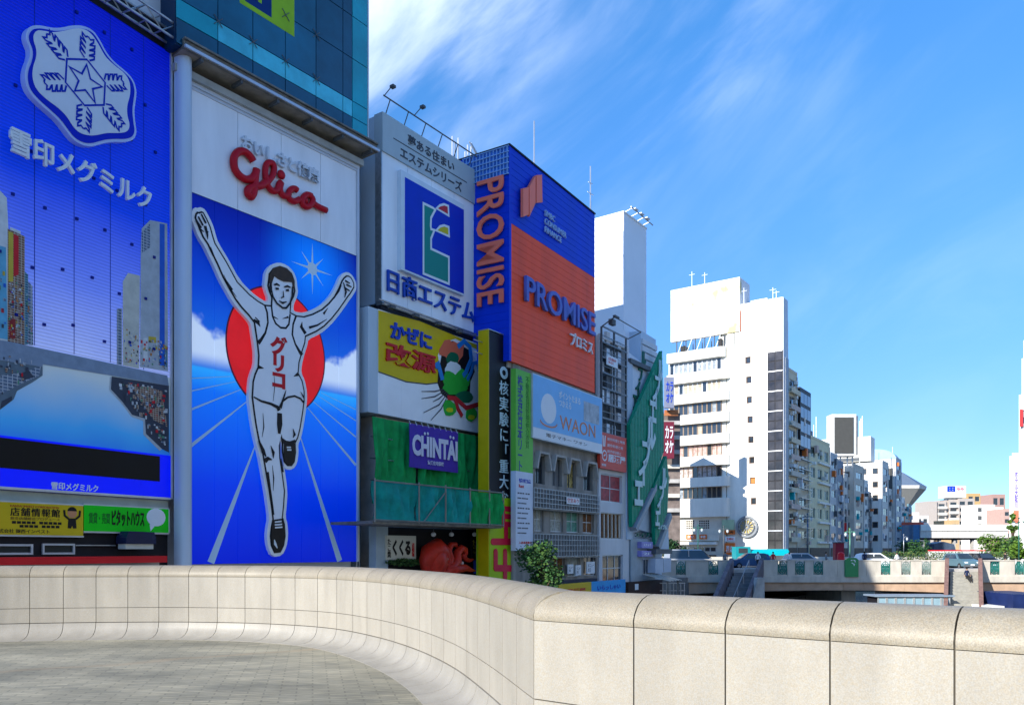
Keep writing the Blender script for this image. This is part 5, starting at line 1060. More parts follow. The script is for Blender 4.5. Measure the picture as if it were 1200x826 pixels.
for (a, b, c, d, mt_) in ((655, 693, 684, 700, ymat), (693.2, 733, 680, 700, mk('sky_blue_fascia', (.02, .32, .72), .4, var=.08))):
    u0, u1 = FP.U(a, 1), FP.U(b, 1); z1 = FP.Z(693, 681.5, 1); piece(aws, 'fascia_panel', mt_, (u0, u1, .8, 1, z1 - 1.6, z1))
text(aws, 'いらっしゃい', FP, (700, 727, 686, 692), 1.0, _M['kaze_blue'], .02, .02); text(aws, '居酒屋', FP, (664, 686, 690, 696), 1.0, _M['kaze_red'], .02, .02)
piece(lb, 'shopfront', mk('navy_shopfront', (.03, .03, .06), .5, var=.3), (FP.U(655, .3), FP.U(700, .3), WZs, .3, FP.Z(690, 700, .3), FP.Z(690, 678, .3)))
# green and white vertical banner sign
gs = thing('vertical_sign', 'green vertical sign over white lower half with small text beside the dog-less blue panel', 'sign', FP, FP.U(614), .2, FP.Z(614, 640))
gs['label'] = 'lime green and white vertical sign between the black ticker and the pale blue panel'
ug0, ug1 = FP.U(604.5, .25), FP.U(624.5, .25); zg1 = FP.Z(606, 432, .25); zgm = FP.Z(615, 553, .25); zg0 = FP.Z(615, 645, .25)
piece(gs, 'green_panel', mk('fresh_green', (.14, .50, .06), .45, var=.06), (ug0, ug1, -.1, .25, zgm, zg1)); piece(gs, 'white_panel', mk('pale_sign_white', (.62, .68, .80), .45, var=.05), (ug0, ug1, -.1, .25, zg0, zgm - .004))
gi = mk('indigo_letter', (.03, .05, .25), .4, var=0); vtext(gs, '株式会社日本リート', FP, (606.5, 612.5, 439, 551), .251, gi, .01, .02); vtext(gs, '不動産賃貸管理仲介売買', FP, (616, 620, 441, 525), .251, mk('dark_green_ink', (.03, .2, .02), .5, var=0), .01, .0)
text(gs, '情報誌', FP, (608, 622, 560, 565), .251, _M['kaze_blue'], .01, .02); text(gs, 'Rent', FP, (608, 614, 567, 571), .251, _M['kaze_red'], .01, .02)
for k in range(9): text(gs, '■■■ ■■■■■ ■■'[:(9 if k % 3 else 6)], FP, None, .251, dl, .004, 0, name='small_print', box=(ug0 + .2, ug1 - .4 - .2 * (k % 3), zgm - 1.35 - k * .30, zgm - 1.27 - k * .30))
text(gs, '入居者募集中', FP, (608, 623, 634, 637), .251, _M['kaze_red'], .01, .02)
# pale blue billboard
wa = thing('billboard', 'pale sky blue billboard with orange WAON lettering below the orange-red louvres', 'billboard', FP, FP.U(665, .4), .4, FP.Z(660, 520, .4))
uw0_, uw1_ = FP.U(625, .4), FP.U(705.5, .4); zw1, zw0 = FP.Z(625, 438, .4), FP.Z(625, 511.5, .4)
piece(wa, 'cabinet', alum, (uw0_ - .06, uw1_ + .06, -.14, .38, zw0 - .06, zw1 + .06)); Hh = zw1 - zw0
piece(wa, 'blue_face', mk('sky_blue_face', (.20, .48, .82), .4, var=.08, scale=.6), (uw0_, uw1_, .38, .4, zw0 + Hh * .16, zw1)); piece(wa, 'white_strip', wsign, (uw0_, uw1_, .38, .4, zw0, zw0 + Hh * .158))
text(wa, 'WAON', FP, (656, 697, 490, 507), .4, mk('orange_ink', (.62, .22, .10), .4, var=0), .02, .0, box=(FP.U(656, .4), FP.U(697.5, .4), zw0 + Hh * .24, zw0 + Hh * .47)); text(wa, 'ポイントたまる\nつかえる', FP, None, .4, wsign, .01, .01, box=(FP.U(655, .4), FP.U(680, .4), zw0 + Hh * .62, zw0 + Hh * .88))
text(wa, '電子マネー ワオン', FP, None, .4, dl, .01, .0, box=(FP.U(640, .4), FP.U(688, .4), zw0 + Hh * .05, zw0 + Hh * .11)); piece(wa, 'printed_card', mk('card_print', (.40, .45, .50), .4, var=.3, scale=2), (FP.U(684, .4), FP.U(702, .4), .4, .408, zw0 + Hh * .5, zw0 + Hh * .85))
m = MB(); uc = FP.U(643, .4); m.prism([(uc + 1.0 * math.cos(R_(t)), zw0 + Hh * .52 + .95 * math.sin(R_(t))) for t in range(0, 360, 20)], .4, .407); m.build('printed_disc', wsign, wa)
m = MB(); m.ribbon([(uc + 1.1 * math.cos(R_(t)), zw0 + Hh * .30 + .3 * math.sin(R_(t))) for t in range(180, 361, 20)], .05, .412); m.build('printed_swoosh', _M['orange_ink'], wa)

# ------------------------------------------------------------------ steel-frame building
fb = thing('shop_building', 'narrow grey building with dark steel frame, red-tinted windows and curtains', 'building', FF, 2, -1, GZ - 3)
uf1 = FF.U(737); uq1 = FF.U(733); zF = FF.Z(702, 387)
def PF(xl, xr, yt, yb, ref=None, w_=0): r_ = ref or xl; return (FF.U(xl, w_), FF.U(xr, w_), FF.Z(r_, yb, w_), FF.Z(r_, yt, w_))
ow = [PF(704, 729, 554, 587), PF(704, 730, 600, 631), PF(706, 730, 650, 682)]
wall(fb, FF, 0, uf1, GZ - 3, zF - .3, 0, .3, [*ow, PF(703, 732, 395, 505)], pgrey); piece(fb, 'core', dgrey, (0, uf1, -8, -1.1, GZ - 3, zF - .3))
piece(fb, 'dark_infill', mk('dark_mesh_infill', (.07, .08, .09), .6, var=.5, scale=3), (FF.U(702.5), FF.U(733), -.5, -.3, FF.Z(703, 508), FF.Z(703, 393)))
window(fb, FF, *ow[0], -.2, mk('red_film_window', (.40, .05, .06), .4, var=.4, scale=3), alum, nx=2, nz=2, fw=.08); window(fb, FF, *ow[1], -.2, mk('draped_curtain', (.42, .34, .22), .7, var=.5, scale=7, streak=.05), alum, nx=1); window(fb, FF, *ow[2], -.2, glassd, alum, nx=3, nz=2, fw=.08)
for k in range(11): uu = ow[1][0] + .12 + k * (ow[1][1] - ow[1][0] - .2) / 11; m = MB(); m.prism([(uu, ow[1][2] + .1), (uu + .12, ow[1][2] + .1), (uu + .08, ow[1][3] - .1), (uu - .02, ow[1][3] - .1)], -.19, -.1); m.build('curtain_fold', cream if k % 2 == 0 else _M['curtain_brown'], fb)
m = MB(); m2_ = MB()
zf0, zf1 = FF.Z(702, 506, .15), zF + .3
ncols, nrow = 2, 7
for k in range(ncols + 1): uu = .15 + (uq1 - .3) * k / ncols; m = MB(); m.box(uu - .06, uu + .06, .05, .17, zf0, zf1); m.build('frame_post', dgrey, fb)
for k in range(nrow + 1): z_ = zf0 + (zf1 - zf0) * k / nrow; m = MB(); m.box(.1, uq1 - .1, .171, .22, z_ - .06, z_ + .06); m.box(.1, uq1 - .1, .171, .21, z_ + .45, z_ + .5) if k < nrow else None; m.build('frame_beam', mk('mid_grey_beam', (.20, .22, .24), .5, .3, var=.2), fb)
rng = random.Random(9)
for j in range(nrow):
    for i in range(4):
        if rng.random() < .7: uu = .35 + i * (uq1 - .6) / 4; z_ = zf0 + (zf1 - zf0) * (j + .15) / nrow; piece(fb, 'equipment_box', [alum, pgrey, dgrey, concr][rng.randint(0, 3)], (uu, uu + .55, -.28, -.05, z_, z_ + rng.uniform(.5, 1.0)))
u0, u1, z0, z1 = PF(711.5, 724, 415, 427, None, .3); piece(fb, 'notice_board', wsign, (u0, u1, .22, .3, z0, z1)); text(fb, '広告募集中\n06-6211', FF, (713, 722, 418, 425), .3, _M['print_red'], .01, 0)
m = MB(); m.bar((.1, .2, zf1), (.1, 1.2, zf1 + .5), .05, 5); m.bar((uq1, .2, zf1), (uq1, 1.3, zf1 + .35), .04, 5); m.bar((.1, 1.2, zf1 + .5), (uq1, 1.3, zf1 + .35), .04, 5); m.box(.0, .7, 1.1, 1.3, zf1 + .5, zf1 + .62); m.box(.3, .9, .6, .9, zf1 + .1, zf1 + .5); m.build('lamp_rail', dgrey, fb)
rs = thing('wall_sign', 'square orange-red shop sign with white rabbit-ear mark beside the pale blue billboard', 'sign', FF, 1.5, .3, FF.Z(704, 545, .3))
rs['label'] = 'square orange-red shop sign with white round mark beside the pale blue billboard'
u0, u1, z0, z1 = PF(703.5, 734, 505.5, 548, None, .3); piece(rs, 'panel', mk('vermilion_sign', (.66, .07, .04), .4, var=.05), (u0, u1, .05, .3, z0, z1)); text(rs, '居酒屋', FF, None, .3, wsign, .02, .03, box=(u0 + 1.2, u1 - .2, z0 + .55, z0 + 1.15)); text(rs, 'www', FF, None, .3, wsign, .01, 0, box=(u0 + .2, u0 + .9, z0 + .15, z0 + .35))
m = MB(); m.ribbon([(u0 + .65 + .36 * math.cos(R_(t)), z0 + .95 + .36 * math.sin(R_(t))) for t in range(0, 360, 30)], .05, .312, True); m.ribbon([(u0 + .45, z0 + 1.6), (u0 + .4, z0 + 2.4)], .08, .313); m.ribbon([(u0 + .65, z0 + 1.6), (u0 + .75, z0 + 2.4)], .08, .314); m.ribbon([(u0 + .5, z0 + .9), (u0 + .8, z0 + 1.05)], .05, .315); m.build('printed_mark', wsign, rs)
for k in range(3): text(rs, '創作料理と地酒'[:7 - k], FF, None, .3, wsign, .01, 0, box=(u0 + 1.1, u1 - .3 - .3 * k, z1 - .5 - .45 * k, z1 - .28 - .45 * k))
piece(fb, 'corner_pilaster', mk('light_blue_pilaster', (.45, .55, .66), .45, var=.06), (FF.U(733.5), FF.U(740), -1.4, .1, FF.Z(737, 632), FF.Z(737, 425)))

# ------------------------------------------------------------------ white tower behind
x, y = ((731 - HX) / FPX * 65., 65.); FT = Fr(x, y, 1260); zT = CAMZ + (HY - 249) * 65 / FPX; uT = FT.U(757.5)
wt = thing('tower_building', 'plain white windowless tower rising behind the steel-frame building', 'tower', FT, uT / 2, -2, GZ)
piece(wt, 'wall', mk('white_tower_cladding', (.74, .78, .84), .5, var=.04, scale=.4), (0, uT, -7, 0, GZ, zT)); piece(wt, 'roof_edge', white, (-.05, uT + .05, -7.05, .05, zT + .001, zT + .12))
m = MB(); m.bar((.1, .6, zT + .35), (uT, .6, zT + .2), .05, 5)
for k in range(4): m.bar((.3 + k * 1.1, -.2, zT + .1), (.3 + k * 1.1, .6, zT + .3), .035, 4)
m.bar((-.1, -3, zT), (-.1, -3, zT + 1.6), .03, 4); m.bar((-.1, -6, zT), (-.1, -6, zT + 1), .03, 4); m.build('roof_rail', steel, wt)
for k in range(3): m = MB(); m.box(.55 + k * 1.1, 1.1 + k * 1.1, .5, .8, zT + .32, zT + .4); m.build('roof_lamp', wsign, wt)

# ------------------------------------------------------------------ green diagonal sign building
ga = thing('office_building', 'white building with a stepped roof carrying green diagonal signs', 'building', FA, 4, -3, GZ - 3)
uA1 = FA.U(782)
def A3(px, py, w_=0.): return FA.uz(px, py, w_)
cl = mk('pale_blue_cladding', (.50, .60, .70), .45, var=.07, scale=.5)
tp = [(FA.U(738), FA.Z(738, 432)), (FA.U(757), FA.Z(757, 440)), (FA.U(757.5), FA.Z(757.5, 386)), (FA.U(775), FA.Z(775, 397)), (FA.U(776), FA.Z(778, 500)), (FA.U(782), FA.Z(782, 540)), (FA.U(782), GZ - 3), (FA.U(738), GZ - 3)]
m = MB(); m.prism(tp, -6.2, -.5); m.build('wall', cl, ga)
m = MB(); m.prism([(FA.U(735), FA.Z(735, 410)), (FA.U(760), FA.Z(760, 430)), (FA.U(760), FA.Z(760, 620)), (FA.U(735), FA.Z(735, 625))], -.499, -.1); m.build('front_panel', mk('white_blue_panel', (.62, .70, .80), .45, var=.06), ga)
m = MB(); m.box(FA.U(736), FA.U(759), -.3, .25, FA.Z(745, 424) - .35, FA.Z(745, 424)); m.build('canopy_slab', dgrey, ga)
for k in range(5): z_ = FA.Z(766, 400 + 8 * k); piece(ga, 'louvre_panel', pgrey, (FA.U(758), FA.U(775), -.498, -.35, z_ - .42, z_))
gsg = mk('grid_green', (.006, .27, .15), .4, var=.12); 
def gsign(label, poly, w_, texts, grid=True):
    t = thing('wall_sign', label, 'sign', FA, FA.U(poly[0][0]), w_, A3(*poly[2], w_)[1]); P = [A3(a, b, w_) for a, b in poly]; m = MB(); m.prism(P, w_ - .3, w_); m.build('panel', gsg, t)
    us = [p[0] for p in P]; zs = [p[1] for p in P]; m = MB()
    def span(fix, horiz):
        xs_ = []
        for i in range(len(P)):
            a, b = P[i], P[(i + 1) % len(P)]; a1, b1 = (a[1], b[1]) if horiz else (a[0], b[0])
            if (a1 - fix) * (b1 - fix) < 0: t_ = (fix - a1) / (b1 - a1); xs_.append(a[0] + (b[0] - a[0]) * t_ if horiz else a[1] + (b[1] - a[1]) * t_)
        xs_.sort(); return list(zip(xs_[::2], xs_[1::2]))
    z_ = min(zs) + .3
    while z_ < max(zs):
        for a, b in span(z_, True): m.box(a, b, w_ + .001, w_ + .03, z_ - .018, z_ + .018)
        z_ += .55
    u_ = min(us) + .3
    while u_ < max(us):
        for a, b in span(u_, False): m.box(u_ - .018, u_ + .018, w_ + .031, w_ + .06, a, b)
        u_ += .55
    m.build('grid_bar', mk('grid_bar_green', (.02, .32, .20), .5, var=0), t)
    for body, box in texts: text(t, body, FA, None, w_ + .06, mk('neon_pale_letter', (.80, .88, .86), .4, var=0), .1, .02, box=box)
    return t
g1 = [(776, 411), (738.5, 497), (741, 617), (765.5, 566), (778, 528)]
mk('neon_pale_letter', (.50, .66, .66), .4, var=0); mk('dark_green_relief', (.02, .13, .09), .4, var=0)
t1 = gsign('large upper green diagonal sign with pale neon katakana', g1, .5, [])
g2 = [(781, 534), (766.5, 570), (768, 638), (782, 600), (784, 560)]
t2 = gsign('smaller lower green diagonal sign nearest the far bridge', g2, .62, [])
for t, ch in ((t1, [('エ', 743.5, 753, 562, 592), ('イ', 748, 758, 536, 568), ('ブ', 752.5, 763, 510, 546), ('ル', 757, 768, 488, 526), ('エ', 761, 768.5, 468, 494), ('イ', 764.5, 771, 451, 478), ('ブ', 767.5, 774, 435, 462), ('ル', 771, 776, 421, 446)]), (t2, [('エ', 768, 772.5, 598, 616), ('イ', 770, 775, 581, 602), ('ブ', 772.5, 778.5, 565, 587), ('ル', 775.5, 781, 548, 572), ('エイブル', 771, 781, 614, 620)])):
    for c, a, b, d, e in ch: text(t, c, FA, (a, b, d, e), .6 if t is t1 else .72, _M['neon_pale_letter'], .05, .045)
gl = thing('wall_sign', 'green outline leafy lettering on the white wall left of the large green sign', 'sign', FA, FA.U(747), 0, FA.Z(747, 480))
gl['label'] = 'dark green outline lettering on the white wall left of the large green sign'
for k, c in enumerate('エイブル'): text(gl, c, FA, (741 + k * 3.3, 746 + k * 3.3, 462 - 17 * k, 480 - 17 * k), -.08, mk('dark_green_relief', (.02, .13, .09), .4, var=0), .12, .02)
rib = mk('pale_folded_rib', (.34, .38, .42), .5, var=.1)
for pts in ([(765.8, 567), (741, 618), (743, 622), (766, 574)], [(782.5, 601), (768, 640), (770, 644), (784, 606)]): m = MB(); m.prism([A3(a, b, .4) for a, b in pts], .0, .7); m.build('diagonal_rib', rib, ga)
for pts, w_ in (([(765.5, 574), (744, 619), (766, 625)], .05), ([(783, 608), (770, 645), (784, 648)], .2)): m = MB(); m.prism([A3(a, b, w_) for a, b in pts], -.4, w_); m.build('folded_panel', cl, ga)
text(ga, 'エイブル', FA, (744, 765, 623, 629), .1, _M['dark_green_relief'], .1, .03)
wcol = mk('pale_wall_blue', (.36, .42, .46), .5, var=.12)
piece(ga, 'ground_wall', wcol, (FA.U(738), FA.U(766), -.49, .12, GZ, FA.Z(745, 631))); piece(ga, 'base_wall', mk('dark_brown_base', (.05, .025, .02), .6, var=.2), (FA.U(735, .4), FA.U(775, .4), -.6, .5, GZ - 3, FA.Z(750, 681, .5)))
u0, u1, z0, z1 = FA.rect((752.5, 760, 655, 673), .12); window(ga, FA, u0, u1, z0, z1, .13, glassd, alum)
u0, u1, z0, z1 = FA.rect((744, 748, 684, 691), .5); piece(ga, 'notice', wsign, (u0, u1, .501, .52, z0, z1))
for i, (a, b) in enumerate(((634.5, 642), (645, 652))):
    t = thing('wall_sign', ['upper pale purple shop sign on the grey wall by the far bridge', 'lower pale purple shop sign just above the dark gap'][i], 'sign', FA, FA.U(753), .3, FA.Z(753, b)); u0, u1, z0, z1 = FA.rect((752, 765, a, b), .5); piece(t, 'panel', mk('lilac_sign', (.28, .26, .60), .4, var=.08), (u0, u1, .13, .5, z0, z1)); text(t, ['スナック', '2F'][i], FA, (754, 763, a + 2, b - 2), .5, wsign, .01, .02)
bx = thing('equipment_cabinet', 'white box cabinet standing beside the far bridge railing', 'cabinet', FA, FA.U(776), .6, FA.Z(776, 672)); u0, u1, z0, z1 = FA.rect((768, 786.5, 654, 671), .8); piece(bx, 'body', mk('cabinet_white', (.50, .56, .66), .5), (u0, u1, -.4, .8, z0, z1)); piece(bx, 'lid', dgrey, (u0 - .1, u1, -.4, .9, z1 + .35, z1 + .75)); piece(bx, 'seam', dgrey, ((u0 + u1) / 2 - .015, (u0 + u1) / 2 + .015, .8, .81, z0 + .05, z1 - .05))
aw2 = thing('striped_awning', 'small cream and brown striped awning under the white cabinet', 'awning', FA, FA.U(776), 1, FA.Z(776, 690))
u0, u1 = FA.U(768, 1.4), FA.U(799, 2.6); zt2, zb3 = FA.Z(770, 672, .5), FA.Z(775, 681, 2.5)
for k in range(9): a = u0 + (u1 - u0) * k / 9; b = u0 + (u1 - u0) * (k + 1) / 9; m = MB(); m.faces([(a, -.5, zt2), (b, -.5, zt2), (b, -2.6, zb3), (a, -2.6, zb3), (a, -.5, zt2 - .04), (b, -.5, zt2 - .04), (b, -2.6, zb3 - .04), (a, -2.6, zb3 - .04)], [(0, 3, 2, 1), (4, 5, 6, 7), (2, 3, 7, 6), (0, 1, 5, 4), (0, 4, 7, 3), (1, 2, 6, 5)]); m.build('awning_strip', [cream, brownst][k % 2], aw2)
for uu in (u0 + .2, u1 - .2): piece(aw2, 'post', brownst, (uu - .05, uu + .05, 2.3, 2.4, PZ, zb3 - .06))
# ------------------------------------------------------------------ the road bridge across the river
YB = 78.
def WX(px, y=YB): return (px - HX) * y / FPX
def WZ_(py, y=YB): return CAMZ + (HY - py) * y / FPX
BZ = -.65
bcon = mk('bridge_concrete', (.54, .50, .43), .75, var=.16, scale=1.2, streak=.4); bgird = mk('bridge_girder_stone', (.52, .36, .25), .75, var=.15, scale=1)
xl, xr = WX(770), WX(1260); zT_, zM, zL = WZ_(656), WZ_(675), WZ_(682)
br = thing('road_bridge', 'low concrete road bridge with green lattice panels in its pale balustrade', 'bridge', WF, (xl + xr) / 2, -YB, GZ)
gaps = [(WX(858), WX(893)), (WX(1109), WX(1150))]
def inspans(a, b):
    out = []; x = a
    for g0, g1 in gaps:
        if g0 > x: out.append((x, min(g0, b)))
        x = g1
    if x < b: out.append((x, b))
    return [(p, q) for p, q in out if q > p]
y0, y1 = YB, YB + 26
piece(br, 'deck', concr, (xl, xr, -y1, -(YB + .3), zL - .5, BZ - .002))
piece(br, 'road_surface', asph, (xl, xr, -(y1 - 3), -(YB + 3.2), BZ - .001, BZ + .05)); piece(br, 'pavement', concr, (xl, xr, -(YB + 3.2), -(YB + .3), BZ, BZ + .16), (xl, xr, -y1, -(y1 - 3), BZ, BZ + .16))
for k in range(12): xx = WX(800) + k * 4.2; piece(br, 'lane_marking', mk('road_paint', (.7, .7, .68), .7, var=.1), (xx, xx + 2.2, -(YB + 13.1), -(YB + 12.9), BZ + .051, BZ + .056))
pan = [798, 836, 917, 937.5, 959, 1038, 1062, 1086, 1166, 1195]
pwid = 5.6
for a, b in inspans(xl, xr):
    piece(br, 'fascia_ledge', bcon, (a, b, -(YB + .5), -YB + .14, zL, zM)); 
    # arched girder below, in stone panels
    n = max(1, round((b - a) / 2.1))
    for k in range(n):
        p, q = a + (b - a) * k / n, a + (b - a) * (k + 1) / n
        def zb_(x_): t_ = (x_ - WX(975)) / 17.; return WZ_(698) + .55 - .55 * min(1.6, t_ * t_) if True else 0
        m = MB(); m.prism([(p + .01, zL - .002), (q - .01, zL - .002), (q - .01, zb_(q)), (p + .01, zb_(p))], -(YB + .6), -YB - .12); m.build('girder_stone', bgird, br)
    # balustrade pieces between lattice panels
    cuts_ = sorted([(WX(p) - pwid * YB / FPX, WX(p) + pwid * YB / FPX) for p in pan if a < WX(p) < b]); x = a
    for c0, c1 in cuts_ + [(b, b)]:
        if c0 - x > .05:
            nn = max(1, round((c0 - x) / 1.6))
            for k in range(nn): piece(br, 'balustrade_block', bcon, (x + (c0 - x) * k / nn + .01, x + (c0 - x) * (k + 1) / nn - .01, -(YB + .25), -YB, zM, zT_ - .1))
        x = c1
    for c0, c1 in cuts_:
        piece(br, 'balustrade_sill', bcon, (c0, c1, -(YB + .25), -YB - .02, zM, zM + .16))
        m = MB(); mt_ = mk('lattice_green', (.03, .20, .17), .5, .2, var=.2) if c0 < WX(1050) or c0 > WX(1120) else mk('lattice_grey', (.22, .30, .27), .5, .2, var=.2); zz0_, zz1_ = zM + .16, zT_ - .1
        m.box(c0, c0 + .06, -(YB + .12), -YB - .06, zz0_, zz1_); m.box(c1 - .06, c1, -(YB + .12), -YB - .06, zz0_, zz1_)
        cx_, cz2 = (c0 + c1) / 2, (zz0_ + zz1_) / 2; hw_, hh_ = (c1 - c0) / 2 - .06, (zz1_ - zz0_) / 2
        for j in range(3): f = (j + 1) / 3.2; m.ribbon([(cx_ + hw_ * f * math.cos(R_(t)), cz2 + hh_ * f * math.sin(R_(t))) for t in range(0, 360, 30)], .035, -YB - .06 + .002 * j, True, thick=.05)
        for t in range(0, 180, 45): m.ribbon([(cx_ - hw_ * math.cos(R_(t)), cz2 - hh_ * math.sin(R_(t))), (cx_ + hw_ * math.cos(R_(t)), cz2 + hh_ * math.sin(R_(t)))], .025, -YB - .07 - .002 * t / 45, thick=.03)
        m.build('lattice_panel', mt_, br)
    piece(br, 'balustrade_rail', bcon, (a, b, -(YB + .3), -YB + .05, zT_ - .1, zT_))
for px in (1007, 1170): piece(br, 'pier', bcon, (WX(px) - .7, WX(px) + .7, -(y1 - 1), -(YB + 2.5), WZ - 1, zL - .5))
piece(br, 'abutment', embank, (WX(770), WX(862), -(y1), -(YB + 4), WZ - 1, zL - .51)); piece(br, 'under_beam', dk, (xl, xr, -(YB + 20), -(YB + 6), zL - 1.2, zL - .51))
# far railing
for a, b in ((xl, xr),):
    piece(br, 'far_rail', bcon, (a, b, -(y1 + .2), -y1, BZ, BZ + 1.1))
# stairs down from the bridge to the promenade
pav_st = mk('purple_grey_stone', (.17, .15, .17), .7, var=.25, scale=2); st_t = mk('stair_tread_stone', (.34, .33, .29), .8, var=.15, scale=3)
def stairs(label, xa, xb, n, m_side, m_tread, ztop, zbot, run, skew=0.):
    t = thing('stone_stairs', label, 'stairs', WF, (xa + xb) / 2, -YB + run, zbot); 
    for k in range(n):
        f0, f1 = k / n, (k + 1) / n; za = ztop + (zbot - ztop) * f1; sx = skew * (f0 + f1) / 2
        piece(t, 'step', m_tread, (xa + sx, xb + sx, -YB + run * f0 - .0, -YB + run * f1 - .002, zbot - .3, za))
    for s, xx in ((-1, xa), (1, xb)):
        m = MB(); w0, w1 = -YB, -YB + run; x0_, x1_ = (xx - .42, xx - .02) if s < 0 else (xx + .02, xx + .42)
        P_ = [(x0_, -w0, zbot), (x1_, -w0, zbot), (x1_, -w0, ztop + 1.05), (x0_, -w0, ztop + 1.05), (x0_ + skew, -w1, zbot), (x1_ + skew, -w1, zbot), (x1_ + skew, -w1, zbot + 1.0), (x0_ + skew, -w1, zbot + 1.0)]
        m.faces(P_, [(0, 1, 2, 3), (4, 7, 6, 5), (0, 4, 5, 1), (3, 2, 6, 7), (0, 3, 7, 4), (1, 5, 6, 2)]); m.build('side_wall', m_side, t)
    return t
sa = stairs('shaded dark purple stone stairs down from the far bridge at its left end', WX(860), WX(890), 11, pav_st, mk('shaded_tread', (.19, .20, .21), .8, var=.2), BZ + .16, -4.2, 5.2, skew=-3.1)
sb = stairs('sunlit stone stairs between brown side walls down from the far bridge', WX(1112.5), WX(1146), 16, mk('brown_stair_wall', (.22, .13, .11), .7, var=.25, scale=3), st_t, BZ + .16, -4.6, 6., skew=-3.4)
hm = MB(); hm.bar((WX(877), -YB + .2, BZ + 1.0), (WX(877) - 3.0, -YB + 5, -3.3), .04, 6)
for k in range(4): f = k / 3; hm.bar((WX(877) - 3.0 * f, -YB + .2 + 4.8 * f, BZ + 1.0 + (-3.3 - BZ - 1.0) * f), (WX(877) - 3.0 * f, -YB + .2 + 4.8 * f, BZ - .2 + (-4.2 - BZ) * f), .03, 5)
hm.build('handrail', steel, sa)
# white wedge wall beside the left stairs
wd = thing('retaining_wall', 'pale grey sloping wedge wall on the right side of the shaded stairs', 'wall', WF, WX(893), -YB + 2, PZ)
m = MB(); m.prism([(WX(888, 74), WZ_(676, 76)), (WX(896, 74), WZ_(676, 76)), (WX(896, 74), -4.6), (WX(877, 74), -4.6)], -75, -74); m.build('wall_block', concr, wd)
# green utility box on the balustrade
ub = thing('utility_box', 'green utility box with a white mark set into the sunlit bridge balustrade', 'utility box', WF, WX(997), -YB + .2, zM)
m = MB(); m.prism([(WX(989.5), zM - .05), (WX(1004.5), zM - .05), (WX(1004.5), zT_ + .05), (WX(1001.5), zT_ + .22), (WX(992.5), zT_ + .22), (WX(989.5), zT_ + .05)], -YB, -YB + .3); m.build('body', mk('box_green', (.05, .27, .10), .4, var=.08), ub)
m = MB(); c = (WX(998), zT_ - .35)
for i, seg in enumerate([[(-.2, .3), (-.05, .38)], [(.05, .36), (.2, .3), (.22, .15)], [(-.12, .1), (.1, -.05)], [(.15, .0), (.1, -.2)]]): m.ribbon([(c[0] + a, c[1] + b) for a, b in seg], .04, -YB + .305 + .001 * i)
m.build('white_mark', wsign, ub)
# hedges on the bridge
for i, (a, b) in enumerate(((1032, 1128), (1150, 1184))):
    h = thing('hedge', ['long yellowish green clipped hedge along the median of the far bridge', 'short yellowish green hedge right of the sunlit stairs'][i], 'hedge', WF, WX((a + b) / 2, YB + 8), -(YB + 8), BZ)
    x0_, x1_ = WX(a, YB + 8), WX(b, YB + 8); m = MB(); m.box(x0_ + .1, x1_ - .1, -(YB + 8.5), -(YB + 7.5), BZ, BZ + .9); m.build('planter_box', concr, h)
    rg = random.Random(50 + i); m = MB()
    for _ in range(int((x1_ - x0_) * 260)):
        p = Vector((rg.uniform(x0_, x1_), YB + 8 + rg.uniform(-.6, .6), BZ + rg.uniform(.8, 1.75) + .12 * math.sin(rg.random() * 20))); s = rg.uniform(.06, .13); a_ = Vector((rg.uniform(-1, 1), rg.uniform(-1, 1), rg.uniform(-1, 1))).normalized(); b_ = a_.orthogonal().normalized(); m.m = rg.randint(0, 2); m.face([p - a_ * s, p + b_ * s * .5, p + a_ * s, p - b_ * s * .5])
    m.build('foliage', [leaf2, mk('leaf_yellow_green', (.16, .17, .04), .6, var=.3, scale=3), leaf], h)

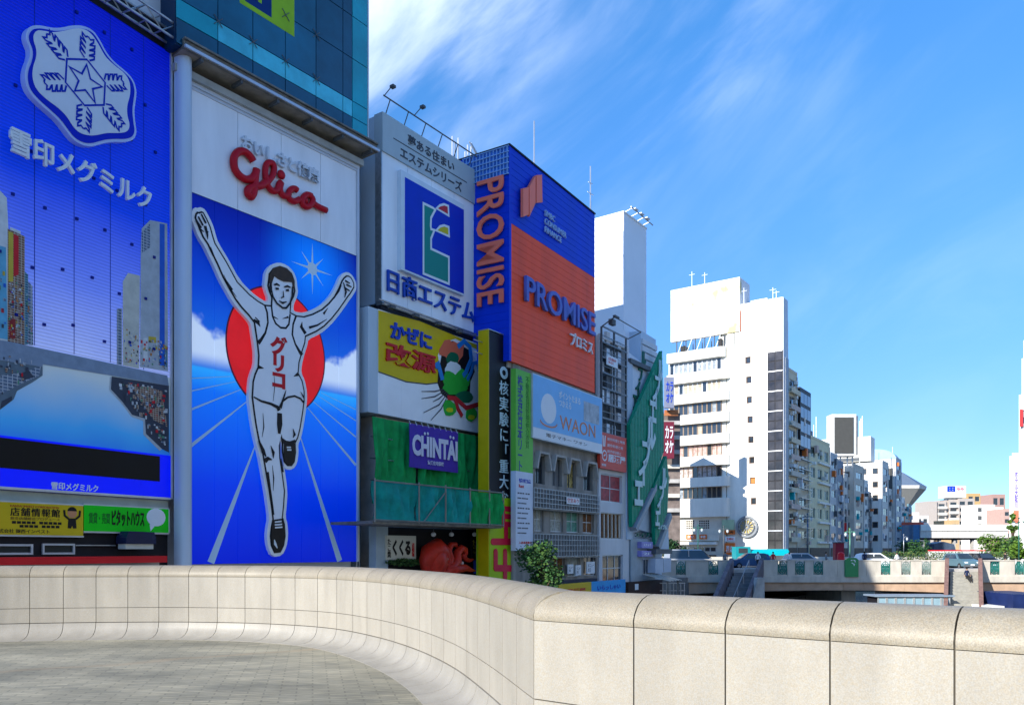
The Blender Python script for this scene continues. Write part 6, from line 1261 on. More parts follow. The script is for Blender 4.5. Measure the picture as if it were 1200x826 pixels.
# vehicles -------------------------------------------------------------
def lathe_ring(m, c, r, wdt, n=14):
    vs = []
    for s in (-wdt / 2, wdt / 2):
        for k in range(n): a = 2 * math.pi * k / n; vs.append((c[0] + r * math.cos(a), c[1] + s, c[2] + r * math.sin(a)))
    m.faces(vs, [(k, (k + 1) % n, n + (k + 1) % n, n + k) for k in range(n)] + [tuple(range(n))[::-1], tuple(range(n, 2 * n))])
tyre = mk('tyre_rubber', (.02, .02, .02), .8); rimm = mk('wheel_rim', (.35, .36, .38), .35, .8)
def car(label, x, y, rz, paint, van=False, group=None, length=4.3):
    """car with its nose along local +x, built in its own frame"""
    f = Fr(x, y, d=(math.cos(rz), math.sin(rz))); t = thing('parked_car' if not van else 'parked_van', label, 'van' if van else 'car', f, 0, 0, BZ + .05, group)
    z = BZ + .05; Lh = length / 2; W = .86
    top = [(-Lh, .35), (-Lh, .95), (-Lh + .15, 1.05), (-Lh + .35, 1.5), (-Lh + .8, 1.62), (Lh - 1.9, 1.62), (Lh - 1.1, 1.05), (Lh - .25, .9), (Lh, .65), (Lh, .3)] if not van else [(-Lh, .35), (-Lh, 1.1), (-Lh + .1, 1.95), (-Lh + .4, 2.02), (Lh - 1.1, 2.02), (Lh - .45, 1.15), (Lh - .05, 1.0), (Lh, .35)]
    low = [(a, min(b, 1.0)) for a, b in top]
    m = MB(); m.smooth = False
    body_ = [(-Lh, .32), (-Lh, .92), (-Lh + .12, 1.0), (Lh - 1.1, 1.02), (Lh - .25, .9), (Lh, .65), (Lh, .3)]
    n = len(body_); sec = [(-W, .93), (-W * .97, 1.0), (W * .97, 1.0), (W, .93)]
    m.prism([(a, z + b) for a, b in body_], -W, W); ob = m.build('body', paint, t)
    cab = [p for p in top if p[1] >= (1.0 if not van else 1.0)]
    if cab[0][1] > 1.0: cab = [(cab[0][0], 1.0)] + cab
    cab = [(p[0], p[1]) for p in cab]; cab.append((cab[-1][0] + .02, 1.0)) if cab[-1][1] > 1.001 else None
    m = MB(); zz = [z + p[1] for p in cab]; N_ = len(cab); ins = lambda b: W - .02 - .22 * (b - 1.0) / .62
    vs = [(cab[i][0], -ins(cab[i][1]), zz[i]) for i in range(N_)] + [(cab[i][0], ins(cab[i][1]), zz[i]) for i in range(N_)]
    fs = [(i, N_ + i, N_ + (i + 1) % N_, (i + 1) % N_) for i in range(N_)] + [tuple(range(N_)), tuple(range(N_, 2 * N_))[::-1]]
    m.faces(vs, fs); m.build('cabin', paint, t)
    # glass, a little proud of the cabin
    x0_, x1_ = cab[0][0] + .35, cab[-1][0] - .45; zt3 = max(zz) - .1; zb_3 = z + 1.06
    for s in (-1, 1):
        m = MB(); e = .012
        q = [(x0_, zb_3), (x1_ + .15, zb_3), (x1_ - .42, zt3), (x0_ + .12, zt3)]
        for (p0, p1) in (((0), (1)),):
            pts = [(a, s * (ins(b - z) + e), b) for a, b in q]; m.face(pts if s > 0 else pts[::-1]); m.face([(a, y_ - s * .008, b) for a, y_, b in (pts if s < 0 else pts[::-1])])
        m.build('side_window', glassd, t); piece(t, 'pillar', paint, ((x0_ + x1_) / 2 - .04, (x0_ + x1_) / 2 + .04, *( (-W + .1, -W + .14) if s > 0 else (W - .14, W - .1)), zb_3, zt3))
    m = MB(); fx = cab[-1][0]; tx = [p for p in cab if p[1] > 1.5][-1]
    m.faces([(fx - .02, -ins(1.05) + .08, z + 1.08), (fx - .02, ins(1.05) - .08, z + 1.08), (tx[0] + .08, ins(tx[1]) - .08, z + tx[1] - .06), (tx[0] + .08, -ins(tx[1]) + .08, z + tx[1] - .06)], [(0, 1, 2, 3)])
    for v in range(4): m.v[v] = (m.v[v][0] + .03, m.v[v][1], m.v[v][2] + .02)
    m.build('windscreen', glassd, t)
    for sx in (-Lh + .75, Lh - .85):
        for s in (-1, 1):
            m = MB(); lathe_ring(m, (sx, s * (W - .08), z + .31), .31, .2); wh = m.build('wheel', tyre, t); m = MB(); lathe_ring(m, (sx, s * (W - .07), z + .31), .18, .21, 10); m.build('rim', rimm, t, parent=wh)
    for s in (-1, 1): piece(t, 'headlight', mk('lamp_glass', (.6, .62, .65), .2), (Lh - .08, Lh + .01, *sorted((s * .45, s * .78)), z + .6, z + .76)); piece(t, 'tail_light', mk('tail_red', (.4, .01, .01), .3), (-Lh - .01, -Lh + .05, *sorted((s * .55, s * .8)), z + .7, z + .88))
    piece(t, 'bumper', dgrey, (Lh - .1, Lh + .04, -W + .02, W - .02, z + .25, z + .45)); piece(t, 'number_plate', wsign, (Lh + .041, Lh + .055, -.2, .2, z + .38, z + .52))
    return t
silver = mk('silver_paint', (.45, .47, .50), .3, .4, var=.04); bluep = mk('dark_blue_paint', (.04, .10, .22), .3, .3, var=.04); tealp = mk('grey_teal_paint', (.12, .22, .27), .3, .3, var=.04); whitep = mk('white_car_paint', (.75, .76, .78), .3, var=.03); blackp = mk('black_car_paint', (.015, .015, .02), .25)
car('silver van parked at the left end of the far bridge', WX(806, YB + 6), YB + 6, 0.0, silver, van=True, length=4.8)
car('silver hatchback behind the shaded part of the bridge balustrade', WX(942, YB + 7), YB + 7, 0, silver)
car('white estate car near the green utility box on the bridge', WX(1026, YB + 7), YB + 7, 0, whitep)
car('dark blue car nosing out beside the left stairs', WX(878, YB + 6), YB + 6, math.pi, bluep)
car('grey blue car facing the head of the sunlit stairs', WX(1132, YB + 4.2), YB + 5.2, -math.pi / 2, tealp)
car('dark car half hidden behind the brown stair wall', WX(1156, YB + 5.5), YB + 6.2, -math.pi / 2, blackp)
# teal market tent / bus at the foot of the white building
tm = thing('covered_truck', 'long teal tarpaulin-covered lorry parked behind the left stairs', 'truck', WF, WX(900, 100), -100, BZ)
tealm = mk('teal_tarpaulin', (.0, .36, .40), .5, var=.1, scale=1, bump=.2); x0_, x1_ = WX(878, 100), WX(922, 100); z0_, z1_ = BZ + .7, WZ_(643, 100)
m = MB(); m.smooth = True; P_ = []
for k in range(9): a = math.pi * k / 8; P_ += [(x0_, 100 - 1.1 * math.cos(a), z0_ + .6 + (z1_ - z0_ - .6) * math.sin(a)), (x1_, 100 - 1.1 * math.cos(a), z0_ + .6 + (z1_ - z0_ - .6) * math.sin(a))]
m.faces(P_, [(2 * k, 2 * k + 1, 2 * k + 3, 2 * k + 2) for k in range(8)]); m.smooth = False; m.face([P_[2 * k] for k in range(9)]); m.face([P_[2 * k + 1] for k in range(9)][::-1]); m.build('tarpaulin', tealm, tm)
piece(tm, 'load_bed', dgrey, (x0_, x1_, -101.1, -98.9, z0_, z0_ + .6)); piece(tm, 'cab', mk('truck_cab_teal', (.01, .25, .28), .4), (x0_ - 1.9, x0_ - .1, -101, -99, z0_ - .1, z0_ + 1.7)); piece(tm, 'cab_window', glassd, (x0_ - 1.6, x0_ - .5, -98.99, -98.97, z0_ + .9, z0_ + 1.5))
for xx in (x0_ - 1.2, x0_ + .9, x1_ - .8): m = MB(); lathe_ring(m, (xx, 99.1, BZ + .45), .42, .3); m.build('wheel', tyre, tm)
# people (small and far)
skin = mk('skin', (.42, .26, .18), .6); hairm = mk('dark_hair', (.02, .015, .012), .6)
def person(label, x, y, z, cloth, legc, h=1.68, rz=0., stride=.12, group=None, sit=False):
    t = thing('person', label, 'person', Fr(x, y, d=(math.cos(rz), math.sin(rz))), 0, 0, z, group); k = h / 1.7
    me = bpy.data.meshes.new('body'); V = []; Ed = []; Rd = []
    def add(p, r, par=None):
        V.append(tuple(c * k for c in p)); Rd.append(r * k)
        if par is not None: Ed.append((par, len(V) - 1))
        return len(V) - 1
    pel = add((0, 0, .92), .135); ch = add((0, 0, 1.18), .14, pel); sh_ = add((0, 0, 1.38), .12, ch); nk = add((0, 0, 1.47), .055, sh_); hd = add((0, .0, 1.56), .085, nk); add((0, 0, 1.66), .075, hd)
    for s in (-1, 1):
        so_ = add((s * .17, 0, 1.38), .06, sh_); el = add((s * .23, s * stride * .5, 1.12), .045, so_); wr = add((s * .22, s * stride + .08, .90), .034, el); add((s * .22, s * stride + .1, .80), .036, wr)
        hp = add((s * .09, 0, .84), .095, pel)
        if sit: kn = add((s * .12, .38, .80), .07, hp); an_ = add((s * .12, .42, .42), .05, kn); add((s * .12, .54, .38), .045, an_)
        else: kn = add((s * .095, -s * stride * .6, .48), .065, hp); an_ = add((s * .095, -s * stride * 1.4, .09), .045, kn); add((s * .1, -s * stride * 1.4 + .14, .04), .04, an_)
    me.from_pydata([(a, -b, c) for a, b, c in V], Ed, []); ob = bpy.data.objects.new('body', me); COL.objects.link(ob)
    ob.modifiers.new('skin', 'SKIN'); 
    for i, v in enumerate(me.skin_vertices[0].data): v.radius = (Rd[i], Rd[i] * (.8 if i < 3 else 1)); v.use_root = (i == 0)
    sb_ = ob.modifiers.new('sub', 'SUBSURF'); sb_.levels = 1; sb_.render_levels = 1
    dg = bpy.context.evaluated_depsgraph_get(); dg.update(); m2 = bpy.data.meshes.new_from_object(ob.evaluated_get(dg)); bpy.data.objects.remove(ob)
    m2.materials.clear(); [m2.materials.append(q) for q in (skin, cloth, legc)]
    for p in m2.polygons: c = p.center; p.use_smooth = True; p.material_index = 0 if (c.z > 1.45 * k or (abs(c.x) > .18 * k and c.z < 1.0 * k)) else (1 if c.z > .92 * k else 2)
    o = bpy.data.objects.new('body', m2); COL.objects.link(o); o.parent = t
    m = MB(); m.smooth = True; m.ball((0, .012 * k, 1.615 * k), .098 * k, .105 * k, .10 * k, 10, 6); hb = m.build('hair', hairm); hb.parent = t
    m = MB(); m.ball((0, -.10 * k, 1.565 * k), .016 * k, .02 * k, .022 * k, 6, 4); nb2 = m.build('nose', skin); nb2.parent = t
    return t
cw = mk('shirt_white', (.7, .7, .7), .7); cn = mk('navy_cloth', (.02, .03, .08), .8); cb = mk('black_cloth', (.02, .02, .02), .8); cr_ = mk('red_cloth', (.45, .03, .04), .8); cg = mk('grey_cloth', (.2, .2, .22), .8)
person('person in dark navy clothes sitting on the upper steps of the sunlit stairs', WX(1133, 76.6), YB - 1.4, BZ - 1.35, cn, cb, sit=True, rz=.2)
person('person in a white shirt at the head of the shaded stairs', WX(889, 79), YB + 1.2, BZ + .16, cw, cb)
person('person in red walking on the bridge near the tarpaulin lorry', WX(906, 80), YB + 2, BZ + .16, cr_, cg)
person('person in black crossing near the far red barrier', WX(1157, 100), 100, BZ, cb, cr_, h=1.75)
person('person in dark clothes beside the long median hedge', WX(1086, 97), 97, BZ, cg, cb, h=1.8)
for i, (px_, yy_, lb_, cc_) in enumerate([(925, 80.2, 'person in white behind the balustrade left of the shadow edge', cw), (968, 80.4, 'person in grey walking left of the green utility box', cg), (1013, 80.3, 'person in navy just right of the green utility box', cn), (1051, 80.5, 'person in white by the grey lattice panels', cw), (1178, 80.4, 'person in black at the right end of the bridge', cb), (850, 80.3, 'person in grey left of the shaded stairs', cg)]): person(lb_, WX(px_, yy_), yy_, BZ + .16, cc_, cb, h=1.62 + .04 * (i % 3), rz=1.2 * i)
# street lamps
grl = mk('green_lamp_post', (.03, .14, .10), .4, .3, var=.1)
def lamp(label, px, y, h, twin=True, col=None, group=None):
    col = col or grl; x = WX(px, y); t = thing('street_lamp', label, 'street lamp', WF, x, -y, BZ, group)
    m = MB(); m.smooth = True; m.tube((x, y, BZ), (x, y, BZ + .9), .16, 10, .11); m.tube((x, y, BZ + .9), (x, y, BZ + h), .07, 8, .05); m.ball((x, y, BZ + h), .1, .1, .1, 8, 6); m.build('post', col, t)
    for s in ((-1, 1) if twin else (1,)):
        m = MB(); m.path([(x, y, BZ + h - .5), (x + s * .25, y, BZ + h - .25), (x + s * .5, y, BZ + h - .35)], .035, 6); m.build('arm', col, t)
        m = MB(); m.ball((x + s * .5, y, BZ + h - .62), .15, .15, .24, 8, 6); m.build('lantern', mk('lantern_glass', (.55, .60, .60), .2), t); m = MB(); m.tube((x + s * .5, y, BZ + h - .42), (x + s * .5, y, BZ + h - .30), .19, 8, .04); m.build('lantern_cap', col, t)
    return t
lamp('twin lantern street lamp in front of the cream restaurant floors', 818, 104, 5.2); lamp('dark twin lantern street lamp before the orange signs of the white building', 848, 102, 5.0, col=dgrey)
lamp('tall twin lantern lamp beside the cream balcony building', 946, 98, 6.4, col=mk('blue_grey_post', (.10, .16, .20), .4, .3))
lamp('pale green lamp standing behind the green utility box', 996, 92, 4.4, True, mk('pale_green_post', (.16, .40, .28), .5, .2, var=.3))
lamp('tall green lantern lamp at the right edge of the picture', 1194, 80, 5.2, True)
lamp('single lamp post near the saucer-shaped roof', 1059, 118, 4.2, False, steel)
rb = thing('traffic_bollard', 'rounded red plastic barrier standing left of the green utility box', 'barrier', WF, WX(985, 84), -84, BZ)
m = MB(); m.smooth = True; m.tube((WX(985.5, 84), 84, BZ), (WX(985.5, 84), 84, BZ + 1.5), .45, 12, .36); m.ball((WX(985.5, 84), 84, BZ + 1.5), .36, .36, .3, 12, 6); m.build('body', red, rb)
rb2 = thing('red_booth', 'dark red advertising pillar behind the round red barrier', 'pillar', WF, WX(982, 96), -96, BZ); piece(rb2, 'body', mk('dark_red_panel', (.32, .02, .04), .5), (WX(978, 96), WX(988, 96), -96.5, -95.7, BZ, WZ_(636, 96))); piece(rb2, 'cap', dgrey, (WX(977.5, 96), WX(988.5, 96), -96.6, -95.6, WZ_(636, 96) + .001, WZ_(635, 96)))

# ------------------------------------------------------------------ white rounded-balcony building on the far corner
YR = 122.; x, y = ((917 - HX) / FPX * YR, YR)
FR0 = Fr(x, y, 1255); FRs = Fr(*FR0.xy(0, -26), d=(FR0.wx, FR0.wy))   # face towards the viewer; corner at u = 26
UC = 26.
wb = thing('office_building', 'tall white office tower with rounded balconies, roof billboard and big clock wheel', 'building', FRs, UC / 2, 0, GZ)
wh_ = mk('bright_white_render', (.80, .775, .70), .6, var=.14, scale=.5, streak=.25)
def RS(px): return FRs.U(px)
DW = -2.4
def RZ(px, py): return FRs.Z(px, py)
uL0, uS, uC0 = RS(784), RS(870), UC
zTopM = FRs.Z(905, 350); 
small = [(RS(a - 3.2), RS(a + 3.2), RZ(a, b + 4), RZ(a, b - 4)) for a, b in ((876.5, 422), (877.5, 445), (878, 468.5), (879, 491.5), (880, 515), (881, 539), (882, 563), (883, 587))]
piece(wb, 'core', wh_, (RS(842), UC, DW, -.32, GZ, zTopM)); piece(wb, 'rear_core', wh_, (RS(842), RS(893), -14, DW, GZ, zTopM)); piece(wb, 'rear_block', wh_, (uL0 - .5, RS(842), -14, -1.0, GZ, RZ(800, 418)))
wall(wb, FRs, RS(852), RS(899.5), GZ, zTopM, 0, .3, small, wh_)
for i, o in enumerate(small): window(wb, FRs, *o, -.2, glassd if i != 6 else mk('orange_blind', (.50, .20, .05), .6), mk('brown_frame', (.16, .09, .05), .6), nx=1, fw=.12, sill=True)
# dark glass stair strip
gx0, gx1 = RS(900), RS(916.0)
zz = [RZ(905, 412 + 23.3 * k) for k in range(11)]
piece(wb, 'strip_backing', dk, (gx0, UC + .05, -1.2, -.02, GZ, zz[0] + .1))
gw = (UC - gx0)
bronze = mk('bronze_glass', (.05, .045, .045), .08, var=.5, scale=.4, spec=.6)
for k in range(11):
    zt4 = zz[k] if k < 11 else 0; zb4 = zz[k + 1] if k + 1 < 11 else GZ + .5
    h_ = (zt4 - zb4) / 2
    for j in range(2):
        for i in range(2): piece(wb, 'strip_pane', bronze, (gx0 + gw * i / 2 + .06, gx0 + gw * (i + 1) / 2 - .06, .0, .05, zb4 + h_ * j + .08, zb4 + h_ * (j + 1) - .08))
    piece(wb, 'strip_transom', alum, (gx0, UC, -.01, .09, zt4 - .07, zt4 + .07))
piece(wb, 'strip_head', wh_, (RS(899.5) + .01, UC, -.32, .0, zz[0] + .11, zTopM))
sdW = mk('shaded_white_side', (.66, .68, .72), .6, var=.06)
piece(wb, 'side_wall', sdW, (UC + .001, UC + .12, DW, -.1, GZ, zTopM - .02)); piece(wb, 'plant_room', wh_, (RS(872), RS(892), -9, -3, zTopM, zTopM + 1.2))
# vertical pipes on the side
m = MB()
for k in range(3): m.tube((UC + .3, .6 + k * .7, GZ), (UC + .3, .6 + k * .7, zz[0] - 1), .07, 6)
m.build('drain_pipe', steel, wb)
# balcony floors
fy = [(434, 448), (459, 474), (482, 498), (506, 523), (530, 546), (554, 569), (578, 593), (604, 612)]  # unused guide
sp = [(434, 452), (455, 478.5), (478.5, 501.5)]
NF = 8; band_t = [RZ(786, v) for v in (416, 441, 465, 489, 513, 537.5, 561.5, 585.5)]       # tops of the white parapet bands
bx0 = uL0; wcols = [mk('pale_window', (.30, .34, .38), .2, var=.4, scale=2), mk('beige_blind_window', (.42, .36, .28), .4, var=.3, scale=2), glassd, glassd, mk('pink_poster_window', (.55, .36, .32), .5, var=.4, scale=2), mk('floral_poster_window', (.50, .42, .40), .5, var=.5, scale=3), glassd, mk('yellow_poster_window', (.62, .40, .02), .5, var=.3, scale=2), glassd]
brf = mk('window_mullion_bronze', (.30, .22, .16), .5)
def balcony_pts(r, xe): return None
for k in range(NF):
    zt5 = band_t[k]; zb5 = zt5 - (1.55 if k < NF - 1 else 3.0); znext = band_t[k + 1] if k < NF - 1 else zb5
    xe = RS(856) if k not in (0,) else RS(851); rad = 1.0
    P_ = [(bx0, -1.0), (bx0, .9)]; 
    for t in range(0, 91, 15): a = R_(t); P_.append((xe - rad + rad * math.sin(a), .9 - rad + rad * math.cos(a)))
    P_.append((xe, -1.0)); m = MB(); n = len(P_); vs = [(p[0], -p[1], zb5) for p in P_] + [(p[0], -p[1], zt5) for p in P_]
    m.faces(vs, [tuple(range(n))[::-1], tuple(range(n, 2 * n))] + [(i, i + n, (i + 1) % n + n, (i + 1) % n) for i in range(n)]); m.build('balcony_band', wh_, wb)
    if k < NF - 1:
        n_ = 11; wx0, wx1 = bx0 + .2, RS(846)
        for i in range(n_): window(wb, FRs, wx0 + (wx1 - wx0) * i / n_, wx0 + (wx1 - wx0) * (i + 1) / n_ - .03, znext + .02, zb5 - .02, .1, wcols[k] if (i * 7 + k) % 5 else wcols[(k + 2) % 4], alum if k < 2 else brf, nx=1, fw=.07)
        piece(wb, 'bay_return', wh_, (RS(846) + .02, RS(851), -1.0, .0, znext, zb5))
piece(wb, 'lobby_wall', cream, (bx0, RS(851.5), -1.0, .2, GZ, zb5 - .003))
# small square lattice, shop signs of the low floors
for (p0, p1) in ((805, 816), (820, 833)):
    for i in range(5 if p0 == 820 else 4):
        for j in range(4): u_ = RS(p0) + i * .36; z_ = RZ(812, 620) + j * .36 + .1; piece(wb, 'hole_shade_plate', dk, (u_, u_ + .22, .2, .24, z_, z_ + .22))  # dark plates on the wall paint the shade inside the holes
ocol = mk('orange_sign', (.70, .16, .03), .5, var=.1)
def wsg(label, R, w_, mt, txt=None, tmat=None, cat='sign', vert=False):
    u0, u1, z0, z1 = FRs.rect(R, w_); t = thing('shop_sign', label, cat, FRs, (u0 + u1) / 2, w_, z0); piece(t, 'panel', mt, (u0, u1, w_ - .2, w_, z0, z1))
    if txt: (vtext if vert else text)(t, txt, FRs, None, w_, tmat or wsign, .03, .02, box=(u0 + (u1 - u0) * .15, u1 - (u1 - u0) * .15, z0 + (z1 - z0) * .22, z1 - (z1 - z0) * .22))
    return t
wsg('long cream fascia under the lattice holes of the white tower', (790, 843, 626, 633.5), .6, cream); wsg('orange wave-shaped sign left of the lamp post', (804, 815, 626, 631.5), .75, ocol, 'かに', wsign); wsg('orange sign right of the lamp post', (819.5, 828, 626, 631.5), .75, ocol, '本店', wsign)
wsg('pale green sign above the orange corner signs', (846, 860, 609, 622), .7, mk('pale_green_sign', (.36, .48, .32), .5), None); wsg('upper orange corner sign with dark characters', (849, 861, 621, 626), .9, ocol, '焼肉', tb); wsg('white corner sign between the two orange signs', (850, 861, 628.5, 634), .9, wsign, '24H', _M['print_red']); wsg('tall orange corner sign with white characters', (849, 861, 636, 650), .9, ocol, '炭火\n焼鳥', wsign)
piece(wb, 'shop_canopy', white2, (bx0 - .5, RS(842), .21, 1.2, RZ(800, 638), RZ(800, 635)))
for k in range(7): u_ = RS(794) + k * (RS(840) - RS(794)) / 7; window(wb, FRs, u_, u_ + .9, RZ(800, 646), RZ(800, 641), .22, glassd, alum, nx=1)
piece(wb, 'entrance_shade_plate', dk, (RS(830), RS(840), .2, .22, GZ, RZ(830, 650)))  # flat dark plate on the wall paints the shade of the entrance
# clock wheel
cwh = thing('wheel_clock', 'large spoked wheel clock with numerals mounted on the white tower wall', 'clock', FRs, RS(876), .4, RZ(876, 617)); c = (RS(876), RZ(876, 617)); r = (RZ(876, 605.5) - c[1])
m = MB(); m.ribbon([(c[0] + r * math.cos(R_(t)), c[1] + r * math.sin(R_(t))) for t in range(0, 360, 10)], .16, .45, True, thick=.2); m.ribbon([(c[0] + r * .72 * math.cos(R_(t)), c[1] + r * .72 * math.sin(R_(t))) for t in range(0, 360, 15)], .06, .45, True, thick=.15); m.build('rim', mk('wheel_grey', (.22, .24, .26), .5), cwh)
for t in range(0, 360, 30): m = MB(); m.ribbon([(c[0] + .15 * math.cos(R_(t)), c[1] + .15 * math.sin(R_(t))), (c[0] + r * .72 * math.cos(R_(t)), c[1] + r * .72 * math.sin(R_(t)))], .06, .47, thick=.08); m.build('spoke', mk('wheel_grey', (.22, .24, .26), .5), cwh)
m = MB(); m.prism([(c[0] + r * .7 * math.cos(R_(t)), c[1] + r * .7 * math.sin(R_(t))) for t in range(0, 360, 15)], .1, .25); m.build('dial', mk('gold_dial', (.55, .42, .16), .5, .2), cwh); m = MB(); m.prism([(c[0] + r * .98 * math.cos(R_(t)), c[1] + r * .98 * math.sin(R_(t))) for t in range(0, 360, 15)], .02, .09); m.build('back_plate', wh_, cwh)
for t in range(12): a = R_(30 * t); q = (c[0] + r * .86 * math.sin(a), c[1] + r * .86 * math.cos(a)); text(cwh, str(12 if t == 0 else t), FRs, None, .3, dgrey, .04, .02, box=(q[0] - .13, q[0] + .13, q[1] - .15, q[1] + .15), name='numeral')
# roof billboard
rbb = thing('roof_billboard', 'blank white rooftop billboard with faint yellow stains on steel legs', 'billboard', FRs, RS(826), 0, RZ(800, 402))
bu0, bu1 = RS(786.5), RS(867.5); bz0, bz1 = RZ(788, 401), RZ(786, 341)
stn = mk('stained_white_board', (.82, .80, .72), .5, var=0)
def _st():
    n, l, b = nodes_of(stn); g = n.new('ShaderNodeTexCoord'); ns = n.new('ShaderNodeTexNoise'); ns.inputs['Scale'].default_value = .35; ns.inputs['Detail'].default_value = 3; l.new(g.outputs['Object'], ns.inputs[0]); cr = n.new('ShaderNodeValToRGB'); e = cr.color_ramp.elements; e[0].position = .46; e[0].color = (.82, .82, .78, 1); e[1].position = .66; e[1].color = (.55, .46, .22, 1); l.new(ns.outputs[0], cr.inputs[0]); l.new(cr.outputs[0], b.inputs['Base Color'])
_st()
n_ = 5
for k in range(n_): piece(rbb, 'board_panel', stn, (bu0 + (bu1 - bu0) * k / n_ + .01, bu0 + (bu1 - bu0) * (k + 1) / n_ - .01, -.6, .2, bz0, bz1))
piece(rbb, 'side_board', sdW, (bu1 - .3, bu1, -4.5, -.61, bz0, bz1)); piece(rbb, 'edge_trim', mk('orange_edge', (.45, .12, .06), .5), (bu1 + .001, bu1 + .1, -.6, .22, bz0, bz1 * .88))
for k in range(7):
    u_ = bu0 + 1 + (bu1 - bu0 - 2) * k / 6
    for w_ in (-3, 0): m = MB(); m.bar((u_, w_, RZ(800, 417)), (u_, w_, bz0), .1, 5); m.build('steel_leg', dgrey, rbb)
    m = MB(); m.bar((u_, 0, RZ(800, 417)), (u_ + 1.0, 0, bz0), .06, 4); m.bar((u_, -3, RZ(800, 417)), (u_ + 1.2, 0, bz0), .06, 4); m.build('steel_brace', steel, rbb)
piece(rbb, 'roof_unit', black, (RS(798), RS(803), -1.5, .2, RZ(800, 417), RZ(800, 406)), (RS(842), RS(846), -1.5, .2, RZ(800, 417), RZ(800, 404)))
an2 = thing('roof_antenna', 'small white aerials on top of the blank rooftop billboard', 'antenna', FRs, RS(810), -.3, bz1); m = MB()
for px, h_ in ((810, 2.6), (825, 2.0), (871, 2.6), (905, 1.8), (909, 1.2)): zb6 = bz1 if px < 868 else zTopM; m.bar((RS(px), -.3, zb6), (RS(px), -.3, zb6 + h_), .06, 5); m.bar((RS(px) - .5, -.3, zb6 + h_ * .8), (RS(px) + .5, -.3, zb6 + h_ * .8), .04, 4)
m.build('mast', wsign, an2)

# things between the green sign building and the white tower (gap at x 778-790)
x, y = ((776 - HX) / FPX * 112, 112); FK = Fr(x, y, 1235); FKs = Fr(*FK.xy(0, -6), d=(FK.wx, FK.wy))
gk = thing('shop_building', 'brown and grey shop building glimpsed in the gap left of the white tower', 'building', WF, WX(782, 112), -112, GZ)
piece(gk, 'wall', mk('brown_grey_wall', (.20, .16, .14), .7, var=.3), (WX(770, 114), WX(797, 114), -122, -114, GZ, WZ_(484, 114))); 
for k in range(7): piece(gk, 'floor_slab', [concr, cream][k % 2], (WX(776, 113.8), WX(796, 113.8), -114, -113.4, WZ_(600 - 17 * k, 113.8), WZ_(595.5 - 17 * k, 113.8)))
for k in range(3): piece(gk, 'orange_board', mk('orange_brown_board', (.45, .16, .06), .6, var=.3), (WX(779, 113), WX(795, 113), -113.4, -113.1, WZ_(488 - 1.2 + k, 113), WZ_(480, 113))) if k == 0 else None
for i, (R, mt, tx, lab) in enumerate([((779, 790, 442, 478), mk('violet_sign_white', (.20, .22, .30), .7), 'カラ\nオケ', 'white rooftop sign with blue characters in the gap beside the green signs'), ((778, 790, 494, 537), mk('crimson_sign', (.16, .02, .04), .7), 'カラ\nオケ', 'crimson sign with white katakana in the gap beside the green signs')]):
    t = thing('shop_sign', lab, 'sign', WF, WX(784, 112), -112, WZ_(R[3], 112)); piece(t, 'panel', mt, (WX(R[0], 112), WX(R[1], 112), -112.6, -112, WZ_(R[3], 112), WZ_(R[2], 112))); text(t, tx, WF, None, -112, [_M['kaze_blue'], wsign][i], .05, .02, box=(WX(R[0] + 1.5, 112), WX(R[1] - 1, 112), WZ_(R[3] - 6, 112), WZ_(R[2] + 5, 112)))

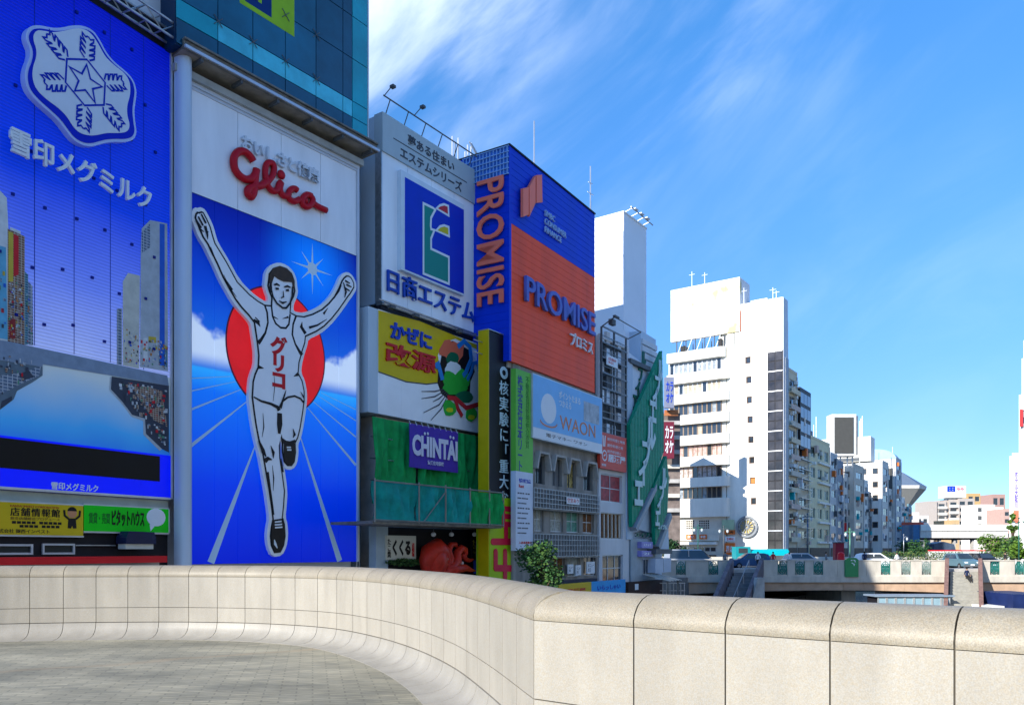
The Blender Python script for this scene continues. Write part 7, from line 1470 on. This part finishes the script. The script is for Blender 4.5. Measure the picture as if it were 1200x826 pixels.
# ------------------------------------------------------------------ far row along the south bank
def far_block(label, px0, px1, Y, vp, top, sunw, mat, mats, floors, cols, fl_py=(None), depth=14, zbase=GZ, wincol=None, sidew=0, extras=None, cat='building'):
    """facade along the bank from px0 (depth Y) to px1, with a side face towards the viewer reaching sunw pixels to the left"""
    f = Fr((px0 - HX) / FPX * Y, Y, vp); u1 = f.U(px1); zt = f.Z(px0, top); t = thing('office_building', label, cat, f, u1 / 2, 0, zbase)
    ops = []
    H = zt - zbase - 4.5; fh = H / floors
    for j in range(floors):
        for i in range(cols): a = u1 * (i + .18) / cols; b = u1 * (i + .82) / cols; z0 = zbase + 4 + fh * j + fh * .22; ops.append((a, b, z0, z0 + fh * .5))
    wall(t, f, 0, u1, zbase, zt, 0, .3, ops, mat); piece(t, 'core', mats, (0, u1, -depth, -.31, zbase, zt - .02)); piece(t, 'roof_parapet', mat, (-.05, u1 + .05, -.4, .06, zt + .001, zt + .5))
    for i, o in enumerate(ops): window(t, f, *o, -.2, wincol or glassd, alum, nx=2, fw=.08)
    piece(t, 'shopfront', dk, (.3, u1 - .3, .0, .12, zbase, zbase + 3)); rq = random.Random(int(px0 * 10))
    for q in range(7): z_ = zbase + 3.5 + rq.random() * (H - 1); a = rq.uniform(.1, max(.2, u1 - 1.6)); piece(t, rq.choice(['air_conditioner', 'sign_panel', 'ledge']), rq.choice([white2, lgt, pnk, dgrey, ocol, pgrey, tealm0]), (a, a + rq.uniform(.6, 1.5), .01, rq.uniform(.3, .9), z_, z_ + rq.uniform(.5, 1.6)))
    piece(t, 'drain_pipe', steel, (u1 - .25, u1 - .12, .01, .15, zbase, zt - .3)); piece(t, 'roof_tank', rq.choice([lgt, white2, steel]), (u1 * .3, u1 * .3 + 2, -depth * .6, -depth * .6 + 2, zt, zt + 1.8)); piece(t, 'roof_mast', steel, (u1 * .7, u1 * .7 + .1, -2.1, -2, zt, zt + rq.uniform(2, 5)))
    fs = Fr(*f.xy(0, -depth), d=(f.wx, f.wy)); W_ = depth
    # windows on the face towards the viewer
    if sunw:
        for j in range(floors):
            for i in range(sunw): a = W_ - 1.4 - i * 3.0; z0 = zbase + 4 + fh * j + fh * .25; o = window(t, f, 0, 1.5, 0, fh * .45, 0, wincol or glassd, brf, nx=1, fw=.12); o.matrix_parent_inverse = Matrix(); x_, y_ = fs.xy(a - 1.2, .02); o.matrix_world = Matrix(((fs.ux, -fs.uy, 0, x_), (fs.uy, fs.ux, 0, y_), (0, 0, 1, z0), (0, 0, 0, 1)))
    return t, f, u1, zt, fs
bei = mk('beige_render', (.68, .58, .42), .7, var=.1, scale=.4); bei2 = mk('grey_beige_render', (.60, .54, .45), .7, var=.12, scale=.4); blg = mk('blue_grey_tile', (.40, .43, .46), .5, var=.12); pnk = mk('pinkish_tile', (.58, .44, .38), .6, var=.12); lgt = mk('light_grey_tile', (.66, .62, .56), .6, var=.1); ylw = mk('pale_yellow_render', (.70, .64, .42), .7, var=.1); grw = mk('green_dark_window', (.03, .07, .03), .2, var=.4)
B = []; tealm0 = mk('teal_tarpaulin', (0, 0, 0))
t, f, u1, zt, fs = far_block('cream balcony building with air conditioners, next right of the white tower', 923, 934, 142, 1245, 433, 0, bei, bei2, 10, 1); B.append(t)
rng = random.Random(21)
for k in range(16): z_ = GZ + 4 + rng.random() * (zt - GZ - 6); u_ = rng.random() * (u1 - 1); piece(t, 'air_conditioner', [white2, lgt, pnk][k % 3], (u_, u_ + .9, .06, .6, z_, z_ + .7))
for k in range(10): z_ = GZ + 4 + k * (zt - GZ - 5) / 10; m = MB(); m.box(.1, u1 - .1, .0, .7, z_, z_ + .12); m.box(.1, u1 - .1, .66, .7, z_ + .12, z_ + .9); m.build('balcony', [bei, bei2, pnk][k % 3], t)
t, f, u1, zt, fs = far_block('slim block with a black steel frame at its top and an outside stair', 934, 947, 150, 1245, 457, 0, bei, bei2, 9, 1)
for k in range(9): z_ = GZ + 3 + k * (zt - GZ - 16) / 9; m = MB(); m.bar((.2, .3, z_), (u1 - .2, .9, z_ + 1.6), .06, 4); m.box(.1, u1 - .1, .2, .9, z_ + 1.9, z_ + 2.0); m.build('stair_flight', steel, t)
piece(t, 'black_frame', black, (.2, u1 + .1, .05, .5, zt - 11, zt + .6))
for k in range(3):
    for j in range(4): piece(t, 'frame_opening', glassd, (.5 + k * (u1 - .8) / 3, .3 + (k + 1) * (u1 - .8) / 3, .501, .56, zt - 10.4 + j * 2.7, zt - 8.4 + j * 2.7))
t, f, u1, zt, fs = far_block('cream and pale yellow office block with dark green windows', 948.5, 972, 158, 1240, 512, 0, ylw, bei2, 5, 3, wincol=grw)
piece(t, 'roof_plant', dgrey, (u1 * .1, u1 * .4, -5, -1, zt + .5, zt + 2)); piece(t, 'roof_mast', steel, (u1 * .8, u1 * .8 + .12, -2, -1.9, zt + .5, zt + 6))
for j in range(5): piece(t, 'balcony_slab', white2, (u1 * .38, u1 * 1.0, .01, .5, GZ + 4 + j * (zt - GZ - 4.5) / 5 - .1, GZ + 4 + j * (zt - GZ - 4.5) / 5 + .3))
far_block('blue grey tiled block next to the cream block', 973, 981, 178, 1240, 532, 0, blg, blg, 6, 1); far_block('darker blue grey block with a red brown lower wall', 981.5, 988, 190, 1240, 541, 0, mk('slate_tile', (.16, .20, .28), .5, var=.15), blg, 6, 1)
t, f, u1, zt, fs = far_block('beige building standing under the big dark rooftop screen', 1001, 1012, 205, 1240, 545, 3, bei2, cream, 6, 1, depth=16)
Ys = 196.; sc_ = thing('roof_screen', 'big dark grey rooftop screen in a white frame above the beige building', 'screen', WF, WX(990, Ys), -Ys, WZ_(536, Ys))
piece(sc_, 'frame', mk('white_screen_frame', (.60, .60, .58), .5), (WX(975, Ys), WX(1003.5, Ys), -Ys - 3.5, -Ys, WZ_(534, Ys), WZ_(485, Ys))); piece(sc_, 'screen_face', mk('dark_screen', (.075, .075, .07), .5, var=.08), (WX(978, Ys), WX(1000, Ys), -Ys, -Ys + .15, WZ_(531, Ys), WZ_(489, Ys))); piece(sc_, 'side_case', dgrey, (WX(1003.5, Ys) + .01, WX(1005.5, Ys), -Ys - 3.4, -Ys - .1, WZ_(533, Ys), WZ_(487, Ys)))
for px in (980, 988, 996, 1002): piece(sc_, 'leg', steel, (WX(px, Ys), WX(px + 1, Ys), -Ys - 2, -Ys - 1.6, WZ_(547, Ys), WZ_(534, Ys)))
m = MB(); m.bar((WX(1006, Ys), -Ys - 2, WZ_(530, Ys)), (WX(1006, Ys), -Ys - 2, WZ_(505, Ys)), .12, 5); m.ball((WX(1006.5, Ys), Ys + 1.8, WZ_(512, Ys)), .5); m.build('dish_mast', wsign, sc_)
t, f, u1, zt, fs = far_block('white stepped block with a plain white water tank housing on its roof', 1034, 1041, 225, 1240, 541, 4, lgt, white2, 6, 1, depth=22)
piece(t, 'roof_house', wh_, (-.1, u1 * .6, -19, -3, zt + .5, f.Z(1034, 510))); piece(t, 'gap_shade_plate', dgrey, (-.15, -.1, -16, -6, zt + .6, zt + 1.6))  # dark plate under the roof house paints a shaded gap
m = MB(); [m.bar((k * 2., -6, zt), (k * 2., -6, zt + 12 + k), .12, 4) for k in range(3)]; m.build('roof_mast', steel, t)
t, f, u1, zt, fs = far_block('dark grey glass tower with an arched blue top', 1050, 1056, 245, 1240, 537, 0, blg, lgt, 8, 1, depth=12)
m = MB(); fs2 = fs; W_ = 12; m.prism([(0, zt), (W_, zt)] + [(W_ / 2 + W_ / 2 * math.cos(R_(a)), zt + 3.2 * math.sin(R_(a))) for a in range(15, 180, 15)], -6, .1); o = m.build('arched_top', mk('sky_blue_top', (.30, .50, .66), .4)); o.parent = t; o.matrix_world = fs.M
m = MB(); m.box(2, W_ - 1, .02, .25, zt - 26, zt - 3); o = m.build('dark_screen', _M['dark_screen']); o.parent = t; o.matrix_world = fs.M
# narrow jumble of small buildings in front
rg = random.Random(77); jm = [lgt, blg, bei2, pnk, concr, mk('teal_tile', (.12, .26, .32), .5, var=.15), white2, dgrey]
jl = ['slim light grey block just right of the dark blue grey one', 'low beige grey block under the left leg of the rooftop screen', 'slim white block right of the beige screen building', 'low dark block in a dip of the far row', 'lowest small block before the stepped white block', 'taller teal block leaning on the stepped white block', 'very low pinkish block before the stepped white block', 'pale block between stepped white block and dark glass tower', 'low concrete block at the foot of the dark glass tower', 'first slim block right of the dark glass tower', 'middle slim block right of the dark glass tower', 'last and lowest slim block before the saucer roof']
for i, (a, b, Y, top) in enumerate([(989, 993.5, 200, 556), (994, 999, 208, 566), (1013, 1017, 215, 564), (1017.5, 1021, 220, 578), (1021.5, 1025, 226, 588), (1025.5, 1030, 232, 566), (1030.5, 1034, 236, 596), (1041.5, 1045, 240, 574), (1045.5, 1049, 246, 590), (1056.5, 1060, 262, 584), (1060.5, 1064, 268, 600), (1064.5, 1068, 276, 592)]):
    k = [0, 2, 6, 7, 1, 5, 3, 0, 4, 6, 2, 5][i]; far_block(jl[i], a, b, Y, 1238, top, 1, jm[k], jm[(k + 2) % 8], 5, 1, depth=7 + rg.random() * 3)
# projecting vertical shop signs along that row
sgm = [wsign, _M['kaze_blue'], red, ymat, _M['lilac_sign'], _M['crimson_sign'], tealm, ocol]
for i in range(24):
    px = 936 + i * 5.3 + rg.uniform(-1.2, 1.2); Y = 150 + (px - 936) * .95; yb_ = rg.uniform(600, 634); hgt = (8, 14, 22)[i // 8]; cn_ = ["white", "blue", "red", "yellow", "lilac", "crimson", "teal", "orange"][i % 8]
    x0_ = WX(px, Y); t = thing('projecting_sign', f'{["short", "medium high", "tall"][i // 8]} {cn_} projecting sign in the {["left", "middle", "right"][i // 8]} of the far building row', 'sign', WF, x0_, -Y, WZ_(yb_, Y), 'projecting shop signs in the far row'); m = MB(); m.box(x0_, x0_ + rg.uniform(.5, .9), -Y - .2, -Y, WZ_(yb_, Y), WZ_(yb_ - hgt, Y)); m.build('panel', sgm[i % 8], t); piece(t, 'bracket', dgrey, (x0_ - .6, x0_, -Y - .15, -Y - .05, WZ_(yb_ - hgt * .8, Y), WZ_(yb_ - hgt * .8, Y) + .1))
# saucer-roofed hall
Yh = 320.; sh2 = thing('exhibition_hall', 'grey hall with an overhanging saucer-shaped faceted roof', 'building', WF, WX(1062, Yh), -Yh, GZ)
def ring(z, rx, ry, cx=WX(1059, Yh), cy=Yh + 10, n=8, ph=22.5): return [(cx + rx * math.cos(R_(ph + 360 * k / n)), cy + ry * math.sin(R_(ph + 360 * k / n)), z) for k in range(n)]
px_u = Yh / FPX
r1, r2, r3, r4 = ring(WZ_(552, Yh), 12 * px_u * 1, 6), ring(WZ_(569, Yh), 37 * px_u, 14), ring(WZ_(572.5, Yh), 36 * px_u, 14), ring(WZ_(601, Yh), 13 * px_u, 6)
m = MB(); m.faces(r1 + r2, [(k, (k + 1) % 8, 8 + (k + 1) % 8, 8 + k)[::-1] for k in range(8)] + [tuple(range(8))]); m.build('roof', mk('slate_blue_roof', (.12, .16, .22), .5, var=.08), sh2)
m = MB(); m.faces(r2 + r3, [(k, 8 + k, 8 + (k + 1) % 8, (k + 1) % 8) for k in range(8)]); m.build('roof_edge', lgt, sh2)
m = MB(); m.faces(r3 + r4, [(k, 8 + k, 8 + (k + 1) % 8, (k + 1) % 8) for k in range(8)]); m.build('underside', mk('warm_grey_soffit', (.34, .33, .30), .7, var=.08), sh2)
r5 = ring(GZ, 11 * px_u, 6); m = MB(); m.faces(r4 + r5, [(k, 8 + k, 8 + (k + 1) % 8, (k + 1) % 8) for k in range(8)]); m.build('stem', bei2, sh2)
piece(sh2, 'low_wing', lgt, (WX(1064, 300), WX(1077, 300), -310, -300, GZ, WZ_(600, 300)))
# far background blocks
def plain(label, px0, px1, Y, top, mat, nf, nc, balc=None, wc=None, depth=14, name='apartment_building', vis=None):
    t = thing(name, label, 'building', WF, WX((px0 + px1) / 2, Y), -Y, GZ); x0_, x1_, zt = WX(px0, Y), WX(px1, Y), WZ_(top, Y); zlo = WZ_(640, Y)
    ops = []; fh = (zt - zlo - .8) / nf
    for j in range(nf):
        for i in range(nc): a = x0_ + (x1_ - x0_) * (i + .15) / nc; b = x0_ + (x1_ - x0_) * (i + .85) / nc; ops.append((a, b, zlo + fh * j + fh * .25, zlo + fh * j + fh * .8))
    if nc: wall(t, WF, x0_, x1_, GZ, zt, -Y, .4, ops, mat); piece(t, 'core', mat, (x0_, x1_, -Y - depth, -Y - .42, GZ, zt - .02)); [window(t, WF, *o, -Y - .25, wc or glassd, alum, nx=1, fw=.1) for o in ops]
    else: piece(t, 'wall', mat, (x0_, x1_, -Y - depth, -Y, GZ, zt))
    if balc:
        for j in range(nf): piece(t, 'balcony', balc, (x0_ + .2, x1_ - .2, -Y + .01, -Y + 1.2, zlo + fh * j, zlo + fh * j + fh * .38))
    return t, x0_, x1_, zt
tn_ = mk('tan_tile', (.42, .37, .33), .7, var=.06)
Ya = 420
plain('left plain taupe wing of the far apartment block', 1088, 1098, Ya, 587, tn_, 7, 0); plain('left balcony bay of the far apartment block', 1098.3, 1109, Ya + 1, 587, tn_, 7, 1, white2); t, x0_, x1_, zt = plain('right balcony bay of the far apartment block, under the white roof sign', 1112, 1123, Ya + 1, 585, tn_, 7, 1, white2); plain('taupe right wing of the far apartment block with a column of small windows', 1123.3, 1142, Ya, 584, tn_, 7, 2); plain('narrow core between the balcony bays of the far apartment block', 1109.2, 1111.8, Ya + 2, 586, tn_, 7, 0)
rs2 = thing('roof_billboard', 'white far rooftop sign with a blue four-square logo', 'billboard', WF, WX(1120, Ya), -Ya, WZ_(583, Ya)); piece(rs2, 'board', wh_, (WX(1109, Ya), WX(1132, Ya), -Ya - 8, -Ya, WZ_(583, Ya), WZ_(569, Ya))); text(rs2, '田', WF, None, -Ya, _M['kaze_blue'], .3, .06, box=(WX(1110, Ya), WX(1119, Ya), WZ_(576, Ya), WZ_(569.5, Ya))); text(rs2, '●●', WF, None, -Ya, mk('pink_letter', (.6, .25, .3), .5), .3, .0, box=(WX(1121, Ya), WX(1129, Ya), WZ_(574, Ya), WZ_(571, Ya))); piece(rs2, 'leg', steel, (WX(1112, Ya), WX(1130, Ya), -Ya - 5, -Ya - 2, WZ_(586, Ya), WZ_(583, Ya) - .01))
plain('orange ochre apartment tower behind the far taupe block', 1134, 1149, 460, 578, mk('ochre_render', (.52, .34, .15), .7, var=.06), 6, 2, None, glassd); plain('white low office in front of the ochre tower', 1145, 1166, 400, 591, wh_, 5, 3); plain('pale office with dark window stack right of the white low office', 1166.5, 1176, 390, 594, white2, 5, 1); plain('brick pink block with greenish roof far right', 1163, 1178, 520, 579, mk('brick_pink', (.42, .26, .22), .7, var=.1), 4, 2); plain('pinkish block beside the tall narrow white sign tower', 1176.5, 1184, 380, 596, mk('salmon_render', (.52, .34, .28), .7), 5, 1)
plain('white low building beyond the saucer hall', 1074, 1088, 360, 604, white2, 4, 2); plain('white block with glazed gable beyond the saucer hall', 1078, 1087, 340, 613, lgt, 3, 2); plain('ochre low house in front of the taupe apartments', 1115, 1124, 330, 609, mk('ochre_low', (.55, .38, .20), .7), 2, 1)
# elevated white station building / road
Ye = 250.; ev = thing('elevated_station', 'long white elevated structure crossing behind the bridge above a dark underpass', 'viaduct', WF, WX(1125, Ye), -Ye, GZ)
piece(ev, 'upper_band', wh_, (WX(1079, Ye), WX(1186, Ye), -Ye - 12, -Ye, WZ_(621.5, Ye), WZ_(614.5, Ye))); n = 16
for k in range(n): a = WX(1079 + 103 * k / n, Ye); b = WX(1079 + 103 * (k + 1) / n, Ye); piece(ev, 'wall_panel', lgt, (a + .03, b - .03, -Ye - 1, -Ye - .3, WZ_(630, Ye), WZ_(621.5, Ye) - .01))
piece(ev, 'red_roof', mk('red_roof_far', (.60, .10, .06), .6), (WX(1071, Ye), WX(1094, Ye), -Ye - 9, -Ye - 6, WZ_(614.4, Ye), WZ_(611, Ye))); piece(ev, 'left_glass_box', mk('blue_glass_far', (.05, .18, .35), .2), (WX(1071, Ye), WX(1078.8, Ye), -Ye - 8, -Ye - .5, WZ_(640, Ye), WZ_(614.5, Ye)))
piece(ev, 'dark_soffit', dk, (WX(1080, Ye), WX(1184, Ye), -Ye - 11, -Ye - 1.2, WZ_(632, Ye), WZ_(630, Ye)))
for px in (1091, 1104, 1121, 1143, 1160, 1178): piece(ev, 'pillar', concr, (WX(px, Ye), WX(px + 2, Ye), -Ye - 3, -Ye - 1.5, GZ, WZ_(632, Ye) - .01))
m = MB(); m.prism([(WX(1088, 170), GZ), (WX(1089, 170), WZ_(637, 170)), (WX(1100, 170), WZ_(634.5, 170)), (WX(1112, 170), WZ_(637.5, 170)), (WX(1118, 170), GZ)], -172, -168)
dm = thing('parked_bus', 'dark blue grey covered vehicle seen under the elevated white structure', 'vehicle', WF, WX(1103, 170), -170, GZ); m.build('cover', mk('slate_cover', (.06, .09, .14), .4, var=.2), dm)
gw_ = thing('white_barrier', 'long white barrier with a red top line beyond the bridge hedge', 'barrier', WF, WX(1120, 130), -130, GZ)
for k in range(18): a = WX(1088 + 6.4 * k, 130); b = WX(1088 + 6.4 * (k + 1), 130); piece(gw_, 'panel', white2, (a + .02, b - .02, -130.2, -130, GZ, WZ_(645.5, 130)))
piece(gw_, 'red_rail', red, (WX(1088, 130), WX(1203, 130), -130.22, -129.97, WZ_(645.5, 130) + .002, WZ_(644.2, 130)))
# trees
bark = mk('bark', (.10, .07, .05), .85, var=.3, scale=4)
lf3 = mk('leaf_bright_green', (.10, .19, .02), .6, var=.3, scale=3)
def tree(label, x, y, zb_, h, r, seed, mats, n=1600, size=.16, zflat=1., name='broadleaf_tree', cat='tree'):
    rg = random.Random(seed); t = thing(name, label, cat, WF, x, -y, zb_); m = MB(); m.smooth = True
    m.path([(x, y, zb_), (x + .05, y, zb_ + h * .3), (x - .03, y + .05, zb_ + h * .6), (x, y, zb_ + h * .9)], [h * .035, h * .028, h * .018, h * .006], 7)
    cl_ = []
    for k in range(9):
        a = rg.uniform(0, 6.28); zz_ = zb_ + h * rg.uniform(.45, .92); rr_2 = r * rg.uniform(.35, .75) * (1.1 - abs((zz_ - zb_) / h - .62)); p = (x + rr_2 * math.cos(a), y + rr_2 * math.sin(a), zz_); m.path([(x, y, zz_ - h * .2), ((x + p[0]) / 2, (y + p[1]) / 2, zz_ - h * .08), p], [h * .014, h * .009, h * .004], 5); cl_.append((p, r * rg.uniform(.32, .55)))
    m.build('trunk', bark, t); cl_.append(((x, y, zb_ + h * .9), r * .4)); cl_.append(((x, y, zb_ + h * .65), r * .5)); m = MB()
    for _ in range(n):
        c, rr3 = cl_[rg.randrange(len(cl_))]; d = Vector((rg.gauss(0, 1), rg.gauss(0, 1), rg.gauss(0, .8 * zflat))).normalized() * rr3 * rg.uniform(.45, 1.05); p = Vector(c) + d; a = Vector((rg.uniform(-1, 1), rg.uniform(-1, 1), rg.uniform(-.5, .5))).normalized(); b = a.orthogonal().normalized(); q = a.cross(b); b = (b * rg.uniform(.2, 1) + q * rg.uniform(-1, 1)).normalized(); s = size * rg.uniform(.6, 1.3); m.m = rg.randrange(len(mats)); m.face([p - a * s, p + b * s * .5, p + a * s, p - b * s * .5])
    m.build('crown', mats, t); return t
tree('dark green bushy tree rising from the river walk behind the parapet', (637 - HX) / FPX * 44, 44, PZ, 5.6, 1.75, 3, [leaf, leaf2, leaf], n=3000, size=.12)
tree('small dark tree beside the white cabinet at the near end of the far bridge', WX(789, 92), 92, GZ, 3.6, 1.6, 5, [leaf, mk('leaf_dark', (.02, .05, .025), .6, var=.3)], n=1200, size=.18)
for i, (px, Y, h, r_, mt, lb_) in enumerate([(1075, 150, 4.2, 2.4, [leaf, leaf], 'dark round tree at the foot of the saucer hall'), (1163, 112, 4.6, 1.9, [lf3, leaf2], 'bright yellow-green tree right of the stairs beyond the bridge'), (1184, 116, 4.4, 1.8, [leaf2, leaf], 'darker green tree near the narrow sign tower'), (1192, 108, 3.6, 1.6, [lf3, lf3], 'low bright green bush tree by the green lamp at the right edge'), (1061, 170, 4, 2.2, [leaf], 'small dark tree left of the saucer hall foot'), (1187, 118, 8.5, .8, [leaf2, lf3], 'slim tall climbing-plant column in front of the narrow sign tower')]): tree(lb_, WX(px, Y), Y, GZ, h, r_, 90 + i, mt, n=1300, size=.2)
# right-hand tower slivers on the north bank
Yn = 190; FN2 = Fr(WX(1183, Yn), Yn, d=(bn.x, bn.y)); nt2 = thing('tower_building', 'tall narrow white tower with a vertical violet sign at the right edge', 'tower', FN2, 0, 0, GZ)
uN = FN2.U(1215); zN = FN2.Z(1190, 534); piece(nt2, 'wall', wh_, (0, uN, -12, 0, GZ, zN)); piece(nt2, 'roof_band', pnk, (.5, uN, -11, .05, zN + .01, zN + .7))
vs3 = thing('vertical_sign', 'white vertical sign with violet characters over an orange foot on the narrow tower', 'sign', FN2, FN2.U(1191), .5, FN2.Z(1191, 598))
su0, su1 = FN2.U(1187.5, .5), FN2.U(1194.5, .5); sz1, sz0, sz2 = FN2.Z(1191, 550, .5), FN2.Z(1191, 598, .5), FN2.Z(1191, 612, .5)
piece(vs3, 'panel', mk('violet_sign_face', (.60, .60, .66), .5), (su0, su1, .01, .5, sz0, sz1)); vtext(vs3, 'ホテル大阪川', FN2, None, .5, mk('violet_letter', (.10, .05, .40), .5), .1, .02, box=(su0 + .25, su1 - .25, sz0 + .5, sz1 - .5)); piece(vs3, 'orange_foot', mk('orange_foot_sign', (.70, .15, .08), .5), (su0, su1, .01, .51, sz2, sz0 - .02))
Yq = 150; FN3 = Fr(WX(1194, Yq), Yq, d=(bn.x, bn.y)); nt3 = thing('tower_building', 'white tower edge with red signs cut by the right border of the picture', 'tower', FN3, 0, 0, GZ); uq3 = FN3.U(1230); u37 = FN3.U(1197.3)
piece(nt3, 'wall', white2, (u37, uq3, -15, 0, GZ, FN3.Z(1198, 420)), (0, u37 - .01, -14, -.5, GZ, FN3.Z(1195, 462)))
for k in range(12): piece(nt3, 'window', glassd, (u37 + .3, u37 + 1.1, 0, .05, FN3.Z(1198, 440 + 14 * k), FN3.Z(1198, 433 + 14 * k)))
piece(nt3, 'red_sign', red, (u37 - .3, u37 + .2, .06, .6, FN3.Z(1197, 500), FN3.Z(1197, 480))); m = MB(); zq_ = FN3.Z(1198, 420); m.bar((u37 + .3, -3, zq_), (u37 + .3, -3, zq_ + 4), .1, 4); m.build('roof_mast', steel, nt3)
# boat under the bridge and things on the water side
bo = thing('river_boat', 'low glazed sightseeing boat with pale blue roof moored beyond the bridge arch', 'boat', WF, WX(1060, 74), -74, WZ)
x0_, x1_ = WX(1022, 74), WX(1106, 74); m = MB(); m.prism([(x0_, WZ - .1), (x1_ + .8, WZ - .1), (x1_ + 1.4, WZ + 1.0), (x0_ - .5, WZ + 1.0)], -75.2, -72.8); m.build('hull', mk('boat_blue', (.20, .38, .62), .35), bo)
for k in range(8): a = x0_ + (x1_ - x0_) * k / 8; b = x0_ + (x1_ - x0_) * (k + 1) / 8; window(bo, WF, a, b - .04, WZ + 1.0, WZ + 2.3, -72.9, mk('boat_glass', (.25, .38, .45), .1), mk('boat_frame', (.35, .37, .38), .4), nx=1, fw=.07)
piece(bo, 'cabin_core', dk, (x0_, x1_, -75, -73.1, WZ + 1.0, WZ + 2.25)); piece(bo, 'roof', mk('boat_roof_grey', (.20, .26, .33), .5), (x0_ - .3, x1_ + .3, -75.2, -72.7, WZ + 2.31, WZ + 2.45))
bt = thing('moored_barge', 'dark blue covered barge at the far right under the bridge', 'boat', WF, WX(1190, 72), -72, WZ); piece(bt, 'hull', white2, (WX(1150, 72), WX(1169, 72), -74, -71, WZ - .1, WZ + 1.6), ); piece(bt, 'cover', mk('navy_cover', (.012, .025, .10), .5, var=.2), (WX(1171, 72), WX(1215, 72), -76, -70, WZ - .1, WZ_(696, 70)))
rl2 = thing('promenade_railing', 'grey metal railing on the river walk below the striped awning', 'railing', WF, WX(780, 66), -66, PZ)
for k in range(9): x_ = WX(768 + 4.2 * k, 66); piece(rl2, 'post', steel, (x_, x_ + .06, -66.05, -66, PZ, PZ + 1.1 + 1.2))
piece(rl2, 'top_rail', steel, (WX(768, 66), WX(803, 66), -66.07, -65.98, PZ + 2.3, PZ + 2.38)); piece(rl2, 'mid_rail', steel, (WX(768, 66), WX(803, 66), -66.07, -65.98, PZ + 1.7, PZ + 1.75))

# ------------------------------------------------------------------ north bank row facing the river (outside the picture, its sunlit fronts light the signs)
FN = Fr(*bankpt(62, 40.5), d=(-bd.x, -bd.y)); nbr = thing('office_building', 'long sunlit cream office row along the north bank, beyond the right edge', 'building', FN, 40, 0, GZ)
opn = [(1.2 + 5 * i, 3.9 + 5 * i, 1.5 + 4 * j, 3.2 + 4 * j) for i in range(21) for j in range(6)]
wall(nbr, FN, 0, 106, GZ, 25, 0, .3, opn, wh_); piece(nbr, 'core', concr, (0, 106, -12, -.32, GZ, 24.8))
for o in opn: window(nbr, FN, *o, -.2, glassd, alum)
